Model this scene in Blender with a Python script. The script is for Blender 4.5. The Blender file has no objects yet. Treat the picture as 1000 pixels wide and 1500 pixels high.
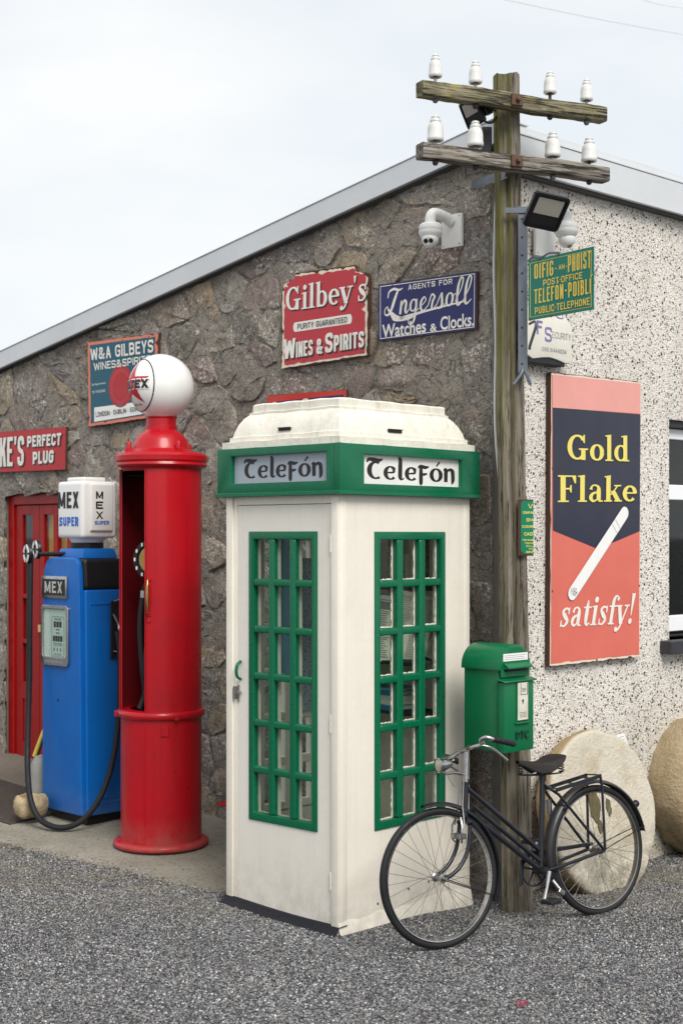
import bpy, bmesh, math, random
from mathutils import Vector, Matrix
import numpy as np
random.seed(7)
sc = bpy.context.scene
R = math.radians
# ---------------------------------------------------------------- camera
F_PX, CAM_H, HORIZON = 2130.0, 2.08, 785.0
cam_d = bpy.data.cameras.new('camera')
cam = bpy.data.objects.new('camera', cam_d)
sc.collection.objects.link(cam)
sc.camera = cam
cam.location = (0, 0, CAM_H)
cam.rotation_euler = (R(90), 0, 0)
cam_d.sensor_width = 36
cam_d.lens = F_PX * 36 / 1500
cam_d.shift_y = 35 / 1500
cam_d.clip_start = .1
cam_d.clip_end = 3000
cam_d.dof.use_dof = True
cam_d.dof.focus_distance = 7.9
cam_d.dof.aperture_fstop = 3.2
# ---------------------------------------------------------------- sky, sun, exposure
SUN_EL, SUN_AZ = 46, 158          # azimuth clockwise from +Y: behind the camera, to its right
w = bpy.data.worlds.new('World'); sc.world = w; w.use_nodes = True
nt = w.node_tree; nt.nodes.clear()
sky = nt.nodes.new('ShaderNodeTexSky'); sky.sky_type = 'NISHITA'; sky.sun_disc = False
sky.sun_elevation = R(SUN_EL); sky.sun_rotation = R(SUN_AZ)
tc = nt.nodes.new('ShaderNodeTexCoord')
mp = nt.nodes.new('ShaderNodeMapping'); mp.inputs['Scale'].default_value = (1, 1, 3.2)
no = nt.nodes.new('ShaderNodeTexNoise'); no.inputs['Scale'].default_value = 3.0; no.inputs['Detail'].default_value = 5
no.inputs['Roughness'].default_value = .5
cr = nt.nodes.new('ShaderNodeValToRGB')
cr.color_ramp.elements[0].position = .36; cr.color_ramp.elements[0].color = (5.95, 6.28, 6.55, 1)
cr.color_ramp.elements[1].position = .62; cr.color_ramp.elements[1].color = (7.0, 7.05, 7.0, 1)
mx = nt.nodes.new('ShaderNodeMix'); mx.data_type = 'RGBA'; mx.inputs[0].default_value = .93
bg = nt.nodes.new('ShaderNodeBackground'); bg.inputs['Strength'].default_value = .1
wo = nt.nodes.new('ShaderNodeOutputWorld')
nt.links.new(tc.outputs['Generated'], mp.inputs['Vector']); nt.links.new(mp.outputs['Vector'], no.inputs['Vector'])
nt.links.new(no.outputs['Fac'], cr.inputs['Fac'])
nt.links.new(sky.outputs['Color'], mx.inputs[6]); nt.links.new(cr.outputs['Color'], mx.inputs[7])
nt.links.new(mx.outputs[2], bg.inputs['Color']); nt.links.new(bg.outputs['Background'], wo.inputs['Surface'])
sl = bpy.data.lights.new('sun', 'SUN'); sl.energy = 2.3; sl.angle = R(30); sl.color = (1, .96, .9)
so = bpy.data.objects.new('sun', sl); sc.collection.objects.link(so)
sd = Vector((math.sin(R(SUN_AZ)) * math.cos(R(SUN_EL)), math.cos(R(SUN_AZ)) * math.cos(R(SUN_EL)), math.sin(R(SUN_EL))))
so.rotation_euler = sd.to_track_quat('Z', 'Y').to_euler()
so.location = (6, -6, 9)
vs = sc.view_settings
vs.view_transform = 'Standard'; vs.look = 'None'; vs.gamma = 1; vs.use_curve_mapping = False
vs.exposure = .55
# ---------------------------------------------------------------- geometry helpers
def V(*a): return Vector(a)

class Frame:
    """A place in the world: origin, x to the right, y into the surface, z up."""
    def __init__(s, o, x, y):
        s.o = Vector(o); s.x = Vector(x).normalized(); s.y = Vector(y).normalized(); s.z = s.x.cross(s.y)
    def mat(s):
        m = Matrix.Identity(4)
        for i, a in enumerate((s.x, s.y, s.z)):
            for j in range(3): m[j][i] = a[j]
        for j in range(3): m[j][3] = s.o[j]
        return m
    def w(s, x, y, z): return s.o + s.x * x + s.y * y + s.z * z
    def at(s, x, y, z): return Frame(s.w(x, y, z), s.x, s.y)
    def on(s, px, py, out=0.0):
        """the point of the plane y = -out that the measured picture point lies on, as (x, z)"""
        r = Vector(((px - 500) / F_PX, 1, (HORIZON - py) / F_PX)); c = Vector((0, 0, CAM_H))
        o2 = s.o - s.y * out
        t = (o2 - c).dot(s.y) / r.dot(s.y)
        d = c + r * t - s.o
        return d.dot(s.x), d.dot(s.z)

class G:
    """collects shapes, then links them as one mesh object"""
    def __init__(s): s.v = []; s.f = []
    def add(s, vs_, fs):
        n = len(s.v); s.v += [tuple(p) for p in vs_]; s.f += [tuple(i + n for i in q) for q in fs]; return s
    def box(s, x0, x1, y0, y1, z0, z1):
        return s.add([(x0, y0, z0), (x1, y0, z0), (x1, y1, z0), (x0, y1, z0), (x0, y0, z1), (x1, y0, z1), (x1, y1, z1), (x0, y1, z1)],
                     [(0, 3, 2, 1), (4, 5, 6, 7), (0, 1, 5, 4), (1, 2, 6, 5), (2, 3, 7, 6), (3, 0, 4, 7)])
    def obox(s, c, ax, ay, az, hx, hy, hz):
        c = Vector(c); ax = Vector(ax).normalized() * hx; ay = Vector(ay).normalized() * hy; az = Vector(az).normalized() * hz
        return s.add([c - ax - ay - az, c + ax - ay - az, c + ax + ay - az, c - ax + ay - az, c - ax - ay + az, c + ax - ay + az, c + ax + ay + az, c - ax + ay + az],
                     [(0, 3, 2, 1), (4, 5, 6, 7), (0, 1, 5, 4), (1, 2, 6, 5), (2, 3, 7, 6), (3, 0, 4, 7)])
    def holed(s, u0, u1, z0, z1, h, d0, d1, face='r'):
        """board with a rectangular opening h = (u0, u1, z0, z1); face r: x along the board, l: y along the board"""
        o = [(u0, z0), (u1, z0), (u1, z1), (u0, z1)]; i = [(h[0], h[2]), (h[1], h[2]), (h[1], h[3]), (h[0], h[3])]
        P = (lambda p, d: (p[0], d, p[1])) if face == 'r' else (lambda p, d: (d, p[0], p[1]))
        v = [P(p, d0) for p in o] + [P(p, d0) for p in i] + [P(p, d1) for p in o] + [P(p, d1) for p in i]; f = []
        for k in range(4):
            l = (k + 1) % 4
            f += [(k, l, 4 + l, 4 + k), (8 + k, 12 + k, 12 + l, 8 + l), (k, 8 + k, 8 + l, l), (4 + k, 4 + l, 12 + l, 12 + k)]
        return s.add(v, f)
    def prism(s, poly, a, b, plane='xz'):
        n = len(poly)
        def m(p, q):
            return {'xz': (p[0], q, p[1]), 'xy': (p[0], p[1], q), 'yz': (q, p[0], p[1])}[plane]
        return s.add([m(p, a) for p in poly] + [m(p, b) for p in poly],
                     [tuple(range(n))[::-1], tuple(range(n, 2 * n))] + [(i, (i + 1) % n, n + (i + 1) % n, n + i) for i in range(n)])
    def tube(s, pts, r, n=8, closed=False, caps=True):
        pts = [Vector(p) for p in pts]; m = len(pts)
        rs = r if isinstance(r, (list, tuple)) else [r] * m
        vs_ = []; up = None
        for i, p in enumerate(pts):
            if closed: t = pts[(i + 1) % m] - pts[i - 1]
            else: t = pts[min(i + 1, m - 1)] - pts[max(i - 1, 0)]
            t.normalize()
            if up is None:
                up = Vector((0, 0, 1)) if abs(t.z) < .9 else Vector((1, 0, 0))
            a = (up - t * up.dot(t)); a.normalize(); b = t.cross(a); up = a
            for k in range(n):
                q = 2 * math.pi * k / n
                vs_.append(p + (a * math.cos(q) + b * math.sin(q)) * rs[i])
        fs = []
        for i in range(m if closed else m - 1):
            j = (i + 1) % m
            for k in range(n):
                l = (k + 1) % n
                fs.append((i * n + k, i * n + l, j * n + l, j * n + k))
        if caps and not closed:
            fs.append(tuple(range(n))[::-1]); fs.append(tuple((m - 1) * n + k for k in range(n)))
        return s.add(vs_, fs)
    def lathe(s, prof, n=32, a0=0.0, a1=360.0, o=(0, 0, 0), ax=(1, 0, 0), ay=(0, 1, 0), az=(0, 0, 1), thick=0):
        o = Vector(o); ax = Vector(ax); ay = Vector(ay); az = Vector(az)
        full = abs(a1 - a0) >= 359.9
        cols = n if full else n + 1
        vs_ = []
        for i in range(cols):
            q = R(a0 + (a1 - a0) * i / n)
            for r, z in prof:
                vs_.append(o + (ax * math.cos(q) + ay * math.sin(q)) * r + az * z)
        m = len(prof); fs = []
        for i in range(n):
            j = (i + 1) % cols
            for k in range(m - 1):
                fs.append((i * m + k, j * m + k, j * m + k + 1, i * m + k + 1))
        return s.add(vs_, fs)
    def torus(s, c, ax, ay, R_, r, n=48, m=8, a0=0, a1=360):
        c = Vector(c); ax = Vector(ax); ay = Vector(ay)
        full = abs(a1 - a0) >= 359.9
        k = n if full else n + 1
        pts = [c + ax * math.cos(R(a0 + (a1 - a0) * i / n)) * R_ + ay * math.sin(R(a0 + (a1 - a0) * i / n)) * R_ for i in range(k)]
        return s.tube(pts, r, m, closed=full)
    def mesh(s, name, mat=None, smooth=35, bev=0, seg=1, fix=True):
        me = bpy.data.meshes.new(name)
        me.from_pydata(s.v, [], s.f)
        bm = bmesh.new(); bm.from_mesh(me)
        if fix:
            bmesh.ops.recalc_face_normals(bm, faces=bm.faces)
        if bev:
            es = [e for e in bm.edges if len(e.link_faces) == 2 and e.calc_face_angle(0) > R(32)]
            bmesh.ops.bevel(bm, geom=es, offset=bev, segments=seg, affect='EDGES', profile=.6, clamp_overlap=True)
        bm.to_mesh(me); bm.free()
        if smooth:
            me.shade_smooth(); me.set_sharp_from_angle(angle=R(smooth))
        if mat: me.materials.append(mat)
        return me
    def build(s, name, mat, parent=None, smooth=35, bev=0, seg=1, fix=True):
        return link(name, s.mesh(name, mat, smooth, bev, seg, fix), parent)

def link(name, me, parent=None):
    o = bpy.data.objects.new(name, me); sc.collection.objects.link(o)
    if parent: o.parent = parent
    return o
def tag(o, label=None, cat=None, group=None, kind=None):
    if label: o['label'] = label
    if cat: o['category'] = cat
    if group: o['group'] = group
    if kind: o['kind'] = kind
    return o
def thing(name, label, cat, frame, group=None):
    o = bpy.data.objects.new(name, None); sc.collection.objects.link(o)
    o.empty_display_size = .1
    o.matrix_world = frame.mat()
    return tag(o, label, cat, group)
def copy_tree(o, parent=None):
    c = o.copy(); sc.collection.objects.link(c); c.parent = parent
    for ch in list(o.children): copy_tree(ch, c)
    return c
def spl(pts, n=6):
    """smooth curve through the points (Catmull-Rom), any number of components"""
    out = []
    P = [pts[0]] + list(pts) + [pts[-1]]
    for i in range(1, len(P) - 2):
        for k in range(n):
            t = k / n
            out.append(tuple(.5 * ((2 * b) + (c - a) * t + (2 * a - 5 * b + 4 * c - d) * t * t + (-a + 3 * b - 3 * c + d) * t ** 3)
                             for a, b, c, d in zip(P[i - 1], P[i], P[i + 1], P[i + 2])))
    out.append(tuple(pts[-1]))
    return out
# ---------------------------------------------------------------- materials
def srgb(r, g, b):
    f = lambda c: (c / 255 / 12.92) if c / 255 <= .04045 else ((c / 255 + .055) / 1.055) ** 2.4
    return (f(r), f(g), f(b), 1)
class N:
    """small node-tree builder"""
    def __init__(s, name):
        s.m = bpy.data.materials.new(name); s.m.use_nodes = True
        s.t = s.m.node_tree; s.b = s.t.nodes['Principled BSDF']
        s.co = s.t.nodes.new('ShaderNodeTexCoord').outputs['Object']
    def l(s, a, b): s.t.links.new(a, b)
    def put(s, sock, v):
        if isinstance(v, bpy.types.NodeSocket): s.l(v, sock)
        elif v is not None: sock.default_value = v
    def map(s, scale=(1, 1, 1), rot=(0, 0, 0), loc=(0, 0, 0), vec=None):
        n = s.t.nodes.new('ShaderNodeMapping'); s.l(vec or s.co, n.inputs['Vector'])
        n.inputs['Scale'].default_value = scale; n.inputs['Rotation'].default_value = rot
        s.put(n.inputs['Location'], loc); return n.outputs['Vector']
    def noise(s, scale, detail=4, rough=.55, vec=None, dist=0, out='Fac'):
        n = s.t.nodes.new('ShaderNodeTexNoise'); s.l(vec or s.co, n.inputs['Vector'])
        n.inputs['Scale'].default_value = scale; n.inputs['Detail'].default_value = detail
        n.inputs['Roughness'].default_value = rough; n.inputs['Distortion'].default_value = dist
        return n.outputs[out]
    def vor(s, scale, vec=None, feat='F1', rnd=1, out='Distance'):
        n = s.t.nodes.new('ShaderNodeTexVoronoi'); n.feature = feat; s.l(vec or s.co, n.inputs['Vector'])
        n.inputs['Scale'].default_value = scale; n.inputs['Randomness'].default_value = rnd
        return n.outputs[out] if out else n
    def ramp(s, fac, stops, const=False):
        n = s.t.nodes.new('ShaderNodeValToRGB'); s.l(fac, n.inputs['Fac'])
        e = n.color_ramp.elements
        if const: n.color_ramp.interpolation = 'CONSTANT'
        while len(e) < len(stops): e.new(.5)
        for i, (p, c) in enumerate(stops):
            e[i].position = p; e[i].color = c if len(c) == 4 else (*c, 1)
        return n.outputs['Color']
    def rng(s, v, a, b, c=0, d=1):
        n = s.t.nodes.new('ShaderNodeMapRange'); s.put(n.inputs[0], v)
        for i, x in zip((1, 2, 3, 4), (a, b, c, d)): n.inputs[i].default_value = x
        return n.outputs[0]
    def mix(s, fac, a, b, mode='MIX'):
        n = s.t.nodes.new('ShaderNodeMix'); n.data_type = 'RGBA'; n.blend_type = mode
        s.put(n.inputs[0], fac); s.put(n.inputs[6], a); s.put(n.inputs[7], b); return n.outputs[2]
    def math(s, op, a, b=None, clamp=False):
        n = s.t.nodes.new('ShaderNodeMath'); n.operation = op; n.use_clamp = clamp
        s.put(n.inputs[0], a)
        if b is not None: s.put(n.inputs[1], b)
        return n.outputs[0]
    def sep(s, vec=None):
        n = s.t.nodes.new('ShaderNodeSeparateXYZ'); s.l(vec or s.co, n.inputs[0]); return n.outputs
    def bump(s, h, strength=.5, dist=.01, prev=None):
        n = s.t.nodes.new('ShaderNodeBump'); s.l(h, n.inputs['Height'])
        n.inputs['Strength'].default_value = strength; n.inputs['Distance'].default_value = dist
        if prev: s.l(prev, n.inputs['Normal'])
        return n.outputs['Normal']
    def fin(s, col=None, rough=None, metal=None, normal=None, spec=None, coat=None):
        b = s.b.inputs
        s.put(b['Base Color'], col); s.put(b['Roughness'], rough); s.put(b['Metallic'], metal)
        if normal: s.l(normal, b['Normal'])
        if spec is not None: b['Specular IOR Level'].default_value = spec
        if coat: b['Coat Weight'].default_value = coat; b['Coat Roughness'].default_value = .08
        return s.m

def paint(name, col, rough=.4, dirt=.12, dirt_col=(.12, .09, .06, 1), bump=.15, scale=9, chips=0, chip_col=(.1, .05, .03, 1), metal=0, spec=.38, coat=None, bscale=60, bdist=.002, grime=0, streak=0):
    n = N(name)
    big = n.noise(scale, 5, .6)
    fine = n.noise(bscale, 4, .6)
    c = n.mix(n.rng(big, .42, .8, 0, dirt), col, dirt_col)
    c = n.mix(n.rng(fine, .3, .8, .0, .10), c, tuple(x * .55 for x in col[:3]) + (1,))
    if chips:
        k = n.noise(scale * 3.2, 6, .7)
        mask = n.rng(k, .74 - chips, .76 - chips)
        c = n.mix(mask, c, chip_col)
    if streak:
        st = n.noise(1.0, 5, .7, n.map((26, 26, .8)))
        c = n.mix(n.rng(st, .52, .72, 0, streak), c, dirt_col)
    r = n.rng(big, .3, .75, rough * .85, min(1, rough * 1.3))
    if grime:
        z = n.sep()[2]; gm = n.math('MULTIPLY', n.rng(z, grime, 0, 0, 1), n.rng(n.noise(11, 6, .75), .34, .62))
        c = n.mix(n.math('MULTIPLY', gm, .36), c, (.17, .15, .12, 1)); r = n.mix(gm, r, (.8, .8, .8, 1))
    return n.fin(c, r, metal, n.bump(fine, bump, bdist), spec, coat)
M = {}
CREAM = srgb(226, 221, 205)
M['cream'] = paint('cream_paint', (.78, .735, .645, 1), .42, .14, (.42, .35, .24, 1), .35, 5, .035, (.3, .24, .17, 1), bscale=35, grime=.35, streak=.14)
M['door_cream'] = paint('door_cream_paint', (.75, .715, .645, 1), .45, .12, (.4, .35, .28, 1), .3, 4, .01, (.35, .3, .24, 1), bscale=28, grime=.4, streak=.12)
M['roof_cream'] = paint('roof_cream_paint', (.78, .75, .66, 1), .5, .32, (.33, .29, .22, 1), .7, 7, .07, (.24, .2, .15, 1), bscale=42, bdist=.004, streak=.35)
M['green'] = paint('green_gloss_paint', (.001, .125, .055, 1), .27, .25, (.003, .07, .035, 1), .45, 12, .015, (.25, .3, .2, 1), bscale=45)
M['post_green'] = paint('post_box_green', (.002, .135, .05, 1), .3, .2, (.004, .06, .025, 1), .15, 6, bscale=30)
M['red'] = paint('pump_red_paint', (.44, .003, .010, 1), .30, .5, (.22, .003, .008, 1), .2, 3.5, .02, (.22, .05, .04, 1), coat=.15, bscale=26, grime=.22, streak=.35)
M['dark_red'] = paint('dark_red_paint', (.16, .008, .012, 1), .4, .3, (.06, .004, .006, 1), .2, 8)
M['door_red'] = paint('door_red_paint', (.30, .004, .004, 1), .35, .3, (.16, .004, .004, 1), .15, 5)
M['blue'] = paint('pump_blue_paint', (.002, .125, .46, 1), .34, .45, (.002, .075, .30, 1), .2, 4, .015, (.02, .03, .06, 1), coat=.1, bscale=26, grime=.25, streak=.3)
M['black'] = paint('black_paint', (.007, .007, .009, 1), .35, .1, (.03, .03, .03, 1), .2)
M['bike'] = paint('bicycle_black_enamel', (.008, .010, .016, 1), .33, .3, (.03, .026, .026, 1), .25, 14, .03, (.05, .03, .02, 1), coat=.1, bscale=70)
M['fender'] = paint('fender_worn_black', (.02, .021, .025, 1), .33, .5, (.07, .04, .025, 1), .3, 8, .08, (.08, .038, .02, 1))
M['rubber'] = paint('rubber', (.009, .009, .011, 1), .6, .3, (.028, .027, .028, 1), .4, 20, bscale=90, spec=.35)
M['chrome'] = paint('worn_chrome', (.50, .50, .51, 1), .25, .5, (.22, .2, .18, 1), .2, 30, .06, (.2, .12, .07, 1), metal=1, bscale=120)
M['steel'] = paint('dull_steel', (.36, .35, .34, 1), .38, .4, (.12, .09, .07, 1), .2, 30, metal=1)
M['rusty'] = paint('rusty_steel', (.10, .06, .04, 1), .7, .5, (.17, .07, .03, 1), .6, 25)
M['galv'] = paint('galvanised_steel', (.15, .17, .2, 1), .48, .4, (.08, .085, .1, 1), .3, 22, .04, (.2, .12, .08, 1), metal=.5)
M['brass'] = paint('brass', (.55, .33, .12, 1), .3, .3, (.2, .12, .05, 1), .2, 20, metal=1)
M['white_plastic'] = paint('white_plastic', (.76, .76, .75, 1), .38, .12, (.35, .34, .3, 1), .08, 9)
M['globe'] = paint('white_glass_globe', (.80, .80, .78, 1), .16, .08, (.55, .53, .48, 1), .03, 3, coat=.3)
M['porcelain'] = paint('white_porcelain', (.70, .70, .68, 1), .24, .45, (.33, .32, .28, 1), .05, 16, coat=.3, streak=.35)
M['leather'] = paint('worn_dark_leather', (.009, .0065, .006, 1), .68, .35, (.05, .035, .03, 1), .5, 18)
M['dark'] = paint('dark_interior', (.015, .012, .012, 1), .7, .2)
M['upvc'] = paint('white_window_plastic', (.82, .83, .84, 1), .3, .05)
M['frame_grey'] = paint('dark_grey_window_paint', (.028, .03, .038, 1), .45, .25)
M['fascia'] = paint('grey_roof_metal', (.62, .64, .66, 1), .42, .22, (.46, .47, .48, 1), .1, 2.5, metal=.15, bscale=12)
M['fascia_dark'] = paint('dark_roof_trim', (.06, .06, .065, 1), .6, .3)
M['paper'] = paint('newsprint_paper', (.74, .69, .58, 1), .85, .2)
M['yellowpaper'] = paint('yellowed_paper', (.62, .42, .18, 1), .85, .2)
M['bluebook'] = paint('blue_book_cover', (.03, .22, .42, 1), .45, .2)
M['poster_blue'] = paint('pale_blue_poster', (.18, .42, .62, 1), .5, .2, (.5, .6, .65, 1), .1, 14)
M['white_print'] = paint('white_print', (.78, .76, .70, 1), .32, .2, (.3, .2, .12, 1), .05, 14, .05, (.13, .05, .025, 1))
M['clean_white'] = paint('clean_white_print', (.8, .8, .78, 1), .4, .05)
M['black_print'] = paint('black_print', (.012, .012, .015, 1), .35, .1)
M['grey_print'] = paint('grey_print', (.25, .25, .27, 1), .5, .1)
M['mauve_print'] = paint('faded_violet_print', (.2, .17, .36, 1), .5, .1)
M['yellow_print'] = paint('yellow_print', (.72, .55, .09, 1), .35, .12, (.5, .33, .05, 1))
M['gold_print'] = paint('pale_yellow_print', (.78, .66, .15, 1), .3, .1, (.45, .33, .08, 1))
M['blue_print'] = paint('blue_print', (.01, .13, .55, 1), .35, .1)
M['star_red'] = paint('red_print', (.50, .015, .03, 1), .25, .1)
M['ochre_curtain'] = paint('ochre_fabric', (.80, .38, .04, 1), .7, .2)
M['alarm_cream'] = paint('cream_plastic', (.70, .68, .60, 1), .4, .12)
M['cream_dim'] = paint('dull_cream_inside', (.72, .67, .53, 1), .6, .2)
M['dial'] = paint('dial_face', (.66, .74, .70, 1), .3, .12)

def enamel(name, col, rust=.06, gloss=.22, scale=7, dirt=.18):
    n = N(name)
    big = n.noise(scale * .5, 4, .6); k = n.noise(scale, 7, .68); f = n.noise(70, 3, .6)
    c = n.mix(n.rng(big, .35, .7, 0, dirt), col, tuple(min(1, x * 1.35 + .03) for x in col[:3]) + (1,))
    halo = n.rng(k, .735 - rust, .775 - rust)
    core = n.rng(k, .77 - rust, .785 - rust)
    c = n.mix(halo, c, (.16, .055, .025, 1)); c = n.mix(core, c, (.035, .018, .014, 1))
    r = n.rng(core, 0, 1, gloss, .85)
    return n.fin(c, r, 0, n.bump(n.mix(.5, f, core), .12, .002), .3, .0)
M['gilbey_red'] = enamel('red_enamel', (.43, .03, .042, 1), .06)
M['border_cream'] = enamel('cream_enamel_edge', (.70, .60, .48, 1), .11, .4)
M['border_salmon'] = enamel('salmon_enamel_edge', (.62, .2, .13, 1), .11, .4)
M['navy'] = enamel('navy_enamel', (.020, .022, .115, 1), .0, .3, dirt=.06)
M['teal'] = enamel('teal_enamel', (.003, .085, .135, 1), .05, dirt=.03)
M['plug_red'] = enamel('plug_red_enamel', (.40, .012, .018, 1), .02)
M['post_sign_green'] = enamel('sign_green_enamel', (.004, .16, .115, 1), .0, .25)
M['salmon'] = enamel('salmon_enamel', (.60, .14, .105, 1), .0, .22)
M['salmon_pale'] = enamel('faded_salmon_enamel', (.68, .30, .265, 1), .0, .22)
M['gf_navy'] = enamel('dark_navy_enamel', (.018, .022, .042, 1), .0, .12)
M['peek_red'] = enamel('orange_red_enamel', (.50, .04, .03, 1), .08)
M['rust_edge'] = paint('rusted_sign_edge', (.06, .028, .018, 1), .85, .5, (.13, .05, .02, 1), .7, 30)
M['pole_green'] = enamel('small_sign_green', (.004, .17, .085, 1), .05)

def m_glass(name='window_glass', tint=(.93, .97, .95, 1), gl=.16):
    m = bpy.data.materials.new(name); m.use_nodes = True; t = m.node_tree; t.nodes.clear()
    o = t.nodes.new('ShaderNodeOutputMaterial'); mxs = t.nodes.new('ShaderNodeMixShader')
    tr = t.nodes.new('ShaderNodeBsdfTransparent'); tr.inputs[0].default_value = tint
    g = t.nodes.new('ShaderNodeBsdfGlossy'); g.inputs['Roughness'].default_value = .03
    lw = t.nodes.new('ShaderNodeLayerWeight'); lw.inputs[0].default_value = .5
    fr = t.nodes.new('ShaderNodeMath'); fr.operation = 'POWER'; fr.inputs[1].default_value = 4.5; t.links.new(lw.outputs['Facing'], fr.inputs[0])
    ad = t.nodes.new('ShaderNodeMath'); ad.operation = 'ADD'; ad.inputs[1].default_value = gl * .3
    t.links.new(fr.outputs[0], ad.inputs[0]); t.links.new(ad.outputs[0], mxs.inputs[0])
    t.links.new(tr.outputs[0], mxs.inputs[1]); t.links.new(g.outputs[0], mxs.inputs[2]); t.links.new(mxs.outputs[0], o.inputs[0])
    return m
M['glass'] = m_glass(gl=.12)
M['glass_dark'] = m_glass('dark_room_glass', (.55, .6, .6, 1), .14)

# stone: every block takes its own tone
def stone_mat():
    n = N('rubble_stone')
    rnd = n.t.nodes.new('ShaderNodeObjectInfo').outputs['Random']
    off = n.t.nodes.new('ShaderNodeCombineXYZ'); n.l(n.math('MULTIPLY', rnd, 31.0), off.inputs[0]); n.l(n.math('MULTIPLY', rnd, 17.0), off.inputs[2])
    vec = n.map(loc=off.outputs[0])
    base = n.ramp(rnd, [(0, (.24, .215, .185)), (.12, (.40, .355, .29)), (.26, (.205, .195, .185)), (.40, (.42, .345, .25)), (.52, (.28, .215, .195)),
                        (.64, (.47, .44, .385)), (.74, (.31, .21, .185)), (.84, (.25, .25, .25)), (.93, (.50, .375, .22)), (1, (.34, .32, .30))])
    a = n.noise(9, 6, .65, vec); b = n.noise(26, 6, .72, vec, .6); c_ = n.noise(95, 4, .7, vec)
    c = n.mix(n.rng(a, .34, .66), n.mix(.0, base, base), n.mix(.5, base, (.13, .112, .098, 1)))
    c = n.mix(n.rng(b, .52, .64, 0, .75), c, n.mix(.6, base, (.48, .45, .40, 1)))
    c = n.mix(n.rng(b, .44, .34, 0, .75), c, (.05, .042, .038, 1))
    red = n.noise(6.5, 4, .6, n.map(loc=(5, 3, 9)))
    c = n.mix(n.rng(red, .60, .70, 0, .45), c, (.30, .17, .125, 1))
    och = n.noise(4.5, 5, .6, n.map(loc=(15, 13, 2)))
    c = n.mix(n.rng(och, .62, .72, 0, .5), c, (.42, .30, .15, 1))
    lich = n.noise(48, 5, .75, vec); zone = n.noise(3.4, 3, .6, n.map(loc=(2, 7, 4)))
    c = n.mix(n.math('MULTIPLY', n.rng(lich, .52, .58), n.rng(zone, .46, .58)), c, (.68, .65, .59, 1))
    spk = n.noise(150, 4, .8, vec)
    c = n.mix(n.rng(c_, .50, .40, 0, .6), c, (.07, .06, .052, 1)); c = n.mix(n.rng(spk, .58, .64, 0, .65), c, (.52, .48, .42, 1))
    h = n.math('ADD', n.math('MULTIPLY', b, 1.0), n.math('MULTIPLY', c_, .6))
    nb = n.bump(h, .9, .020); 
    return n.fin(c, .88, 0, nb, .25)
M['stone'] = stone_mat()
def mortar_mat():
    n = N('lime_mortar')
    a = n.noise(5, 5, .6); b = n.noise(30, 6, .75); c_ = n.noise(110, 4, .7)
    c = n.ramp(a, [(.3, (.23, .205, .18)), (.5, (.33, .30, .26)), (.7, (.26, .23, .20))])
    c = n.mix(n.rng(b, .55, .66, 0, .7), c, (.29, .265, .215, 1)); c = n.mix(n.rng(b, .45, .35, 0, .8), c, (.045, .038, .032, 1))
    c = n.mix(n.rng(c_, .50, .40, 0, .6), c, (.07, .06, .05, 1))
    lich = n.noise(60, 5, .75); c = n.mix(n.rng(lich, .58, .63, 0, .8), c, (.52, .48, .41, 1))
    crk = n.vor(7, n.map((1, 1, 1.5)), 'DISTANCE_TO_EDGE'); c = n.mix(n.rng(crk, .022, .008, 0, .7), c, (.035, .03, .026, 1))
    return n.fin(c, .92, 0, n.bump(n.math('ADD', b, n.math('MULTIPLY', c_, .4)), .9, .02), .2)
M['mortar'] = mortar_mat()
M['render_strip'] = paint('grey_cement_render', (.16, .15, .135, 1), .85, .5, (.085, .08, .075, 1), .6, 6, bscale=60)

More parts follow.
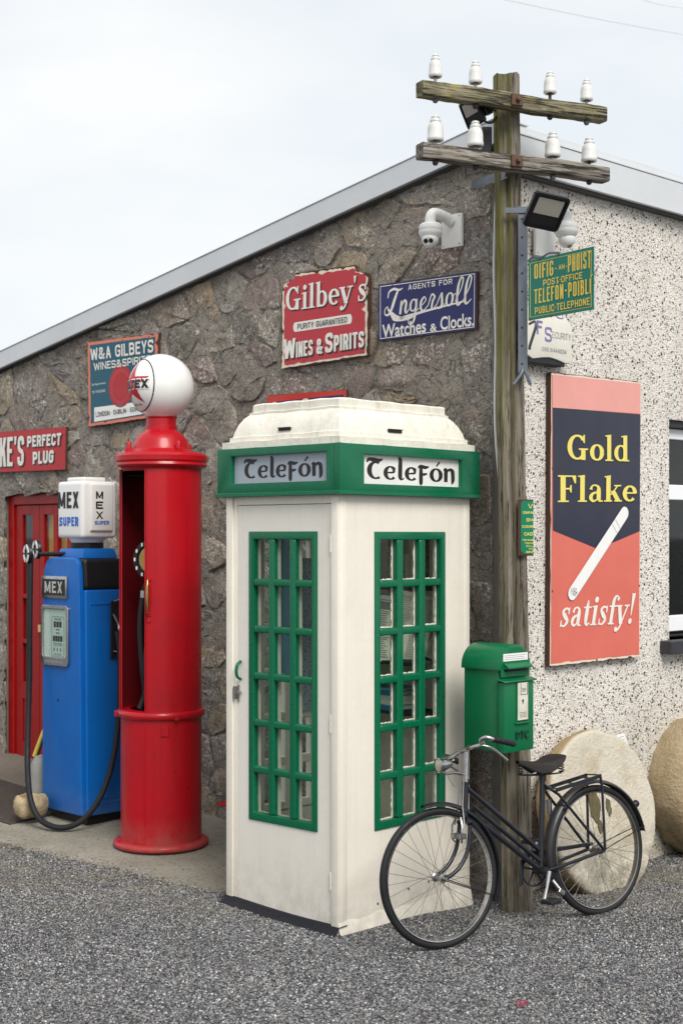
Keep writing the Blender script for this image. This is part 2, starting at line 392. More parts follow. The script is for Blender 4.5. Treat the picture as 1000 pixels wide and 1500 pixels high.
def pebbledash():
    n = N('pebbledash_render')
    dv = n.noise(22, 3, .6, out='Color')
    warp = n.t.nodes.new('ShaderNodeVectorMath'); warp.operation = 'MULTIPLY_ADD'; n.l(dv, warp.inputs[0])
    warp.inputs[1].default_value = (.040, .040, .040); n.l(n.co, warp.inputs[2])
    vec = warp.outputs[0]
    v1 = n.vor(50, vec, out=None); v2 = n.vor(98, n.map(loc=(3.3, 1.1, 7.7), vec=vec), out=None)
    s1 = n.sep(v1.outputs['Color']); s2 = n.sep(v2.outputs['Color'])
    # dark chips: some cells only, each with a size of its own
    k1 = n.math('MULTIPLY', n.math('GREATER_THAN', s1[0], .26), n.math('LESS_THAN', v1.outputs['Distance'], n.rng(s1[1], 0, 1, .16, .46)))
    k2 = n.math('MULTIPLY', n.math('GREATER_THAN', s2[0], .22), n.math('LESS_THAN', v2.outputs['Distance'], n.rng(s2[1], 0, 1, .16, .42)))
    chip1 = n.ramp(s1[2], [(0, (.02, .019, .022)), (.30, (.05, .038, .034)), (.50, (.12, .065, .045)), (.64, (.17, .155, .145)), (.80, (.36, .29, .21)), (.90, (.24, .13, .10))], True)
    chip2 = n.ramp(s2[2], [(0, (.02, .02, .022)), (.35, (.07, .05, .04)), (.6, (.2, .17, .14)), (.8, (.36, .32, .26))], True)
    big = n.noise(1.8, 4, .6); md = n.noise(60, 4, .6)
    base = n.mix(n.rng(big, .35, .7), (.80, .765, .715, 1), (.70, .665, .61, 1))
    base = n.mix(n.rng(md, .42, .62, 0, .40), base, (.58, .53, .47, 1))
    x, y, z = n.sep()
    st = n.noise(1.1, 5, .7, n.map((7, 7, .7)))
    base = n.mix(n.rng(st, .48, .70, 0, .38), base, (.45, .41, .34, 1)); base = n.mix(n.rng(n.noise(.7, 5, .7), .45, .7, 0, .35), base, (.55, .51, .44, 1))
    base = n.mix(n.math('MULTIPLY', n.rng(z, 1.0, .0, 0, .75), n.rng(big, .3, .55)), base, (.30, .26, .17, 1))
    c = n.mix(k2, base, chip2); c = n.mix(k1, c, chip1)
    h = n.math('ADD', n.math('MULTIPLY', k1, .7), n.math('ADD', n.math('MULTIPLY', k2, .5), n.math('MULTIPLY', n.vor(110), .9)))
    return n.fin(c, .8, 0, n.bump(h, .8, .007), .3)
M['pebbledash'] = pebbledash()

def ground_mat():
    n = N('tarmac_and_chippings')
    v = n.vor(85, out=None); s = n.sep(v.outputs['Color'])
    c = n.ramp(s[0], [(0, (.03, .03, .034)), (.3, (.09, .09, .095)), (.55, (.17, .168, .17)), (.8, (.27, .265, .26)), (1, (.38, .37, .36))])
    big = n.noise(1.1, 4, .6)
    c = n.mix(n.rng(big, .35, .7, 0, .45), c, (.035, .035, .036, 1))
    h = n.math('ADD', n.math('MULTIPLY', n.math('SUBTRACT', 1.0, v.outputs['Distance']), 1.0), n.noise(160, 3, .7))
    return n.fin(c, .8, 0, n.bump(h, 1, .012), .3)
M['ground'] = ground_mat()
def chip_mat():
    n = N('stone_chippings')
    rnd = n.t.nodes.new('ShaderNodeObjectInfo').outputs['Random']
    c = n.ramp(rnd, [(0, (.018, .018, .023)), (.22, (.065, .067, .078)), (.42, (.14, .143, .157)), (.62, (.225, .228, .24)), (.80, (.31, .31, .315)), (.9, (.28, .24, .19)), (.955, (.46, .455, .45)), (1, (.66, .65, .64))])
    big = n.t.nodes.new('ShaderNodeNewGeometry').outputs['Position']
    pn = n.noise(1.3, 4, .6, big)
    c = n.mix(n.rng(pn, .36, .66, 0, .22), c, (.055, .052, .052, 1))
    ol = n.math('MULTIPLY', n.rng(n.sep(big)[1], 7.5, 8.6, 0, .6), n.rng(n.noise(3.1, 4, .6, big), .35, .6)); c = n.mix(ol, c, (.20, .175, .12, 1))
    return n.fin(c, .72, 0, n.bump(n.noise(400, 2, .6), .3, .002), .35)
M['chip'] = chip_mat()
def concrete(name, a, b, spots=.35, sc_=2.2):
    n = N(name)
    big = n.noise(sc_, 6, .62); f = n.noise(48, 6, .85); g = n.noise(9, 6, .75)
    c = n.ramp(big, [(.3, a), (.7, b)])
    c = n.mix(n.rng(g, .55, .75, 0, .5), c, tuple(x * .55 for x in a) + (1,))
    c = n.mix(n.rng(f, .53, .60, 0, spots + .3), c, tuple(x * .38 for x in a) + (1,))
    c = n.mix(n.rng(f, .44, .34, 0, spots), c, tuple(min(1, x * 1.6) for x in b) + (1,))
    return n.fin(c, .88, 0, n.bump(f, .5, .006), .25)
M['slab'] = concrete('worn_concrete', (.21, .195, .155), (.31, .29, .24))
M['slab_dark'] = concrete('damp_dark_paving', (.05, .038, .032), (.075, .06, .05))
M['slab_step'] = concrete('pale_step_concrete', (.15, .125, .10), (.18, .16, .13), .2)
M['kerb_black'] = concrete('black_mastic', (.012, .013, .018), (.022, .022, .028), .15)
def wood(name, cols, dark=.5, grain=18, moss=0, axis='z', mx_dir=(-1, 0, 0)):
    n = N(name)
    stretch = {'z': (grain, grain, .9), 'x': (.9, grain, grain)}[axis]
    v = n.map(stretch)
    g = n.noise(1.5, 7, .7, v, .35); g2 = n.noise(4.5, 6, .75, v, .2); big = n.noise(2.2, 4, .6)
    c = n.ramp(g, [(.28, cols[0]), (.45, cols[1]), (.6, cols[2]), (.78, cols[1])])
    c = n.mix(n.rng(g2, .47, .39, 0, dark + .34), c, (.018, .014, .011, 1))
    c = n.mix(n.rng(big, .55, .75, 0, .5), c, tuple(x * .45 for x in cols[0]) + (1,))
    if moss:
        no_ = n.t.nodes.new('ShaderNodeNewGeometry').outputs['Normal']
        dt = n.t.nodes.new('ShaderNodeVectorMath'); dt.operation = 'DOT_PRODUCT'; n.l(no_, dt.inputs[0]); dt.inputs[1].default_value = mx_dir
        x, y, z = n.sep()
        face = n.rng(dt.outputs['Value'], .25, .8)
        hi = n.rng(z, 2.3, 3.7, .16, 1)
        pn = n.rng(n.noise(3.5, 5, .65, n.map((3, 3, .6))), .3, .5)
        mk = n.math('MULTIPLY', n.math('MULTIPLY', face, hi), pn)
        gc = n.ramp(n.noise(7, 4, .6, v), [(.3, (.085, .08, .028)), (.55, (.19, .19, .04)), (.8, (.27, .265, .06))])
        c = n.mix(n.math('MULTIPLY', mk, moss * .85), c, gc)
    h = n.math('ADD', n.math('MULTIPLY', g2, 1.0), n.math('MULTIPLY', g, .6))
    return n.fin(c, .86, 0, n.bump(h, .9, .012), .2)
M['pole_wood'] = wood('weathered_pole_wood', ((.075, .060, .046), (.165, .140, .108), (.27, .24, .195)), .62, 16, 1.0, mx_dir=(-.93, -.35, 0))
def arm_wood(name, cols, lich):
    n = N(name)
    v0 = n.map(rot=(0, 0, -R(25.6))); v = n.map((1.1, 24, 24), vec=v0); g = n.noise(1.5, 7, .72, v, .5); g2 = n.noise(2.4, 5, .72, v, .5)
    c = n.ramp(g, [(.3, cols[0]), (.5, cols[1]), (.7, cols[2])])
    c = n.mix(n.rng(g2, .475, .40, 0, .92), c, (.022, .016, .013, 1))
    l = n.noise(7, 5, .7); c = n.mix(n.rng(l, .56, .66, 0, lich), c, (.27, .24, .07, 1))
    l2 = n.noise(24, 4, .7); c = n.mix(n.rng(l2, .60, .68, 0, .5), c, (.33, .32, .27, 1))
    return n.fin(c, .88, 0, n.bump(n.rng(g2, .38, .5), 1, .010), .2)
M['arm_mossy'] = arm_wood('mossy_arm_wood', ((.12, .10, .06), (.23, .205, .13), (.34, .315, .22)), .9)
M['arm_grey'] = arm_wood('cracked_grey_arm_wood', ((.11, .09, .075), (.24, .215, .185), (.40, .37, .33)), .15)
def mill(name, a, b, c3, holes=.4, bs=.016, dm=.5, rim=0):
    n = N(name)
    g = n.noise(2.6, 6, .65); f = n.noise(45, 5, .75); h = n.noise(8, 6, .7)
    c = n.ramp(g, [(.3, a), (.55, b), (.75, c3)])
    c = n.mix(n.rng(h, .58, .72, 0, .55), c, tuple(x * .6 for x in c3) + (1,))
    c = n.mix(n.rng(f, .64, .70, 0, holes), c, (.10, .075, .05, 1))
    x, y, z = n.sep()
    c = n.mix(n.rng(n.noise(3.6, 6, .7, n.map(loc=(4, 4, 4))), .5, .66, 0, .5), c, (.40, .30, .17, 1))
    if rim: c = n.mix(n.rng(y, .008, .03, 0, .85), c, (.34, .23, .10, 1))
    damp = n.math('MULTIPLY', n.rng(z, .42, .12, 0, dm), n.rng(h, .38, .55))
    c = n.mix(damp, c, (.09, .075, .035, 1))
    return n.fin(c, .85, 0, n.bump(n.math('ADD', f, n.math('MULTIPLY', h, 1.6)), 1, bs), .25)
M['mill_pale'] = mill('pale_millstone', (.68, .63, .53), (.60, .55, .45), (.60, .51, .37), .5, .014, .6, 1)
M['mill_ochre'] = mill('ochre_millstone', (.46, .34, .19), (.56, .45, .29), (.38, .25, .12), .6, .035)
M['bowl'] = mill('ochre_bowl_stone', (.50, .36, .19), (.58, .46, .30), (.40, .28, .15))
M['spoke'] = paint('dull_spoke', (.13, .12, .11, 1), .4, .4, (.10, .06, .04, 1), metal=.8)
# ---------------------------------------------------------------- lettering
def text_polys(body, bold=0.0, shear=0.0, space=1.0):
    cu = bpy.data.curves.new('lettering', 'FONT'); cu.body = body; cu.offset = bold; cu.shear = shear
    cu.space_character = space; cu.resolution_u = 3; cu.fill_mode = 'BOTH'
    ob = bpy.data.objects.new('lettering', cu); sc.collection.objects.link(ob)
    dg = bpy.context.evaluated_depsgraph_get()
    me = bpy.data.meshes.new_from_object(ob.evaluated_get(dg))
    v = [(p.co.x, p.co.y, 0.0) for p in me.vertices]; f = [tuple(q.vertices) for q in me.polygons]
    bpy.data.objects.remove(ob); bpy.data.curves.remove(cu); bpy.data.meshes.remove(me)
    return v, f

class Pen:
    """letters drawn as strokes of varying width; every stroke lies a hair above the one before"""
    def __init__(s): s.v = []; s.f = []; s.k = 0
    def poly(s, p):
        n = len(s.v); z = s.k; s.k += 1
        s.v += [(x, y, z) for x, y in p]; s.f.append(tuple(range(n, n + len(p))))
    def ribbon(s, pts):
        n = len(s.v); z = s.k; s.k += 1; m = len(pts)
        for i, (x, y, w_) in enumerate(pts):
            a = pts[max(i - 1, 0)]; b = pts[min(i + 1, m - 1)]
            tx, ty = b[0] - a[0], b[1] - a[1]; L = math.hypot(tx, ty) or 1
            nx, ny = -ty / L * w_ / 2, tx / L * w_ / 2
            s.v += [(x + nx, y + ny, z), (x - nx, y - ny, z)]
        for i in range(m - 1):
            s.f.append((n + 2 * i, n + 2 * i + 1, n + 2 * i + 3, n + 2 * i + 2))
def glyph_strokes(g, pen, x0, sh, sc_=1.0):
    def T(x, y): return (x0 + (x + y * sh) * sc_, y * sc_)
    for st in g:
        k = st[0]
        if k == 'r':
            _, a, b, c, d = st; pen.poly([T(a, b), T(c, b), T(c, d), T(a, d)])
        elif k == 'd':
            _, a, b, r = st; pen.poly([T(a + r * math.cos(t * math.pi / 7), b + r * math.sin(t * math.pi / 7)) for t in range(14)])
        elif k == 'l':
            _, a, b, c, d, w_ = st      # slanting stroke, level ends, width measured level
            pen.poly([T(a - w_ / 2, b), T(c - w_ / 2, d), T(c + w_ / 2, d), T(a + w_ / 2, b)])
        elif k == 'p':
            pen.poly([T(*q) for q in st[1]])
        elif k == 'a':
            _, cx, cy, rx, ry, a0, a1, wn, wk = st
            n = max(6, int(abs(a1 - a0) / 14)); P = []
            for i in range(n + 1):
                t = R(a0 + (a1 - a0) * i / n); c = abs(math.cos(t))
                P.append((*T(cx + rx * math.cos(t), cy + ry * math.sin(t)), (wn + (wk - wn) * c ** 1.5) * sc_))
            pen.ribbon(P)
        elif k == 's':
            pen.ribbon([(*T(x, y), w_ * sc_) for x, y, w_ in spl(st[1], 5)])
SERIF = {
 'G': (.93, [('a', .44, .5, .33, .44, 42, 318, .07, .2), ('r', .60, .02, .79, .44), ('r', .50, .40, .90, .46), ('p', [(.70, .98), (.76, .98), (.76, .66), (.71, .66), (.66, .78)])]),
 'i': (.37, [('r', .09, 0, .27, .64), ('r', .0, 0, .36, .055), ('p', [(.0, .62), (.0, .66), (.27, .69), (.27, .60)]), ('d', .18, .88, .105)]),
 'l': (.37, [('r', .09, 0, .27, 1), ('r', .0, 0, .36, .055), ('p', [(.0, .95), (.0, .99), (.27, 1.03), (.27, .93)])]),
 'b': (.70, [('r', .08, 0, .26, 1), ('p', [(.0, .95), (.0, .99), (.26, 1.03), (.26, .93)]), ('a', .36, .32, .22, .29, -155, 155, .06, .18)]),
 'e': (.62, [('a', .32, .32, .22, .285, 2, 318, .065, .18), ('r', .14, .31, .58, .37), ('p', [(.44, .31), (.60, .31), (.585, .44), (.50, .50)])]),
 'y': (.68, [('l', .34, .0, .12, .64, .2), ('s', [(.60, .62, .07), (.42, .18, .07), (.28, -.12, .08), (.12, -.24, .07)]), ('d', .09, -.18, .09), ('r', -.04, .60, .28, .655), ('r', .42, .60, .72, .655)]),
 "'": (.22, [('p', [(.04, 1.02), (.18, 1.02), (.13, .74), (.09, .74)])]),
 's': (.52, [('s', [(.44, .47, .05), (.38, .59, .07), (.24, .62, .07), (.12, .51, .12), (.25, .35, .19), (.40, .19, .13), (.27, .03, .07), (.12, .05, .06), (.06, .18, .05)]), ('r', .40, .42, .46, .65), ('r', .04, .0, .10, .22)]),
 'o': (.66, [('a', .33, .32, .22, .285, 0, 360, .06, .19)]),
 'd': (.72, [('a', .31, .32, .22, .29, 25, 335, .06, .18), ('r', .42, 0, .60, 1), ('p', [(.32, .95), (.32, .99), (.60, 1.03), (.60, .93)]), ('r', .58, 0, .69, .055)]),
 'F': (.74, [('r', .10, 0, .30, 1), ('r', 0, 0, .42, .055), ('r', 0, .945, .70, 1.0), ('p', [(.70, 1), (.70, .70), (.65, .70), (.55, .95)]), ('r', .28, .47, .52, .53), ('p', [(.48, .36), (.53, .36), (.53, .64), (.48, .64), (.44, .5)])]),
 'a': (.62, [('s', [(.11, .47, .12), (.16, .60, .07), (.30, .64, .06), (.42, .55, .12), (.43, .40, .17), (.43, .06, .17)]), ('s', [(.42, .38, .05), (.2, .32, .10), (.11, .17, .15), (.2, .03, .09), (.36, .08, .05), (.43, .16, .04)]), ('r', .42, 0, .60, .055)]),
 'k': (.72, [('r', .08, 0, .26, 1), ('r', 0, 0, .33, .055), ('p', [(.0, .95), (.0, .99), (.26, 1.03), (.26, .93)]), ('l', .28, .27, .55, .62, .07), ('r', .40, .60, .70, .655), ('l', .58, .03, .36, .42, .2), ('r', .42, 0, .74, .055)]),
 't': (.44, [('s', [(.20, .88, .05), (.20, .6, .17), (.20, .16, .17), (.28, .03, .09), (.42, .10, .04)]), ('r', .0, .60, .42, .655)]),
 'f': (.42, [('s', [(.20, -.0, .17), (.20, .6, .17), (.22, .84, .15), (.33, .98, .07), (.46, .93, .05)]), ('d', .46, .88, .075), ('r', .0, .60, .42, .655), ('r', .04, 0, .38, .055)]),
 '!': (.30, [('p', [(.06, 1.04), (.26, 1.04), (.18, .28), (.13, .28)]), ('d', .155, .08, .10)]),
 ' ': (.3, [])}
UNCIAL = {
 'T': (.72, [('a', .40, .40, .28, .37, 62, 305, .06, .16), ('s', [(.02, .76, .05), (.10, .90, .11), (.30, .88, .15), (.52, .86, .13), (.70, .93, .04)])]),
 'e': (.54, [('a', .29, .31, .22, .29, 35, 318, .05, .14), ('s', [(.14, .32, .05), (.34, .33, .06), (.44, .37, .08), (.42, .52, .10), (.31, .60, .06)])]),
 'l': (.34, [('s', [(.06, 1.0, .04), (.15, .97, .12), (.15, .5, .14), (.15, .13, .13), (.22, .03, .07), (.33, .10, .03)])]),
 'F': (.53, [('s', [(.15, .68, .1), (.15, .3, .13), (.15, -.10, .12), (.13, -.20, .04)]), ('s', [(.02, .60, .04), (.12, .70, .10), (.34, .65, .12), (.52, .69, .04)]), ('s', [(.14, .30, .06), (.32, .32, .09), (.44, .36, .04)])]),
 'o': (.60, [('a', .30, .31, .22, .29, 0, 360, .05, .14), ('p', [(.28, .74), (.34, .72), (.50, .92), (.42, .96)])]),
 'n': (.62, [('s', [(.02, .56, .03), (.12, .60, .12), (.13, .3, .13), (.13, .0, .12)]), ('s', [(.16, .46, .05), (.30, .60, .09), (.44, .54, .13), (.47, .3, .13), (.47, .06, .12), (.42, -.10, .04)])])}
SCRIPT = {
 'I': (.74, [('s', [(.62, 1.0, .08), (.47, .62, .13), (.33, .22, .12), (.16, .04, .08), (.0, .12, .05), (.02, .32, .04), (.16, .36, .05)]), ('s', [(.10, .70, .05), (.14, .93, .07), (.38, 1.02, .10), (.66, .95, .08), (.84, 1.0, .04)])]),
 'n': (.48, [('s', [(.06, .52, .07), (.06, .25, .11), (.05, .0, .10)]), ('s', [(.06, .22, .04), (.20, .50, .08), (.32, .42, .11), (.31, .12, .11), (.38, .02, .07), (.50, .16, .04)])]),
 'g': (.46, [('a', .19, .27, .15, .22, 0, 360, .05, .11), ('s', [(.35, .50, .06), (.34, .1, .11), (.28, -.34, .10), (.10, -.44, .06), (.0, -.28, .04), (.2, -.1, .04), (.50, .12, .04)])]),
 'e': (.42, [('s', [(.02, .14, .04), (.2, .26, .04), (.32, .40, .05), (.22, .52, .06), (.08, .34, .11), (.11, .08, .10), (.25, .0, .06), (.44, .16, .04)])]),
 'r': (.40, [('s', [(.0, .14, .04), (.14, .56, .07), (.30, .46, .09), (.22, .3, .09), (.2, .06, .09), (.28, .0, .06), (.42, .15, .04)])]),
 's': (.40, [('s', [(.0, .14, .04), (.20, .56, .06), (.24, .36, .10), (.26, .10, .11), (.12, .0, .07), (.02, .07, .05)]), ('s', [(.16, .0, .05), (.3, .02, .05), (.42, .15, .04)])]),
 'o': (.44, [('a', .19, .27, .15, .24, 0, 360, .05, .11), ('s', [(.28, .46, .05), (.36, .40, .05), (.46, .46, .04)])]),
 'l': (.36, [('s', [(.0, .15, .04), (.24, .6, .05), (.30, .95, .07), (.19, 1.02, .07), (.09, .7, .11), (.08, .2, .11), (.16, .0, .08), (.38, .15, .04)])])}
def heavier(g, k):
    if k == 1: return g
    out = []
    for st in g:
        if st[0] == 'a': out.append(st[:7] + (st[7] * k, st[8] * k))
        elif st[0] == 's': out.append(('s', [(a, b, c * k) for a, b, c in st[1]]))
        else: out.append(st)
    return out
def pen_text(s_, font, shear=0.0, weight=1.0):
    p = Pen(); x = 0
    for ch in s_:
        adv, g = font[ch]; g = heavier(g, weight); glyph_strokes(g, p, x, shear); x += adv + .035
    return [tuple(q) for q in p.v], p.f

def letter(parent, polys, quad, out, mat, name='lettering', shift=(0, 0), stagger=.00012, bbox=None):
    """lay lettering on a surface: quad = TL, TR, BR, BL as (x, z) in the parent's frame, out = distance proud (towards -y)"""
    v, f = polys
    xs = [p[0] for p in v]; ys = [p[1] for p in v]
    x0, x1, y0, y1 = bbox or (min(xs), max(xs), min(ys), max(ys))
    TL, TR, BR, BL = quad; g = G(); vs_ = []
    for p in v:
        s_ = (p[0] - x0) / (x1 - x0); t = (p[1] - y0) / (y1 - y0)
        a = [BL[i] * (1 - s_) + BR[i] * s_ for i in (0, 1)]; b = [TL[i] * (1 - s_) + TR[i] * s_ for i in (0, 1)]
        q = [a[i] * (1 - t) + b[i] * t + shift[i] for i in (0, 1)]
        vs_.append((q[0], -out - p[2] * stagger, q[1]))
    g.add(vs_, f)
    return g.build(name, mat, parent, smooth=0, fix=False)
# ---- block letters: condensed sign-writer's capitals, stroke weight independent of the stretch
def rpath(pts, rad, closed=False, n=5):
    out = []; m = len(pts)
    for i, p in enumerate(pts):
        if not closed and i in (0, m - 1): out.append(p); continue
        a = pts[i - 1]; b = pts[(i + 1) % m]
        da = (a[0] - p[0], a[1] - p[1]); db = (b[0] - p[0], b[1] - p[1]); la = math.hypot(*da); lb = math.hypot(*db)
        r = min(rad, la * .5, lb * .5)
        s_ = (p[0] + da[0] / la * r, p[1] + da[1] / la * r); e = (p[0] + db[0] / lb * r, p[1] + db[1] / lb * r)
        for k in range(n + 1):
            t = k / n; out.append(((1 - t) ** 2 * s_[0] + 2 * t * (1 - t) * p[0] + t * t * e[0], (1 - t) ** 2 * s_[1] + 2 * t * (1 - t) * p[1] + t * t * e[1]))
    if closed: out.append(out[0]); 
    return out
BW = {'I': .0, 'Í': 0, 'M': 1.35, 'W': 1.45, "'": 0, '·': .0, '-': .7, ' ': .45, 'L': .85, 'J': .8, 'E': .9, 'F': .88, 'T': .95, '1': .4, '.': .0, '&': 1.2}
def block_glyph(c, w, t, x):
    """capital of height 1, box width w, stroke t, at x -> list of polygons or ribbons"""
    h = t / 2; P = lambda *a: ('p', [(x + q[0], q[1]) for q in a]); Rr = lambda a, b, c_, d: ('r', x + a, b, x + c_, d)
    def K_(pts, closed=False, rad=None): return ('k', [(x + q[0], q[1]) for q in rpath(pts, rad if rad else w * .46, closed)], t)
    def Dg(x0, y0, x1, y1): 
        f = t * 1.06; return ('p', [(x + x0, y0), (x + x1, y1), (x + x1 + f, y1), (x + x0 + f, y0)])
    b = t * .9; L, Rt = h, w - h
    acc = []
    if c in 'ÓÍ': acc = [P((w * .35, 1.08), (w * .35 + t, 1.08), (w * .35 + t * 1.9, 1.24), (w * .35 + t * .9, 1.24))]; c = {'Ó': 'O', 'Í': 'I'}[c]
    if c in 'O0': return [K_([(L, .5), (L, h), (Rt, h), (Rt, 1 - h), (L, 1 - h)], True)] + acc
    if c == 'C': return [K_([(Rt, .66), (Rt, 1 - h), (L, 1 - h), (L, h), (Rt, h), (Rt, .34)])]
    if c == 'G': return [K_([(Rt, .70), (Rt, 1 - h), (L, 1 - h), (L, h), (Rt, h), (Rt, .46)]), Rr(w * .52, .40, w - .0, .40 + b)]
    if c == 'Q': return block_glyph('O', w, t, x)
    if c == 'U': return [K_([(L, 1), (L, h), (Rt, h), (Rt, 1)])]
    if c == 'J': return [K_([(L, .3), (L, h), (Rt, h), (Rt, 1)])]
    if c == 'S': return [K_([(Rt, .70), (Rt, 1 - h), (L, 1 - h), (L, .54), (Rt, .46), (Rt, h), (L, h), (L, .30)])]
    if c == 'D': return [Rr(0, 0, t, 1), K_([(h, 1 - h), (Rt, 1 - h), (Rt, h), (h, h)], rad=w * .5)]
    if c == 'P': return [Rr(0, 0, t, 1), K_([(h, 1 - h), (Rt, 1 - h), (Rt, .44), (h, .44)])]
    if c == 'R': return [Rr(0, 0, t, 1), K_([(h, 1 - h), (Rt, 1 - h), (Rt, .47), (h, .47)]), Dg(w - t * 1.06, 0, w * .45, .47)]
    if c == 'B': return [Rr(0, 0, t, 1), K_([(h, 1 - h), (Rt - .02, 1 - h), (Rt - .02, .52), (h, .52)]), K_([(h, .52), (Rt, .52), (Rt, h), (h, h)])]
    if c == 'E': return [Rr(0, 0, t, 1), Rr(0, 0, w, b), Rr(0, 1 - b, w, 1), Rr(0, .5 - b / 2 + .02, w * .86, .5 + b / 2 + .02)]
    if c == 'F': return [Rr(0, 0, t, 1), Rr(0, 1 - b, w, 1), Rr(0, .46, w * .86, .46 + b)]
    if c == 'L': return [Rr(0, 0, t, 1), Rr(0, 0, w, b)]
    if c == 'I': return [Rr(0, 0, t, 1)] + acc
    if c == 'H': return [Rr(0, 0, t, 1), Rr(w - t, 0, w, 1), Rr(0, .5 - b / 2, w, .5 + b / 2)]
    if c == 'T': return [Rr(w / 2 - h, 0, w / 2 + h, 1), Rr(0, 1 - b, w, 1)]
    if c == 'N': return [Rr(0, 0, t, 1), Rr(w - t, 0, w, 1), P((0, 1), (t, 1), (w, 0), (w - t, 0))]
    if c == 'M': return [Rr(0, 0, t, 1), Rr(w - t, 0, w, 1), P((0, 1), (t, 1), (w / 2 + h * .9, .12), (w / 2 - h * .9, .12)), P((w - t, 1), (w, 1), (w / 2 + h * .9, .12), (w / 2 - h * .9, .12))]
    if c == 'W': q = t * .96; return [Dg(w * .26 - q * .55, 0, 0, 1), Dg(w * .26 - q * .55, 0, w * .5 - q * .5, .9), Dg(w * .74 - q * .5, 0, w * .5 - q * .5, .9), Dg(w * .74 - q * .5, 0, w - q, 1)]
    if c == 'A': q = t; return [Dg(0, 0, w / 2 - q / 2, 1), Dg(w - q, 0, w / 2 - q / 2, 1), Rr(w * .2, .24, w * .8, .24 + b)]
    if c == 'V': q = t; return [Dg(w / 2 - q / 2, 0, 0, 1), Dg(w / 2 - q / 2, 0, w - q, 1)]
    if c == 'X': q = t; return [Dg(0, 0, w - q, 1), Dg(w - q, 0, 0, 1)]
    if c == 'Y': q = t; return [Dg(w / 2 - q / 2, .42, 0, 1), Dg(w / 2 - q / 2, .42, w - q, 1), Rr(w / 2 - h, 0, w / 2 + h, .46)]
    if c == 'K': q = t; return [Rr(0, 0, t, 1), Dg(t * .6, .36, w - q, 1), Dg(w - q, 0, t * 1.1, .56)]
    if c == 'Z': return [Rr(0, 0, w, b), Rr(0, 1 - b, w, 1), Dg(0, b, w - t, 1 - b)]
    if c == '&': return [K_([(w * .88, .0), (w * .22, .70), (w * .22, 1 - h), (w * .62, 1 - h), (w * .62, .66), (L, .40), (L, h), (w * .62, h), (w * .92, .46)], rad=w * .22)]
    if c == "'": return [P((0, 1), (t, 1), (t * .75, .72), (t * .25, .72))]
    if c == '·': return [P((0, .42), (t, .42), (t, .42 + t), (0, .42 + t))]
    if c == '.': return [P((0, 0), (t, 0), (t, t), (0, t))]
    if c == '-': return [Rr(w * .1, .45, w * .9, .45 + b)]
    if c == '4': return [Rr(w - t - .04, 0, w - .04, 1), Rr(0, .26, w, .26 + b), Dg(0, .3, w - t * 1.6, 1)]
    if c == '3': return [K_([(L, .8), (L, 1 - h), (Rt, 1 - h), (Rt, .54), (w * .4, .52)]), K_([(w * .4, .52), (Rt, .5), (Rt, h), (L, h), (L, .2)])]
    if c == '6': return [K_([(L, .5), (L, h), (Rt, h), (Rt, .56), (L, .56)], True), K_([(Rt, .8), (Rt, 1 - h), (L, 1 - h), (L, .4)])]
    if c == '9': return [K_([(L, .5), (L, .44), (Rt, .44), (Rt, 1 - h), (L, 1 - h)], True), K_([(L, .2), (L, h), (Rt, h), (Rt, .6)])]
    return []
def block(body, aspect, t=.2, gap=.5, lw=None):
    """aspect = width / height of the space to fill; returns polygons scaled so the box is aspect x 1"""
    big = [BW.get(c, 1.0) for c in body]
    gp = gap * t
    fix = sum(t if b == 0 else 0 for b in big) + gp * (len(body) - 1); n_ = sum(b for b in big if b > 0)
    w = max((aspect - fix) / max(n_, .01), t * .5)
    while w < t * 2.45 and t > .05:
        t *= .94; gp = gap * t
        fix = sum(t if b == 0 else 0 for b in big) + gp * (len(body) - 1); w = (aspect - fix) / max(n_, .01)
    pen = Pen(); x = 0
    for c, b in zip(body, big):
        cw = t if b == 0 else max(b, .2) * w
        for st in block_glyph(c, cw, t, x):
            if st[0] == 'k': pen.ribbon([(a_, b_, st[2]) for a_, b_ in st[1]])
            elif st[0] == 'r': pen.poly([(st[1], st[2]), (st[3], st[2]), (st[3], st[4]), (st[1], st[4])])
            else: pen.poly(st[1])
        x += cw + gp
    return [tuple(q) for q in pen.v], pen.f, (0, x - gp, 0, 1)
def caps(parent, body, quad, out, mat, t=.2, gap=.55, name='lettering', **k):
    TL, TR, BR, BL = quad
    w_ = (math.dist(TL, TR) + math.dist(BL, BR)) / 2; h_ = (math.dist(TL, BL) + math.dist(TR, BR)) / 2
    v, f, bb = block(body, w_ / h_, t, gap)
    return letter(parent, (v, f), quad, out, mat, name=name, bbox=bb, **k)
def word(parent, body, quad, out, mat, bold=0.0, shear=0.0, space=1.0, **k):
    return letter(parent, text_polys(body, bold, shear, space), quad, out, mat, **k)
def shape2d(parent, name, poly, out, mat, thick=None):
    g = G()
    if thick: g.prism(poly, -out, -out + thick)
    else: g.add([(p[0], -out, p[1]) for p in poly], [tuple(range(len(poly)))])
    return g.build(name, mat, parent, smooth=0)
def rect(x0, z0, x1, z1): return [(x0, z0), (x1, z0), (x1, z1), (x0, z1)]
def bil(q, s_, t):
    TL, TR, BR, BL = q
    return tuple((BL[i] * (1 - s_) + BR[i] * s_) * (1 - t) + (TL[i] * (1 - s_) + TR[i] * s_) * t for i in (0, 1))
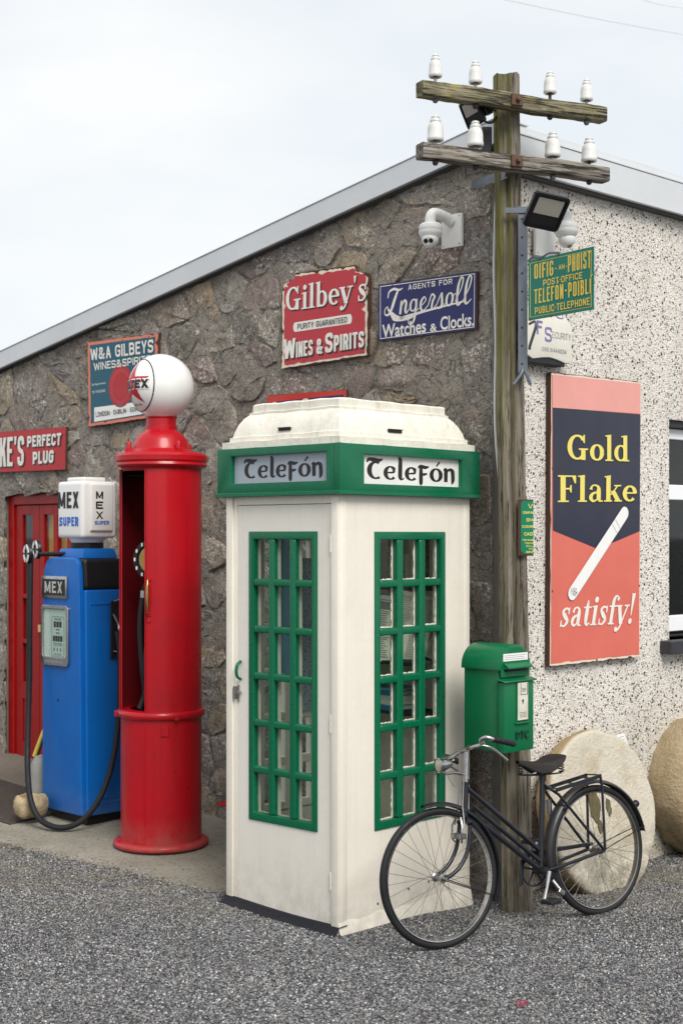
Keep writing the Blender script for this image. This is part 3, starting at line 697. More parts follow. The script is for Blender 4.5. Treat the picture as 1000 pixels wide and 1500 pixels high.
def jagged(quad, inset, jit, n=26, seed=1, corners=0.0):
    """outline of a chipped enamel plate inside the quad"""
    rr = random.Random(seed); out = []
    path = [((inset + corners, inset), (1 - inset - corners, inset)), ((1 - inset, inset + corners), (1 - inset, 1 - inset - corners)),
            ((1 - inset - corners, 1 - inset), (inset + corners, 1 - inset)), ((inset, 1 - inset - corners), (inset, inset + corners))]
    for a, b in path:
        for i in range(n):
            t = i / n; s_ = a[0] + (b[0] - a[0]) * t; q = a[1] + (b[1] - a[1]) * t
            d = abs(rr.gauss(0, jit)) * (3 if rr.random() < .12 else 1)
            if a[1] == b[1]: q += d * (1 if q < .5 else -1)
            else: s_ += d * (1 if s_ < .5 else -1)
            out.append(bil(quad, s_, q))
    return out

# ---------------------------------------------------------------- the walls' frames
D1 = V(-.69519653, .71881971, 0); D2 = V(.71881971, .69519653, 0)
K = V(.949, 8.35, 0)
FL = Frame(K, -D1, D2)            # stone wall: x runs towards the corner (negative = left), y into the wall
FR = Frame(K, D2, D1)             # pebbledash wall
def lin(a, b, t): return a + (b - a) * t

# ---------------------------------------------------------------- ground
def sp_(t, k=7): return math.log1p(math.exp(max(-60, min(60, t * k)))) / k
def gz(x, y):
    s_ = -(x + .25)
    t = min(12, max(-12, (x - .949) * D1.x + (y - 8.35) * D1.y))
    up = .030 * sp_(t) - .015 * sp_(t - 1)
    n_ = -((x - .949) * D2.x + (y - 8.35) * D2.y)
    if t > 1.12 and n_ < 1.2 + .123 * (t - 1.07) - .04: up -= .045
    up += .003 * math.sin(x * 5.1 + y * 3) + .003 * math.sin(y * 7.7 - x * 2)
    return up - .034 * math.exp(-((x - .72) ** 2 + (y - 8.3) ** 2) / .10) + .016 * math.exp(-((x - 1.5) ** 2 + (y - 8.0) ** 2) / .16)
def axis_pts(lo, hi, step, far):
    a = [lo + step * i for i in range(int((hi - lo) / step) + 1)]
    d = step; x = lo; L = []
    while x > -far: d *= 1.6; x -= d; L.append(x)
    d = step; x = a[-1]; H_ = []
    while x < far: d *= 1.6; x += d; H_.append(x)
    return L[::-1] + a + H_
xs = axis_pts(-4, 4, .08, 900); ys = axis_pts(4.5, 14, .08, 900)
g = G(); g.add([(x, y, gz(x, y)) for y in ys for x in xs],
      [(j * len(xs) + i, j * len(xs) + i + 1, (j + 1) * len(xs) + i + 1, (j + 1) * len(xs) + i) for j in range(len(ys) - 1) for i in range(len(xs) - 1)])
ground = tag(g.build('ground', M['ground'], smooth=60, fix=False), 'grey tarmac forecourt covered with pale chippings', kind='structure')

# concrete apron along the stone wall: outer edge 1.2 m from the wall
def slabz(t, n=.6): return .030 + .015 * (t - 1) + .030 * (t - 1) * (1 - n / 1.3)
def sheet(name, mat, t0, t1, n0, n1, dz, depth=.14, wob=.0, seed=3, label=None, n=24):
    """t along the wall from the corner to the left, n out from the wall"""
    rr = random.Random(seed); top = []; m = n
    edge = []
    for i in range(m + 1):
        t = lin(t0, t1, i / m); w_ = n1 + wob * rr.uniform(-1, 1) + (.123 * (t - 1.07) if n1 > 1.19 else 0)
        edge.append(K + D1 * t - D2 * w_ + V(0, 0, slabz(t, w_) + dz))
    inner = [K + D1 * lin(t0, t1, i / m) - D2 * n0 + V(0, 0, slabz(lin(t0, t1, i / m), n0) + dz) for i in range(m + 1)]
    g = G(); vs_ = []
    for a, b in zip(edge, inner): vs_ += [b, a, a - V(0, 0, depth), b - V(0, 0, depth)]
    fs = []
    for i in range(m):
        a = 4 * i; b = 4 * (i + 1)
        fs += [(a, a + 1, b + 1, b), (a + 1, a + 2, b + 2, b + 1), (a + 3, a, b, b + 3)]
    fs += [(0, 3, 2, 1), (4 * m, 4 * m + 1, 4 * m + 2, 4 * m + 3)]
    g.add(vs_, fs)
    return tag(g.build(name, mat, smooth=30, bev=.006), label, kind='structure')
sheet('pavement', M['slab'], 1.07, 3.5, -.03, 1.2, 0, wob=.014, n=60, label='worn concrete apron under the fuel pumps')
sheet('pavement', M['slab'], 3.506, 8.5, 1.126, 1.2, 0, wob=.014, seed=8, n=40, label='worn concrete apron at the far left')
sheet('pavement', M['slab_dark'], 3.506, 8.5, .466, 1.12, .008, seed=4, label='damp dark paving before the red door')
sheet('pavement', M['slab_step'], 3.506, 8.5, -.3, .46, .016, seed=5, label='pale step before the red door')

# ---------------------------------------------------------------- the building
ROOF0, ROOFS = 4.331, .157        # lower edge of the sloping fascia, z = ROOF0 + ROOFS * x
RIGHT_L = 7.0; LEFT_L = -9.5
bld = thing('stone_building', 'rubble stone and pebbledash building with grey metal roof edge behind the kiosk', 'building', FL.at(0, 0, 0))
def roofz(u): return ROOF0 + ROOFS * u
DOOR = (-5.44, -4.36, .20, 2.425)  # opening in the stone wall
# mortar bed: a relief sheet with a body behind it
def mortar_sheet():
    rr = np.random.RandomState(5)
    us = np.arange(LEFT_L, -.085, .042); cols = []
    g = G(); m = 110; vs_ = []
    for i, u in enumerate(us):
        top = roofz(u) + .04
        for j in range(m + 1):
            z = -.3 + (top + .3) * j / m
            d = -.0105 + .007 * math.sin(u * 9.1 + z * 4.3) * math.sin(z * 11.7 - u * 3) + .0055 * rr.randn()
            vs_.append((float(u), float(d), float(z)))
    fs = []
    for i in range(len(us) - 1):
        for j in range(m):
            u = (us[i] + us[i + 1]) / 2; z = -.3 + (roofz(u) + .34) * (j + .5) / m
            if DOOR[0] < u < DOOR[1] and z < DOOR[3]: continue
            a = i * (m + 1) + j; b = (i + 1) * (m + 1) + j
            fs.append((a, b, b + 1, a + 1))
    g.add(vs_, fs); return g
wall = mortar_sheet().build('stone_wall', M['mortar'], bld, smooth=50, fix=False)
# quoin blocks, cement strip and the body of the corner
g = G(); g.box(-.105, -.002, -.012, .3, -.3, roofz(-.05) + .02); g.build('cement_strip', M['render_strip'], bld, bev=.008, seg=2)
def stones():
    rr = random.Random(11); ax = 1.38; seeds = []
    sp = .225; row = 0; z = -.1
    while z < 4.6:
        u = -6.35 + (row % 2) * sp * .5 * ax
        while u < -.34:
            if rr.random() > .10: seeds.append((u + rr.uniform(-.42, .42) * sp * ax, z + rr.uniform(-.36, .36) * sp))
            if rr.random() < .12: seeds.append((u + rr.uniform(.2, .5) * sp * ax, z + rr.uniform(.2, .5) * sp))
            u += sp * ax
        z += sp; row += 1
    seeds = [s_ for s_ in seeds if s_[1] < roofz(s_[0]) - .02 and s_[0] > -6.3]
    seeds = [s_ for s_ in seeds if not (DOOR[0] < s_[0] < DOOR[1] and s_[1] < DOOR[3])]
    def clip(poly, nx, nz, c):        # keep nx*u + nz*z <= c
        out = []
        for i in range(len(poly)):
            a = poly[i]; b = poly[(i + 1) % len(poly)]
            da = nx * a[0] + nz * a[1] - c; db = nx * b[0] + nz * b[1] - c
            if da <= 0: out.append(a)
            if da * db < 0:
                t = da / (da - db); out.append((a[0] + (b[0] - a[0]) * t, a[1] + (b[1] - a[1]) * t))
        return out
    cells = []
    for i, s_ in enumerate(seeds):
        P = [(s_[0] - 1, s_[1] - 1), (s_[0] + 1, s_[1] - 1), (s_[0] + 1, s_[1] + 1), (s_[0] - 1, s_[1] + 1)]
        for j, q in enumerate(seeds):
            if i == j: continue
            du, dz = (q[0] - s_[0]), (q[1] - s_[1])
            if abs(du) > 1.1 or abs(dz) > .8: continue
            nx, nz = du / ax ** 2, dz
            c = nx * (s_[0] + q[0]) / 2 + nz * (s_[1] + q[1]) / 2
            P = clip(P, nx, nz, c)
            if len(P) < 3: break
        P = clip(P, 0, -1, .12); P = clip(P, 1, 0, -.33) if len(P) > 2 else P
        if len(P) > 2: P = clip(P, -ROOFS, 1, ROOF0 - .005)
        if len(P) > 2: P = clip(P, -1, 0, 6.3)
        if len(P) < 3: continue
        if s_[1] < DOOR[3]:
            if s_[0] >= DOOR[1]: P = clip(P, -1, 0, -DOOR[1])
            elif s_[0] <= DOOR[0]: P = clip(P, 1, 0, DOOR[0])
        elif DOOR[0] < s_[0] < DOOR[1]: P = clip(P, 0, -1, -DOOR[3])
        if len(P) < 3: continue
        cells.append(P)
    # quoins down the corner
    z = -.1
    while z < roofz(-.2) - .05:
        h = rr.choice((.2, .26, .31, .38)); w_ = rr.choice((.2, .26, .3)); top = min(z + h, roofz(-.12) - .02)
        cells.append([(-.33 if w_ > .28 else -.33, z), (-.1, z), (-.1, top), (-.33, top)]); z += h
    return cells
def stone_mesh(P, rr, k):
    # shrink to leave the joint, break up the edges, crown the face
    cu = sum(p[0] for p in P) / len(P); cz = sum(p[1] for p in P) / len(P)
    size = math.sqrt(abs(sum(P[i][0] * P[(i + 1) % len(P)][1] - P[(i + 1) % len(P)][0] * P[i][1] for i in range(len(P)))) / 2)
    if size < .05: return None
    gap = .004 + rr.random() * .006
    ring = []
    for i in range(len(P)):
        a = P[i]; b = P[(i + 1) % len(P)]; L = math.hypot(b[0] - a[0], b[1] - a[1])
        m = max(1, int(L / .045))
        for q in range(m):
            t = q / m; u = a[0] + (b[0] - a[0]) * t; z = a[1] + (b[1] - a[1]) * t
            du, dz = u - cu, z - cz; d = math.hypot(du, dz) or 1
            f = max(.3, (d - gap - (.016 if q == 0 else 0) + rr.uniform(-.012, .005)) / d)
            ring.append((cu + du * f, cz + dz * f))
    n = len(ring)
    if n < 5: return None
    pr = rr.uniform(.003, .014); tu = rr.uniform(-.07, .07); tz = rr.uniform(-.07, .07)
    def dep(u, z, base): return -(base + pr + (u - cu) * tu + (z - cz) * tz)
    vs_ = [(u, .03, z) for u, z in ring]
    vs_ += [(u, dep(u, z, -.004 + rr.uniform(-.003, .003)), z) for u, z in ring]
    for f, b in ((.95, .008), (.70, .008), (.38, .007)):
        vs_ += [(cu + (u - cu) * f + rr.uniform(-.006, .006), dep(u, z, b + rr.uniform(-.007, .005)), cz + (z - cz) * f + rr.uniform(-.006, .006)) for u, z in ring]
    vs_.append((cu, dep(cu, cz, .017), cz)); c = len(vs_) - 1
    fs = []
    for r_ in range(4):
        for i in range(n):
            j = (i + 1) % n; fs.append((r_ * n + i, r_ * n + j, (r_ + 1) * n + j, (r_ + 1) * n + i))
    fs += [(4 * n + i, 4 * n + (i + 1) % n, c) for i in range(n)]
    g = G(); g.add(vs_, fs); return g, size
_rr = random.Random(21); _st = []
for k, P in enumerate(stones()):
    q = stone_mesh(P, _rr, k)
    if q:
        cu = sum(p[0] for p in P) / len(P)
        _st.append((q[1] / (8.4 - cu * .7), q[0]))
_st.sort(key=lambda t: -t[0])
for s_, gg in _st[:299]: gg.build('stone', M['stone'], wall, smooth=42)
rest = G()
for s_, gg in _st[299:]: rest.add(gg.v, gg.f)
if rest.v: tag(rest.build('small_stones', M['stone'], wall, smooth=42), kind='stuff')

# pebbledash wall with its window opening
E_RIGHT = 4.195
WX0, WX1, WZ0, WZ1 = 1.652, 2.75, 1.40, 2.842
def place(gobj):                  # geometry given in FR coordinates, parented under the building (FL frame)
    m = FL.mat().inverted() @ FR.mat()
    gobj.v = [tuple(m @ Vector(p)) for p in gobj.v]; return gobj
g = G(); T_ = .30
g.box(0, WX0, 0, T_, -.3, E_RIGHT); g.box(WX0, WX1, 0, T_, -.3, WZ0); g.box(WX0, WX1, 0, T_, WZ1, E_RIGHT); g.box(WX1, RIGHT_L, 0, T_, -.3, E_RIGHT)
place(g).build('pebbledash_wall', M['pebbledash'], bld, smooth=0)
# roof: sloping sheet and its metal edge trims
OV = .075
g = G()
def fas(u0, u1, z0, z1, y0, y1, s0=ROOFS):
    g.add([(u, y, (ROOF0 if z < 2 else 0) + ROOFS * u + (z if z < 2 else 0)) for z in (z0, z1) for u in (u0, u1) for y in (y0, y1)],
          [(0, 1, 3, 2), (4, 6, 7, 5), (0, 4, 5, 1), (2, 3, 7, 6), (0, 2, 6, 4), (1, 5, 7, 3)])
fas(LEFT_L - .3, .05, .0, .140, -OV, -OV + .02); g.build('verge_trim', M['fascia'], bld, bev=.004)
g = G(); fas(LEFT_L - .3, .0, -.012, .0, -OV + .0, .02); g.build('verge_soffit', M['fascia_dark'], bld)
g = G(); fas(LEFT_L - .3, .0, .1405, .146, -OV - .005, .2); g.build('verge_cap', M['fascia'], bld)
g = G(); g.add([(u, y, roofz(u) + dz) for dz in (.02, .125) for u in (LEFT_L - .3, .0) for y in (-.04, RIGHT_L)],
               [(0, 1, 3, 2), (4, 6, 7, 5), (0, 4, 5, 1), (2, 3, 7, 6), (0, 2, 6, 4), (1, 5, 7, 3)]); g.build('roof_sheet', M['fascia'], bld)
g = G(); g.box(-.03, RIGHT_L + .1, -.085, -.06, 4.168, 4.372); place(g).build('eaves_fascia', M['fascia'], bld, bev=.004)
g = G(); g.box(-.03, RIGHT_L + .1, -.09, .35, 4.3725, 4.380); place(g).build('eaves_cap', M['fascia'], bld)
g = G(); g.box(-.03, RIGHT_L + .1, -.059, .0, 4.158, 4.169); place(g).build('eaves_soffit', M['fascia_dark'], bld)
# other walls close the building off
g = G(); g.box(LEFT_L - .2, LEFT_L, 0.02, 7, -.3, roofz(LEFT_L)); g.box(LEFT_L, -.3, 6.8, 7, -.3, 2.9); g.build('rear_wall', M['render_strip'], bld)
g = G(); g.box(LEFT_L, -.302, .32, 6.8, -.02, .0); g.build('room_floor', M['dark'], bld)

# red door in the stone wall
x0, x1, z0, z1 = DOOR
g = G(); g.box(x0 - .25, x1 + .3, -.006, .22, z1 + .002, z1 + .03); g.build('lintel', M['rusty'], bld)
g = G(); g.box(x0 - .3, x0, .02, .3, z0 - .3, z1); g.box(x1, x1 + .3, .02, .3, z0 - .3, z1); g.build('door_reveal', M['render_strip'], bld)
dr = G(); yy = .05
dr.box(x0, x0 + .085, yy - .02, yy + .08, z0, z1); dr.box(x1 - .07, x1, yy - .02, yy + .08, z0, z1); dr.box(x0 + .085, x1 - .07, yy - .02, yy + .08, z1 - .085, z1)
door = dr.build('door', M['door_red'], bld, bev=.004)
mid = -4.99
for bars in (((x0 + .088, -5.25), (-5.095, mid - .003)), ((mid + .003, -4.925), (-4.785, -4.725), (-4.585, x1 - .073))):
    g = G(); a, b = bars[0][0], bars[-1][1]
    for p, q in bars: g.box(p, q, yy, yy + .045, z0 + .01, z1 - .09)
    panes = [(bars[i][1], bars[i + 1][0]) for i in range(len(bars) - 1)]
    for c0, c1 in panes:
        g.box(c0, c1, yy + .012, yy + .032, z0 + .16, z0 + .52)
        for q0, q1 in ((z0 + .01, z0 + .16), (z0 + .52, z0 + .66), (z0 + .985, z0 + 1.02), (z0 + 1.36, z0 + 1.395), (z1 - .17, z1 - .09)): g.box(c0, c1, yy + .001, yy + .044, q0, q1)
    g.build('door_leaf', M['door_red'], door, bev=.003)
    for c0, c1 in panes:
        for q0, q1 in ((z0 + .66, z0 + .985), (z0 + 1.02, z0 + 1.36), (z0 + 1.395, z1 - .17)):
            g = G(); g.box(c0, c1, yy + .018, yy + .022, q0, q1); g.build('pane', M['glass'], door, smooth=0)
g = G(); g.obox((mid + .05, yy - .012, z0 + 1.12), (1, 0, 0), (0, 1, 0), (0, 0, 1), .045, .004, .03); g.build('door_notice', M['yellowpaper'], door)
# what shows through the door's glass
cur = thing('ochre_curtain', 'ochre fabric hanging inside behind the red glazed door', 'curtain', FL.at(-4.94, .11, z0))
g = G(); pts = [(i * .017, .012 * math.sin(i * 1.1)) for i in range(20)]
g.add([(p[0], p[1], z) for z in (1.3, 2.08) for p in pts], [(i, i + 1, i + 21, i + 20) for i in range(19)]); g.build('fabric', M['ochre_curtain'], cur)

# window in the pebbledash wall
g = G(); 
for a in ((WX0, WX0 + .045, .03, .16, WZ0, WZ1), (WX1 - .045, WX1, .03, .16, WZ0, WZ1), (WX0 + .045, WX1 - .045, .03, .16, WZ1 - .045, WZ1)): g.box(*a)
win = place(g).build('window', M['frame_grey'], bld, bev=.003)
def wbox(name, mat, *bs, bev=.004):
    g = G()
    for b in bs: g.box(*b)
    return place(g).build(name, mat, win, bev=bev)
xa, xb = WX0 + .047, WX1 - .047
wbox('frame', M['upvc'], (xa, xa + .055, .08, .15, WZ0 + .045, WZ1 - .05), (xb - .055, xb, .08, .15, WZ0 + .045, WZ1 - .05), (xa + .055, xb - .055, .08, .15, WZ1 - .12, WZ1 - .05),
     (xa + .055, xb - .055, .08, .15, WZ0 + .045, WZ0 + .15), (xa + .055, xb - .055, .08, .15, 2.32, 2.42))
wbox('pane', M['glass_dark'], (xa + .055, xb - .055, .11, .116, WZ0 + .15, 2.32), bev=0)
wbox('pane', M['glass_dark'], (xa + .055, xb - .055, .11, .116, 2.42, WZ1 - .12), bev=0)
wbox('sill', M['frame_grey'], (WX0 - .105, WX1 + .1, -.09, .16, WZ0 - .085, WZ0), bev=.006)
wbox('dark_room_sheet', M['stone' if 0 else 'dark'], (xa, xb, .28, .29, WZ0, WZ1), bev=0)  # near-black sheet behind the panes paints in the darkness of the room
# ---------------------------------------------------------------- enamel signs
class Sign:
    def __init__(s, name, label, fr, TL, TR, BR, BL, out, group=None, cat='sign'):
        s.out = out; s.fr = fr
        x, z = fr.on(*BL, out); s.ox, s.oz = x, z
        s.root = thing(name, label, cat, fr.at(x, -out, z), group)
        s.quad = [s.p(*c) for c in (TL, TR, BR, BL)]
    def p(s, px, py):
        x, z = s.fr.on(px, py, s.out); return (x - s.ox, z - s.oz)
    def q(s, *c): return [s.p(*a) for a in c]
    def sub(s, x0, z0, x1, z1): return [bil(s.quad, x0, z1), bil(s.quad, x1, z1), bil(s.quad, x1, z0), bil(s.quad, x0, z0)]
    def plate(s, mat=None, th=.012, corners=0, jit=.004, seed=1, inset=0):
        poly = jagged(s.quad, inset, jit, 18, seed, corners)
        return shape2d(s.root, 'plate', poly, 0, mat or M['rust_edge'], th)
    def face(s, name, mat, inset, jit, seed, out=.0015, corners=0, n=26):
        return shape2d(s.root, name, jagged(s.quad, inset, jit, n, seed, corners), out, mat)
    def line(s, q, w_, out, mat, name='border'):
        """thin frame line along a quad"""
        g = G(); TL, TR, BR, BL = q; cx = sum(p[0] for p in q) / 4; cz = sum(p[1] for p in q) / 4
        inn = [(p[0] + (w_ if p[0] < cx else -w_), p[1] + (w_ if p[1] < cz else -w_)) for p in q]
        vs_ = [(p[0], -out, p[1]) for p in q] + [(p[0], -out, p[1]) for p in inn]
        g.add(vs_, [(i, (i + 1) % 4, 4 + (i + 1) % 4, 4 + i) for i in range(4)])
        return g.build(name, mat, s.root, smooth=0, fix=False)
    def screws(s, pts, r=.006, mat=None):
        for px, py in pts:
            x, z = s.p(px, py); g = G(); g.lathe([(0, .005), (r * .6, .0045), (r, .002), (r, 0)], 10, o=(x, -.001, z), ax=(1, 0, 0), ay=(0, 0, 1), az=(0, -1, 0))
            g.build('screw', mat or M['rusty'], s.root)

# Gilbey's, red with cut corners
S = Sign('enamel_sign', "red Gilbey's wines and spirits sign with cut upper corners and chipped cream edge", FL, (413, 403), (541, 386), (539, 521), (412, 541), .045, 'enamel signs on the stone wall')
cut = [bil(S.quad, *c) for c in ((0, 0), (1, 0), (1, .86), (.86, 1), (.16, 1), (0, .86))]
def cutpoly(ins, jit, seed, n=14):
    rr = random.Random(seed); c = [(ins, ins), (1 - ins, ins), (1 - ins, .85), (.985 - ins, .90), (.86, .93), (.84, 1 - ins), (.17, 1 - ins), (.15, .95), (.03 + ins, .90), (ins, .86)]
    out = []
    for i in range(len(c)):
        a = c[i]; b = c[(i + 1) % len(c)]; m = n if i in (0, 1, 5, 9) else 3
        for k in range(m):
            t = k / m; x = lin(a[0], b[0], t); y = lin(a[1], b[1], t)
            d = abs(rr.gauss(0, jit)) * (2.6 if rr.random() < .15 else 1)
            x += d * (.5 - x) * 2; y += d * (.5 - y) * 2
            out.append(bil(S.quad, x, y))
    return out
shape2d(S.root, 'plate', cutpoly(-.006, .004, 2), 0, M['rust_edge'], .02)
shape2d(S.root, 'border', cutpoly(.006, .008, 4, 22), .002, M['border_cream'])
shape2d(S.root, 'face', cutpoly(.030, .006, 9, 22), .0035, M['gilbey_red'])
t_ = pen_text("Gilbey's", SERIF)
qd = S.q((420, 420), (537, 401), (537, 450), (419, 466))
letter(S.root, t_, qd, .005, M['black_print'], 'lettering_shadow', shift=(.009, -.009), stagger=4e-5); letter(S.root, t_, qd, .0057, M['white_print'], stagger=4e-5)
pl = S.sub(.17, .375, .80, .475); L_, Rr = pl[3], pl[1]
h2 = (pl[0][1] - pl[3][1]) / 2; P_ = []
for i in range(9): a = R(90 + 180 * i / 8); P_.append((pl[3][0] + h2 * .6 * math.cos(a), pl[3][1] + h2 + h2 * math.sin(a)))
for i in range(9): a = R(-90 + 180 * i / 8); P_.append((pl[2][0] + h2 * .6 * math.cos(a), pl[2][1] + h2 + h2 * math.sin(a)))
shape2d(S.root, 'name_band', P_, .0045, M['white_print'])
caps(S.root, 'PURITY GUARANTEED', S.sub(.20, .395, .775, .455), .006, M['black_print'], t=.15, gap=1.0)
for a, b, c, d in (('W', .035, .075, 0), ('&', .43, .09, 1), ('S', .515, .085, 2)): pass
for txt, x0_, x1_, zt in (('W', .035, .175, .31), ('INES', .185, .385, .265), ('&', .425, .495, .265), ('S', .525, .615, .31), ('PIRITS', .625, .96, .275)):
    b0 = .10
    for dx, dz, o_, mt, nm in ((.011, -.011, .005, 'black_print', 'lettering_shadow'), (0, 0, .0065, 'white_print', 'lettering')):
        caps(S.root, txt, S.sub(x0_, b0, x1_, zt), o_, M[mt], t=.24 if zt < .28 else .2, gap=.45, shift=(dx, dz), name=nm)
S.screws([(419, 529), (533, 516), (418, 480)])

# Ingersoll, navy
S = Sign('enamel_sign', 'navy blue Ingersoll watches and clocks sign left of the wooden pole', FL, (554, 417), (699, 397), (698, 482), (554, 500), .04, 'enamel signs on the stone wall')
S.plate(th=.018, seed=6, jit=.002); S.face('face', M['navy'], .004, .002, 4)
S.line(S.sub(.022, .035, .978, .965), .0045, .003, M['white_print'])
caps(S.root, 'AGENTS FOR', S.q((598, 417), (663, 408), (663, 416), (598, 425)), .003, M['white_print'], t=.2, gap=1.2)
letter(S.root, pen_text('Ingersoll', SCRIPT, .12), S.q((563, 424), (692, 402), (692, 462), (563, 482)), .003, M['white_print'])
sw = Pen(); sw.ribbon([(x, y, w_) for x, y, w_ in spl([(0, .9, .02), (.10, .42, .10), (.20, .26, .24), (.34, .40, .14), (.65, .58, .10), (1, .78, .09)], 8)])
letter(S.root, ([tuple(q) for q in sw.v], sw.f), S.q((567, 452), (684, 438), (684, 455), (567, 474)), .0034, M['white_print'], 'swoosh')
for txt, a, b, t, d in (('Watches', 560, 624, 0, 0), ('&', 630, 640, 6, 0), ('Clocks.', 645, 694, 0, 0)):
    ya = lambda x: 496 - (x - 560) * .140; up = 20 - t * 1.4
    word(S.root, txt, S.q((a, ya(a) - up), (b, ya(b) - up), (b, ya(b)), (a, ya(a))), .003, M['white_print'], bold=.018)
S.screws([(575, 418), (672, 403), (617, 491)])

# W & A Gilbey's, teal with salmon border
S = Sign('enamel_sign', "teal W and A Gilbey's sign with salmon border behind the white pump globe", FL, (128, 501), (233, 487), (229, 611), (130, 626), .05, 'enamel signs on the stone wall')
S.plate(th=.02, seed=3, jit=.003); S.face('border', M['border_salmon'], .004, .004, 5)
S.face('face', M['teal'], .042, .0015, 5, .003)
caps(S.root, 'W&A GILBEYS', S.q((133, 511), (226, 497), (226, 516), (134, 528)), .0045, M['white_print'], t=.19, gap=.7)
caps(S.root, 'WINES&SPIRITS', S.q((138, 532), (222, 520), (222, 531), (139, 543)), .0045, M['white_print'], t=.19, gap=.9)
for r_, mt, o_ in ((.078, 'plug_red', .0045), (.066, 'gilbey_red', .006), (.052, 'plug_red', .0075)):
    c = S.p(178, 566); shape2d(S.root, 'seal', [(c[0] + r_ * 2 * math.cos(R(i * 12)), c[1] + r_ * 2.05 * math.sin(R(i * 12))) for i in range(30)], o_, M[mt])
shape2d(S.root, 'name_band', S.q((139, 597), (225, 586), (225, 604), (139, 618)), .0045, M['clean_white'])
caps(S.root, 'LONDON · DUBLIN · EDINBURGH', S.q((141, 604), (223, 593), (223, 599), (142, 611)), .006, M['black_print'], t=.16, gap=1)
word(S.root, 'By Appointment', S.q((136, 562), (156, 559), (156, 563), (136, 566)), .0045, M['clean_white'])
word(S.root, 'TO THE KING', S.q((136, 573), (155, 570), (155, 574), (136, 577)), .0045, M['clean_white'])
S.screws([(180, 498), (219, 493), (179, 620)])

# Clarke's Perfect Plug, red, runs out of the picture
S = Sign('enamel_sign', "long red Clarke's Perfect Plug sign above the red door", FL, (-50, 637), (98, 625), (97, 688), (-49, 694), .045, 'enamel signs on the stone wall')
S.plate(th=.015, seed=9, jit=.002); S.face('face', M['plug_red'], .004, .0012, 7)
for body, q in (("CLARKE'S", ((-40, 646), (37, 638), (36, 682), (-39, 686))), ('PERFECT', ((41, 639), (91, 634), (90, 652), (41, 655))), ('PLUG', ((49, 662), (80, 659), (79, 678), (49, 680)))):
    caps(S.root, body, S.q(*q), .003, M['black_print'], t=.26, gap=.5, shift=(.014, -.012), name='lettering_shadow')
    caps(S.root, body, S.q(*q), .0045, M['white_print'], t=.24, gap=.5)

# the sign that peeps out above the kiosk roof
S = Sign('enamel_sign', 'orange red and navy sign mostly hidden behind the kiosk roof', FL, (391, 579), (508, 570), (508, 660), (391, 671), .045, 'enamel signs on the stone wall')
S.plate(th=.015, seed=12, jit=.004); S.face('border', M['peek_red'], .003, .005, 12); 
shape2d(S.root, 'face', S.q((400, 589), (503, 578), (503, 652), (400, 662)), .003, M['navy'])
caps(S.root, 'A', S.q((396, 590), (409, 588), (409, 622), (396, 624)), .0045, M['white_print'], t=.2); caps(S.root, 'C', S.q((440, 585), (454, 583), (454, 617), (440, 619)), .0045, M['white_print'], t=.2)

# Gold Flake
S = Sign('enamel_sign', 'tall salmon and navy Gold Flake sign with a cigarette on the pebbledash wall', FR, (806, 545), (938, 559), (936, 963), (804, 977), .04)
S.plate(th=.03, seed=14, jit=.0012); S.face('border', M['border_cream'], .002, .0015, 14)
S.face('face', M['salmon'], .010, .0012, 15, .003)
shape2d(S.root, 'upper_field', S.q((808, 549), (936.5, 562), (936, 606), (808, 597)), .0042, M['salmon_pale'])
shape2d(S.root, 'dark_field', S.q((808, 597), (936.5, 607), (935.5, 778), (874, 804), (808.5, 777)), .0045, M['gf_navy'])
for body, q in (('Gold', ((829, 634), (919, 638), (919, 676), (829, 674))), ('Flake', ((815, 695), (931, 697), (930, 735), (815, 736)))):
    t_ = pen_text(body, SERIF); qd = S.q(*q)
    letter(S.root, t_, qd, .0055, M['black_print'], 'lettering_shadow', shift=(.006, -.006)); letter(S.root, t_, qd, .0075, M['gold_print'])
letter(S.root, pen_text('satisfy!', SERIF, .24), S.q((818, 874), (929, 869), (928, 924), (818, 930)), .0055, M['white_print'])
def cig():
    a = S.p(836, 869); b = S.p(912, 752); d = Vector((b[0] - a[0], b[1] - a[1])); L = d.length; d.normalize(); n_ = Vector((-d.y, d.x)); w_ = .041
    def e(t, s_): q = Vector(a) + d * (L * t) + n_ * (w_ * s_); return (q.x, q.y)
    def cap(t, sgn, k=8): return [e(t + sgn * .06 * math.sin(math.pi * i / k), math.cos(math.pi * i / k) * (1 if sgn > 0 else -1)) for i in range(k + 1)]
    shape2d(S.root, 'cigarette_outline', [e(0, -1.12)] + cap(0, -1)[::-1] + cap(1, 1), .0086, M['grey_print'])
    shape2d(S.root, 'cigarette', cap(.0, -1)[::-1] + cap(1.0, 1)[::-1], .0098, M['clean_white'])
    shape2d(S.root, 'cigarette_band', [e(.86, -.9), e(.86, .9), e(.865, .9), e(.865, -.9)], .0105, M['grey_print'])
    shape2d(S.root, 'cigarette_band', [e(.80, -.9), e(.80, .9), e(.805, .9), e(.805, -.9)], .0105, M['grey_print'])
    rr = random.Random(4); g = G()
    c = e(.02, 0)
    for i in range(60):
        r_ = .036 * math.sqrt(rr.random()); t = rr.uniform(0, 6.28); x = c[0] + r_ * math.cos(t) * .9; z = c[1] + r_ * math.sin(t) * .7; q = rr.uniform(0, 3.14); l = .006
        dx, dz = l * math.cos(q), l * math.sin(q)
        k = len(g.v); g.add([(x - dx, -.0108 - i * 2e-5, z - dz), (x + dx, -.0108 - i * 2e-5, z + dz), (x + dx + .0015, -.0108 - i * 2e-5, z + dz + .002), (x - dx + .0015, -.0108 - i * 2e-5, z - dz + .002)], [(0, 1, 2, 3)])
    g.build('tobacco_end', M['grey_print'], S.root, smooth=0, fix=False)
cig()
S.screws([(874, 552), (873, 967), (808, 686), (808, 866), (935, 858), (936, 695)], .008)

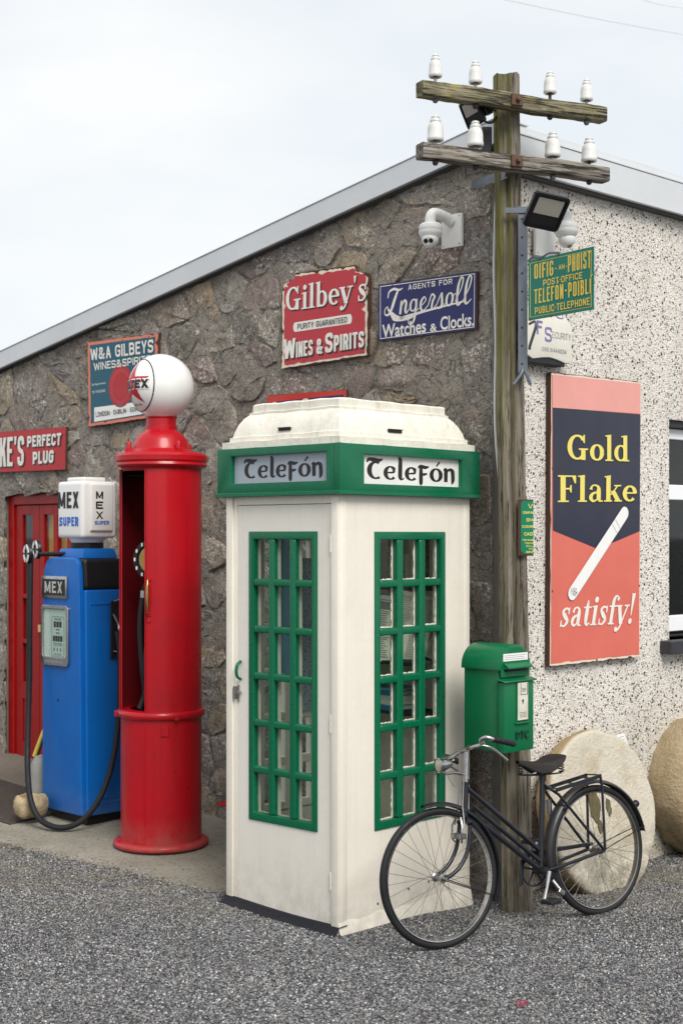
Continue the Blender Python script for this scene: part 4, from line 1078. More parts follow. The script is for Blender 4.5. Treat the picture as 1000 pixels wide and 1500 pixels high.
# ---------------------------------------------------------------- weathered pole with its two arms
def pole():
    g = G(); n = 22; rr = random.Random(8)
    zs = [-.2, -.02, .02, .06, .12] + [.3 + i * .12 for i in range(36)]
    zs = [z for z in zs if z < 4.66] + [4.645]
    prof = [1 + .035 * math.sin(k * 2.3) + rr.uniform(-.03, .03) for k in range(n)]
    split = {3: .84, 13: .86, 16: .80, 18: .88}
    for k, f in split.items(): prof[k] *= f
    vs_ = []
    for i, z in enumerate(zs):
        t = z / 4.66; cx, cy = lin(.984, .921, t), 8.14
        rx = lin(.089, .074, min(1, t * 1.4)); 
        for k in range(n):
            a = 2 * math.pi * k / n
            ca, sa = math.cos(a), math.sin(a); p_ = 2.6 if t > .2 else 2.2
            m = (abs(ca) ** p_ + abs(sa) ** p_) ** (-1 / p_)
            r = rx * m * (prof[k] + .014 * math.sin(z * 5 + k) + rr.uniform(-.008, .008))
            zz = z
            if z > 4.6: zz = 4.652 + .006 * math.sin(k * 1.1) + rr.uniform(-.005, .005)
            vs_.append((cx + r * ca - .984, cy + r * sa - 8.14, zz))
    fs = []
    for i in range(len(zs) - 1):
        for k in range(n):
            l = (k + 1) % n; fs.append((i * n + k, i * n + l, (i + 1) * n + l, (i + 1) * n + k))
    top = len(zs) - 1
    vs_ += [(vs_[top * n + k][0] * .6 - .063 * .4, vs_[top * n + k][1] * .6, 4.642 + rr.uniform(-.015, .01)) for k in range(n)]
    for k in range(n):
        l = (k + 1) % n; fs.append((top * n + k, top * n + l, (top + 1) * n + l, (top + 1) * n + k))
    fs.append(tuple((top + 1) * n + k for k in range(n)))
    g.add(vs_, fs); return g
PF = Frame((.984, 8.14, 0), (1, 0, 0), (0, 1, 0))
pr = thing('telegraph_pole', 'tall weathered wooden telegraph pole with two crossarms at the building corner', 'telegraph pole', PF)
pole().build('post', M['pole_wood'], pr, smooth=48)
AA = R(25.6); AX = V(math.cos(AA), math.sin(AA), 0); AY = V(-math.sin(AA), math.cos(AA), 0)
AF = Frame((.909, 7.975, 0), AX, AY)
def arm(z, mat, x0, x1, seed, h=.082):
    rr = random.Random(seed); g = G(); n = 26; P_ = []
    sec = [(-.035, -h / 2), (.035, -h / 2), (.042, -h / 2 + .006), (.042, h / 2 - .006), (.035, h / 2), (-.035, h / 2), (-.042, h / 2 - .008), (-.042, -h / 2 + .008)]
    m = len(sec); vs_ = []
    for i in range(n + 1):
        x = lin(x0, x1, i / n)
        for a, b in sec:
            f = 1 + rr.uniform(-.05, .03)
            vs_.append(AF.w(x, a * f, z + b * f + .003 * math.sin(x * 9 + seed)) - PF.o)
    fs = [(i * m + k, i * m + (k + 1) % m, (i + 1) * m + (k + 1) % m, (i + 1) * m + k) for i in range(n) for k in range(m)]
    fs += [tuple(range(m))[::-1], tuple(n * m + k for k in range(m))]
    g.add(vs_, fs); o = g.build('crossarm', mat, pr, smooth=40)
    # washer plate and bolt on the front
    g = G(); c = AF.w(.03, -.05, z) - PF.o
    g.obox(c, AX, AY, (0, 0, 1), .036, .008, .032); g.build('plate', M['rusty'], o, bev=.003)
    g = G(); g.lathe([(0, .022), (.010, .021), (.014, .014), (.014, 0)], 10, o=AF.w(.03, -.058, z) - PF.o, ax=tuple(AX), ay=(0, 0, 1), az=tuple(-AY)); g.build('bolt', M['rusty'], o)
    return o
arms = [arm(4.462, M['arm_mossy'], -.547, .634, 3), arm(4.128, M['arm_grey'], -.547, .652, 5)]
INS = [(0, .0), (.013, -.001), (.021, -.006), (.0235, -.015), (.0205, -.019), (.028, -.026), (.031, -.040), (.0285, -.044), (.0355, -.053), (.0405, -.068), (.043, -.088), (.0435, -.128), (.046, -.135), (.046, -.150), (.041, -.156), (.030, -.155), (.028, -.14), (0, -.14)]
ins0 = None
spots = [(-.452, 0, 'on the upper arm, leftmost of its row'), (-.204, 0, 'on the upper arm, second from its left end'), (.277, 0, 'on the upper arm, with a rusty pin, third from the left'), (.522, 0, 'on the upper arm, at its right end'),
         (-.452, 1, 'on the lower arm, leftmost of its row'), (-.204, 1, 'on the lower arm below the small black floodlight'), (.295, 1, 'on the lower arm, third from the left'), (.54, 1, 'on the lower arm, at its right end')]
for i, (x, a, lab) in enumerate(spots):
    zt = (4.462, 4.128)[a] + .041
    fr = Frame(AF.w(x, 0, zt), AX, AY)
    r = thing('insulator', 'white porcelain insulator ' + lab, 'insulator', fr, 'porcelain insulators on the pole arms')
    sc__ = (.80, .90)[a]; sr = (.80, .98)[a]
    hb = (.047, .039)[a] + (.008 if i == 2 else 0)
    g = G(); g.lathe([(r_ * sr, z * sc__ + hb + .150 * sc__ - .012) for r_, z in INS], 26); g.build('bell', M['porcelain'], r, smooth=50)
    g = G(); g.tube([(0, 0, -.090), (0, 0, hb + .01)], .009, 8); g.build('pin', M['rusty'] if i in (2, 7) else M['steel'], r)
    g = G(); g.lathe([(0, -.108), (.010, -.106), (.015, -.099), (.017, -.092), (.015, -.086), (.019, -.0835)], 10); g.build('nut', M['frame_grey'] if i % 3 else M['galv'], r)

# steel brackets on the pole
g = G(); _x, _z = FL.on(691, 270, .03); c0 = FL.w(_x, -.03, _z); e0 = Vector((.90, 8.02, 4.075))
d = (e0 - c0); g.obox((c0 + e0) / 2, d, AY, (0, 0, 1), d.length / 2, .004, .024); g.obox((c0 + e0) / 2 - V(0, 0, .022), d, AY, (0, 0, 1), d.length / 2, .024, .004)
br = G(); br.v = [tuple(Vector(p)) for p in g.v]; br.f = g.f
o = br.build('angle_bracket', M['galv'], None, bev=.001); tag(o, 'short galvanised angle bracket tying the pole to the stone wall', 'bracket')
# perforated angle running down the pole, carrying the post office sign

t0 = thing('strut_channel', 'long galvanised steel angle bolted to the pole beside the post office sign', 'bracket', Frame((1.000, 8.035, 3.0), (1, 0, 0), (0, 1, 0)))
g = G(); g.box(-.026, .026, -.004, .0, -.02, .90); g.box(.022, .026, .0, .05, -.02, .90); g.build('angle_iron', M['galv'], t0, bev=.001)
for i in range(9):
    g = G(); g.lathe([(0, .0012), (.006, .0012), (.006, 0)], 8, o=(-.004, -.0045, .03 + i * .1), ax=(1, 0, 0), ay=(0, 0, 1), az=(0, -1, 0)); g.build('hole', M['dark'], t0)
g = G(); g.box(-.10, .03, -.012, -.005, .862, .892); g.build('strap', M['galv'], t0, bev=.001)
for pts in ([(0, -.008, .0), (-.012, -.014, -.03), (-.052, -.016, -.085)], [(.006, -.008, .0), (.022, -.014, -.035), (.04, -.016, -.085)]):
    g = G(); g.tube(spl(pts), .010, 6); g.build('foot_scroll', M['galv'], t0)
# post office flag sign: a plate standing out from the pole
PX = V(.586, -.81, 0).normalized(); PY = V(-PX.y, PX.x, 0)
PO = Frame((1.019, 7.95, 3.256), PX, PY)
r = thing('hanging_sign', 'green post office and public telephone sign standing out from the pole', 'sign', PO)
def poq(px, py): return PO.on(px, py)
q_ = [(0, .328), (.493, .328), (.493, 0), (0, 0)]
g = G(); g.box(0, .493, 0, .004, 0, .328); g.build('plate', M['post_sign_green'], r, bev=.001)
g = G(); o_, w_ = .016, .0022
g.add([(x, -.0012, z) for x, z in ((o_, o_), (.493 - o_, o_), (.493 - o_, .328 - o_), (o_, .328 - o_), (o_ + w_ * 2, o_ + w_), (.493 - o_ - w_ * 2, o_ + w_), (.493 - o_ - w_ * 2, .328 - o_ - w_), (o_ + w_ * 2, .328 - o_ - w_))],
      [(i, (i + 1) % 4, 4 + (i + 1) % 4, 4 + i) for i in range(4)]); g.build('border', M['yellow_print'], r, smooth=0, fix=False)
def potext(body, x0, x1, z0, z1, b=.02): caps(r, body, [(x0 * .493, z1 * .328), (x1 * .493, z1 * .328), (x1 * .493, z0 * .328), (x0 * .493, z0 * .328)], .0014, M['yellow_print'], t=.155 if b == 0 else .17, gap=.9 if b == 0 else 1.0)
potext('OIFIG', .10, .40, .67, .92, .0); potext('AN', .48, .57, .74, .82); potext('PHOIST', .62, .96, .67, .94, .0)
potext('-', .425, .455, .72, .82); potext('-', .585, .61, .72, .82)
potext('POST·OFFICE', .24, .84, .525, .63); potext('TELEFÓN-POIBLÍ', .10, .97, .26, .50, .0); potext('PUBLIC·TELEPHONE', .11, .95, .085, .20)
g = G()
g.tube(spl([(-.03, .03, .335), (.03, .012, .345), (.10, .004, .332), (.16, .004, .345), (.24, .004, .334)]), .006, 6); g.build('scroll_bracket', M['galv'], r)
g = G(); g.tube(spl([(-.02, .03, -.012), (.035, .012, -.008), (.058, .004, -.03), (.03, .01, -.08), (-.008, .02, -.135), (-.02, .03, -.15)]), .008, 6); g.build('scroll_bracket', M['galv'], r)
for x, z in ((.09, .325), (.235, .326), (.18, .003), (.02, .003)):
    g = G(); g.lathe([(0, .006), (.006, .004), (.007, 0)], 8, o=(x, -.001, z), ax=(1, 0, 0), ay=(0, 0, 1), az=(0, -1, 0)); g.build('bolt', M['rusty'], r)
# ---- floodlights
def floodlight(name, label, c, wv, hv, W_, H_, big=True):
    wv = Vector(wv).normalized(); hv = Vector(hv); hv = (hv - wv * hv.dot(wv)).normalized()    # w right, h down
    fr = Frame(c, wv, -(wv.cross(hv)) * -1)
    y = (-hv).cross(wv)               # into the lamp
    fr = Frame(c, wv, y)
    r = thing(name, label, 'floodlight', fr)
    def rr_(w2, h2, rad, n=5):
        out = []
        for cx, cz, a0 in ((w2 - rad, h2 - rad, 0), (-w2 + rad, h2 - rad, 90), (-w2 + rad, -h2 + rad, 180), (w2 - rad, -h2 + rad, 270)):
            for i in range(n + 1): a = R(a0 + 90 * i / n); out.append((cx + rad * math.cos(a), cz + rad * math.sin(a)))
        return out
    g = G(); a = rr_(W_ / 2, H_ / 2, W_ * .10); b = rr_(W_ / 2 * .86, H_ / 2 * .86, W_ * .08); n = len(a)
    g.add([(x, 0, z) for x, z in a] + [(x, .022, z) for x, z in a] + [(x * .7, .045, z * .7) for x, z in a] + [(x, -.004, z) for x, z in b] + [(x, .006, z) for x, z in b],
          [(i, (i + 1) % n, n + (i + 1) % n, n + i) for i in range(n)] + [(n + i, n + (i + 1) % n, 2 * n + (i + 1) % n, 2 * n + i) for i in range(n)] + [tuple(range(2 * n, 3 * n))] +
          [(i, 3 * n + i, 3 * n + (i + 1) % n, (i + 1) % n) for i in range(n)] + [(3 * n + i, 4 * n + i, 4 * n + (i + 1) % n, 3 * n + (i + 1) % n) for i in range(n)])
    g.build('housing', M['black'], r)
    g = G(); g.box(-W_ * .42, W_ * .42, .003, .0045, -H_ * .42, H_ * .42); g.build('cover_glass', M['black_print'], r)
    g = G(); g.box(-W_ * .36, W_ * .36, .0005, .0028, -H_ * .08, H_ * .38); g.build('lamp_panel', M['lamp_panel'], r)
    return r, fr
M['lamp_panel'] = paint('floodlight_reflector', (.42, .40, .35, 1), .3, .2, (.25, .22, .18, 1))
fl, ff = floodlight('floodlight', 'large black floodlight on the pole above the post office sign', (1.100, 7.80, 3.815), (.174, .07, -.020), (-.078, .10, -.150), .215, .20)
inv = ff.mat().inverted()
g = G(); g.tube([inv @ V(1.03, 8.03, 3.88), inv @ V(1.04, 7.96, 3.885), (-.02, .045, .0)], .012, 6); g.build('bracket', M['black'], fl)
fl2, ff2 = floodlight('floodlight', 'small black floodlight below the upper crossarm', (.712, 7.99, 4.405), (.058, -.07, .018), (.04, .02, -.12), .13, .15)
inv = ff2.mat().inverted()
g = G(); g.tube([inv @ Vector(p) for p in spl([(.76, 8.06, 4.46), (.81, 8.09, 4.475), (.855, 8.11, 4.45)])] , .008, 6); g.tube([inv @ Vector(p) for p in spl([(.76, 8.07, 4.43), (.80, 8.09, 4.385), (.84, 8.1, 4.385), (.862, 8.11, 4.42)])], .007, 6); g.build('bracket', M['black'], fl2)
g = G(); g.box(.035, .075, .03, .09, -.045, .03); g.build('gear_box', M['black'], fl2, bev=.004)
tag(G().obox((.812, 8.16, 4.30), (1, .1, 0), (0, 1, 0), (0, 0, 1), .028, .03, .07).build('junction_box', M['frame_grey'], None, bev=.005), 'dark grey box fixed behind the pole between its two arms', 'box')

# ---- cameras
def cctv(label, fr, plate, elbow, dome, dirn):
    """plate: (x0,x1,z0,z1) on the wall; dome: (x, out, z) of the housing's top"""
    cx, cz = (plate[0] + plate[1]) / 2, (plate[2] + plate[3]) / 2
    F_ = fr.at(cx, -.022, cz); r = thing('security_camera', label, 'security camera', F_, 'white security cameras')
    a, b = (plate[1] - plate[0]) / 2, (plate[3] - plate[2]) / 2
    g = G(); g.box(-a, a, -.022, 0.0, -b, b); g.build('back_plate', M['white_plastic'], r, bev=.004, seg=2)
    for x in (-a + .015, a - .015):
        for z in (-b + .015, b - .015):
            g = G(); g.lathe([(0, .002), (.005, .0015), (.005, 0)], 8, o=(x, -.0225, z), ax=(1, 0, 0), ay=(0, 0, 1), az=(0, -1, 0)); g.build('screw', M['steel'], r)
    dx, do, dz = dome[0] - cx, dome[1], dome[2] - cz
    g = G(); g.tube(spl([(0, -.02, dz + .035), (dx * .35, -do * .4, dz + .06), (dx * .8, -do * .85, dz + .072), (dx, -do, dz + .045), (dx, -do, dz + .0)], 6), [.034] * 6 + [.032] * 18 + [.036], 14); g.build('arm', M['white_plastic'], r)
    g = G(); g.lathe([(0, .012), (.052, .010), (.066, .0), (.069, -.012), (.069, -.030), (.066, -.034), (.070, -.036), (.070, -.050), (.066, -.056), (.058, -.072), (.046, -.082), (0, -.084)], 30, o=(dx, -do, dz)); g.build('housing', M['white_plastic'], r, smooth=40)
    g = G(); R_ = .050; c = Vector((dx, -do, dz - .080)) + Vector(dirn).normalized() * .012
    dv = Vector(dirn).normalized(); s_ = dv.cross(V(0, 0, 1)).normalized(); u_ = s_.cross(dv)
    g.lathe([(R_ * math.sin(R(t)), -R_ * math.cos(R(t))) for t in range(0, 151, 10)] + [(.025, .0435), (0, .0435)], 24, o=c, ax=tuple(s_), ay=tuple(u_), az=tuple(dv)); eye = g.build('eyeball', M['white_plastic'], r, smooth=40)
    for k in (-1, 1):
        g = G(); g.lathe([(0, .003), (.0125, .003), (.014, 0)], 14, o=c + s_ * k * .0155 + dv * .0436, ax=tuple(s_), ay=tuple(u_), az=tuple(dv)); g.build('lens', M['black_print'], eye)
    return r
x, z = FL.on(634, 338, .17); x1, z1 = FL.on(679, 312, .02); x0, z0 = FL.on(650, 366, .02)
cctv('white twin lens security camera on the stone wall above the navy sign', FL, (x0, x1, z0, z1), None, (x, .17, z + .03), (.42, -.80, -.38))
x, z = FR.on(824, 336, .17); x1, z1 = FR.on(806, 336, .02); x0, z0 = FR.on(780, 374, .02)
cctv('white security camera on the pebbledash wall behind the large floodlight', FR, (x0, x1, z0, z1), None, (x, .17, z + .03), (.2, -.3, -.93))
# ---- alarm box
x0, z0 = FR.on(772, 524, .09); x1, z1 = FR.on(837, 466, .09)
r = thing('alarm_box', 'cream security alarm box below the post office sign', 'alarm box', FR.at(x0, -.09, z0))
w_, h_ = x1 - x0, z1 - z0
low = [(0, .02), (w_ * .12, 0), (w_ * .30, .012), (w_ * .5, .02), (w_ * .68, .012), (w_ * .85, -.002), (w_ - .01, 0), (w_, .012)]
g = G(); g.prism(low + [(w_, h_ * .82), (w_ * .86, h_), (w_ * .12, h_), (0, h_ * .86)], 0, .085); g.build('cover', M['alarm_cream'] if 'alarm_cream' in M else paint('cream_plastic', (.68, .66, .55, 1), .4, .12), r, bev=.006, seg=2)
g = G(); g.box(.02, w_ * .88, .012, .08, -.022, .022); g.build('siren_base', M['black'], r, bev=.004)
def ab(body, x0, x1, z0, z1, m, b=.02): caps(r, body, [(x0 * w_, z1 * h_), (x1 * w_, z1 * h_), (x1 * w_, z0 * h_), (x0 * w_, z0 * h_)], .001, M[m], t={'F': .2, 'S': .17}.get(body, .10 if body == 'ECURITY' else .15), gap=1.4)
ab('F', .20, .33, .53, .83, 'mauve_print'); ab('S', .38, .54, .40, .72, 'mauve_print'); ab('ECURITY', .55, .97, .50, .64, 'grey_print', 0); ab('090 6444034', .32, .86, .19, .28, 'grey_print', .01)
g = G(); sw = Pen(); sw.ribbon([(x, y, q) for x, y, q in spl([(0, 1, .1), (.5, 0, .5), (1, .8, .1)], 6)])
letter(r, ([tuple(q) for q in sw.v], sw.f), [(.62 * w_, 1.0 * h_), (.82 * w_, .99 * h_), (.82 * w_, .93 * h_), (.62 * w_, .94 * h_)], .001, M['mauve_print'], 'emblem')
# ---- narrow sign on the pole
TF = Frame((.985, 8.035, 1.97), (.93, .37, 0), (-.37, .93, 0))
r = thing('small_sign', 'narrow green sign with yellow lettering nailed to the wooden pole', 'sign', TF)
g = G(); g.box(-.012, .085, 0, .006, 0, .312); g.build('plate', M['rust_edge'], r, bev=.002)
P_ = [(0.004, .03), (.02, .012), (.083, .008), (.083, .304), (.012, .304), (.004, .285)]
shape2d(r, 'face', P_, .0015, M['pole_green'])
def ps(body, x0, x1, z0, z1, b=.0): caps(r, body, [(x0, z1), (x1, z1), (x1, z0), (x0, z0)], .003, M['gold_print'], t=.17, gap=.8)
ps('V', .048, .078, .262, .288, .02)
for k, (bd, a, b, z, h) in enumerate((('COMPAN', .016, .082, .232, .014), ('SM', .038, .078, .19, .018), ('CLOCHAN', .012, .082, .155, .014), ('CAID', .024, .078, .112, .018), ('TREMAINE', .012, .082, .082, .010), ('TOBACC', .028, .082, .065, .009), ('ROLL', .036, .082, .048, .009), ('ERS', .054, .082, .034, .007), ('COMPANY', .036, .082, .016, .010))):
    ps(bd, a, b, z, z + h)
# ---- cable beside the pole and wires in the sky
tag(G().tube(spl([(.872, 8.22, 4.02), (.862, 8.25, 3.6), (.872, 8.24, 3.2), (.868, 8.25, 2.75), (.89, 8.24, 2.4)]), .006, 6).build('cable', M['upvc'], None), 'thin white cable running down the stone corner behind the pole', 'cable')
def skywire(a, b, Y, label):
    A = V((a[0] - 500) / F_PX * Y, Y, CAM_H + (HORIZON - a[1]) / F_PX * Y); B = V((b[0] - 500) / F_PX * (Y * 1.2), Y * 1.2, CAM_H + (HORIZON - b[1]) / F_PX * Y * 1.2)
    d = B - A; pts = [A + d * t + V(0, 0, .10 * (t * (t - 1))) for t in [i / 20 - .6 for i in range(45)]]
    tag(G().tube(pts, .010, 6).build('overhead_wire', M['upvc'], None), label, 'wire')
skywire((735, -2), (1000, 50), 26, 'long overhead wire crossing the sky at the upper right')
skywire((935, -2), (1000, 11), 28, 'short piece of overhead wire in the top right corner of the sky')

# ---------------------------------------------------------------- telephone kiosk
B1 = V(-.72620707, .68747603, 0); B2 = V(.68747603, .72620707, 0)
KF = Frame((-.0106, 7.55, 0), B2, B1)        # x along the right face, y along the left face
kr = thing('telephone_kiosk', 'cream and green wooden Telefón kiosk standing on the gravel by the pole', 'telephone box', KF)
A_, B_ = 1.085, .865
def rbox(g, u0, u1, z0, z1, d0, d1): g.box(u0, u1, d0, d1, z0, z1)      # on the right face, d = depth inwards
def lbox(g, u0, u1, z0, z1, d0, d1): g.box(d0, d1, u0, u1, z0, z1)      # on the left face, u measured from the front corner
TOPZ = 2.31
for x, y, zb, nm in ((0, 0, -.03, 0), (0, B_ - .085, .0, 1), (A_ - .06, 0, -.10, 0), (A_ - .085, B_ - .085, -.05, 0)):
    g = G(); w_ = .056 if (x, y) == (0, 0) else .085
    if (x, y) == (0, 0): g.box(0, .06, 0, .052, zb, TOPZ)
    elif y > 0 and x == 0: g.box(0, .08, y, B_, zb, TOPZ)
    elif x > 0 and y == 0: g.box(x, A_, .0, .06, zb, TOPZ)
    else: g.box(x, A_, y, B_, zb, TOPZ)
    g.build('corner_post', M['cream'], kr, bev=.006, seg=2)
g = G(); g.box(-.012, .0, .0, .05, .0, TOPZ - .01); g.box(-.012, .0, B_ - .055, B_ - .004, .03, TOPZ - .01); g.build('door_stop', M['cream'], kr, bev=.004, seg=2)
# right face: board panel round the window
RW = (.272, .860, .507, 2.102)
g = G(); g.holed(.0605, A_ - .0605, -.05, TOPZ, RW, .002, .035)
g.build('side_panel', M['cream'], kr, bev=.0015)
# flared foot of the right face
g = G(); n = 14; rr = random.Random(3)
vs_ = []
for i in range(n + 1):
    u = lin(-.012, A_ + .004, i / n); zb = lin(-.02, -.09, i / n)
    vs_ += [(u, .001, .075 + rr.uniform(-.012, .012)), (u, -.008 - rr.uniform(0, .004), .03), (u, -.030 - rr.uniform(-.004, .012), zb - .012), (u, .03, zb - .02)]
g.add(vs_, [(4 * i + k, 4 * i + k + 1, 4 * i + k + 5, 4 * i + k + 4) for i in range(n) for k in range(3)]); g.build('foot_flare', M['cream'], kr, smooth=60)
for u, z in ((.30, .115), (.55, .15), (.72, .16), (.88, .165), (.42, .03)):
    g = G(); g.lathe([(0, .0015), (.007, .001), (.008, 0)], 8, o=(u, .0015, z), ax=(1, 0, 0), ay=(0, 0, 1), az=(0, -1, 0)); g.build('nail_hole', M['rusty'], kr)
# black mastic step along the left face
g = G(); vs_ = []; n = 16
for i in range(n + 1):
    v = lin(-.015, B_ + .005, i / n); zg = gz(*(KF.w(0, v, 0))[:2]); e = rr.uniform(-.012, .012)
    vs_ += [(.05, v, zg + .045), (-.015, v, zg + .042), (-.03 + e * .6, v, zg + .018), (-.062 + e, v, zg - .004), (-.062 + e, v, zg - .06)]
g.add(vs_, [(5 * i + k, 5 * i + k + 1, 5 * i + k + 6, 5 * i + k + 5) for i in range(n) for k in range(4)]); g.build('threshold', M['kerb_black'], kr, smooth=50)
# door
dz0, dz1 = .052, 2.247; du0, du1 = .057, .777
LW = (.160, .685, .518, 2.104)
g = G(); g.holed(du0, du1, dz0, dz1, LW, .002, .036, 'l')
door_k = g.build('door', M['door_cream'], kr, bev=.0008)
g = G(); lbox(g, .053, B_ - .082, dz1 + .003, TOPZ, .001, .06); g.build('door_head', M['cream'], kr, bev=.003)
def glazing(parent, box, lo, hi, fn, nm, bars_d=(-.010, .028), border=.042, bar=.048, hbar=.040):
    u0, u1, z0, z1 = box
    g = G()
    g.holed(u0, u1, z0, z1, (u0 + border, u1 - border, z0 + .045, z1 - .042), -.006, .03, 'r' if fn is rbox else 'l')
    fr_ = g.build(nm, M['green'], parent, bev=.006, seg=2)
    iu0, iu1, iz0, iz1 = u0 + border, u1 - border, z0 + .045, z1 - .042
    pw = (iu1 - iu0 - 2 * bar) / 3; ph = (iz1 - iz0 - 5 * hbar) / 6
    for k in (1, 2):
        a = iu0 + k * pw + (k - 1) * bar; g = G(); fn(g, a, a + bar, iz0, iz1, *bars_d); g.build('glazing_bar', M['green'], fr_, bev=.013, seg=3)
    for k in range(1, 6):
        c = iz0 + k * ph + (k - 1) * hbar; g = G(); fn(g, iu0, iu1, c, c + hbar, bars_d[0] + .0025, bars_d[1] - .002); g.build('glazing_bar', M['green'], fr_, bev=.012, seg=3)
    g = G()
    for k in (1, 2): a = iu0 + k * pw + (k - 1) * bar; fn(g, a + .004, a + bar - .004, iz0, iz1, .034, .05)
    for k in range(1, 6): c = iz0 + k * ph + (k - 1) * hbar; fn(g, iu0, iu1, c + .006, c + hbar - .006, .035, .049)
    for a, b, c, d in ((u0, iu0, z0, z1), (iu1, u1, z0, z1), (iu0, iu1, z0, iz0), (iu0, iu1, iz1, z1)): fn(g, a, b, c, d, .0365, .052)
    g.build('inner_frame', M['cream'], fr_)
    for i in range(3):
        for j in range(6):
            a = iu0 + i * (pw + bar); c = iz0 + j * (ph + hbar); g = G(); fn(g, a - .003, a + pw + .003, c - .003, c + ph + .003, .0305, .0335); g.build('pane', M['glass'], fr_, smooth=0)
    return fr_, (iu0, iz0, pw, ph, bar, hbar)
glazing(door_k, LW, 0, 0, lbox, 'window_frame', border=.040, bar=.046)
wf, wg = glazing(kr, RW, 0, 0, rbox, 'window', border=.042, bar=.05)
# ragged putty down the right edge of each right-hand pane
for i in range(3):
    for j in range(6):
        a = wg[0] + i * (wg[2] + wg[4]) + wg[2]; c = wg[1] + j * (wg[3] + wg[5]); n = 14; vs_ = []
        for k in range(n + 1):
            z = c + wg[3] * k / n; vs_ += [(a + .0, .0295, z), (a - rr.uniform(.004, .013), .0298, z)]
        for k in range(8): pass
        g = G(); g.add(vs_, [(2 * k, 2 * k + 1, 2 * k + 3, 2 * k + 2) for k in range(n)])
        vs2 = []
        for k in range(n + 1): u = a - wg[2] * k / n; vs2 += [(u, .0294, c), (u, .0297, c + rr.uniform(.002, .009))]
        g.add(vs2, [(2 * k, 2 * k + 1, 2 * k + 3, 2 * k + 2) for k in range(n)])
        g.build('putty', M['cream'], wf, smooth=0, fix=False)
# door furniture
g = G(); g.tube([(-.004, .742, 1.295 + .10), (-.030, .742, 1.375), (-.042, .742, 1.345), (-.030, .742, 1.312), (-.004, .742, 1.29)] if 0 else spl([(-.002, .752, 1.385), (-.028, .752, 1.368), (-.036, .752, 1.335), (-.028, .752, 1.302), (-.002, .752, 1.285)]), .0085, 8); g.build('handle', M['green'], door_k, smooth=60)
g = G(); g.box(-.006, .0, .762, .776, 1.16, 1.255); g.box(-.022, -.004, .745, .77, 1.205, 1.218); g.box(-.018, -.005, .779, .80, 1.175, 1.245); g.build('latch', M['steel'], door_k, bev=.002)
for z in (2.04, 1.10, .28):
    g = G()
    for k in range(3): g.tube([(-.006, .055, z - .045 + k * .031), (-.006, .055, z - .045 + k * .031 + .029)], .0075, 8)
    g.build('hinge', M['cream'], door_k)
# the other two sides, the floor and what is inside
g = G()
for u0, u1, z0, z1 in ((.0855, .20, .0, TOPZ), (.86, A_ - .0855, .0, TOPZ), (.20, .86, .0, .5), (.20, .86, 2.10, TOPZ)): g.box(u0, u1, B_ - .035, B_ - .002, z0, z1)
g.build('rear_panel', M['cream'], kr)
g = G()
for k in range(4): a = .20 + k * .205; g.box(a, a + .045, B_ - .05, B_ - .01, .5, 2.1)
for k in range(7): c = .5 + k * .2585; g.box(.245, .86, B_ - .048, B_ - .012, c, c + .045)
g.build('rear_window', M['cream'], kr, bev=.004)
g = G(); g.box(A_ - .035, A_ - .003, .061, B_ - .086, -.03, 1.82); g.box(A_ - .035, A_ - .003, .061, B_ - .086, 2.12, TOPZ)
for q in (.061, .24, .43, .62, .745): g.box(A_ - .034, A_ - .004, q, q + .034, 1.82, 2.12)
g.build('inner_panel', M['cream_dim'] if 'cream_dim' in M else paint('dull_cream_inside', (.36, .34, .27, 1), .6, .3), kr)
g = G(); g.box(.04, A_ - .04, .04, B_ - .04, .0, .035); g.build('floor', M['dark'], kr)
g = G(); g.box(A_ - .42, A_ - .036, .062, B_ - .09, 1.355, 1.375); g.box(A_ - .30, A_ - .036, .062, B_ - .09, 1.055, 1.07); g.build('shelf', M['dark'], kr, bev=.003)
g = G(); g.box(A_ - .052, A_ - .036, .08, B_ - .1, 1.36, 1.40); g.box(A_ - .056, A_ - .036, .09, B_ - .10, 1.76, 1.82); g.build('backboard', M['frame_grey'], kr)
tp = thing('payphone', 'dark payphone seen dimly inside the kiosk', 'telephone', KF.at(A_ - .037, .60, 1.42))
g = G(); g.prism([(0, 0), (-.13, 0), (-.12, .12), (-.06, .26), (0, .26)], -.10, .10, 'xz' if 0 else 'xz'); 
g.v = [(x, y, z) for x, y, z in g.v]; g.build('casing', M['black'], tp, bev=.006)
g = G(); g.tube([(-.11, -.08, .20), (-.15, -.04, .22), (-.15, .04, .22), (-.11, .08, .20)], .016, 8); g.build('handset', M['black'], tp)
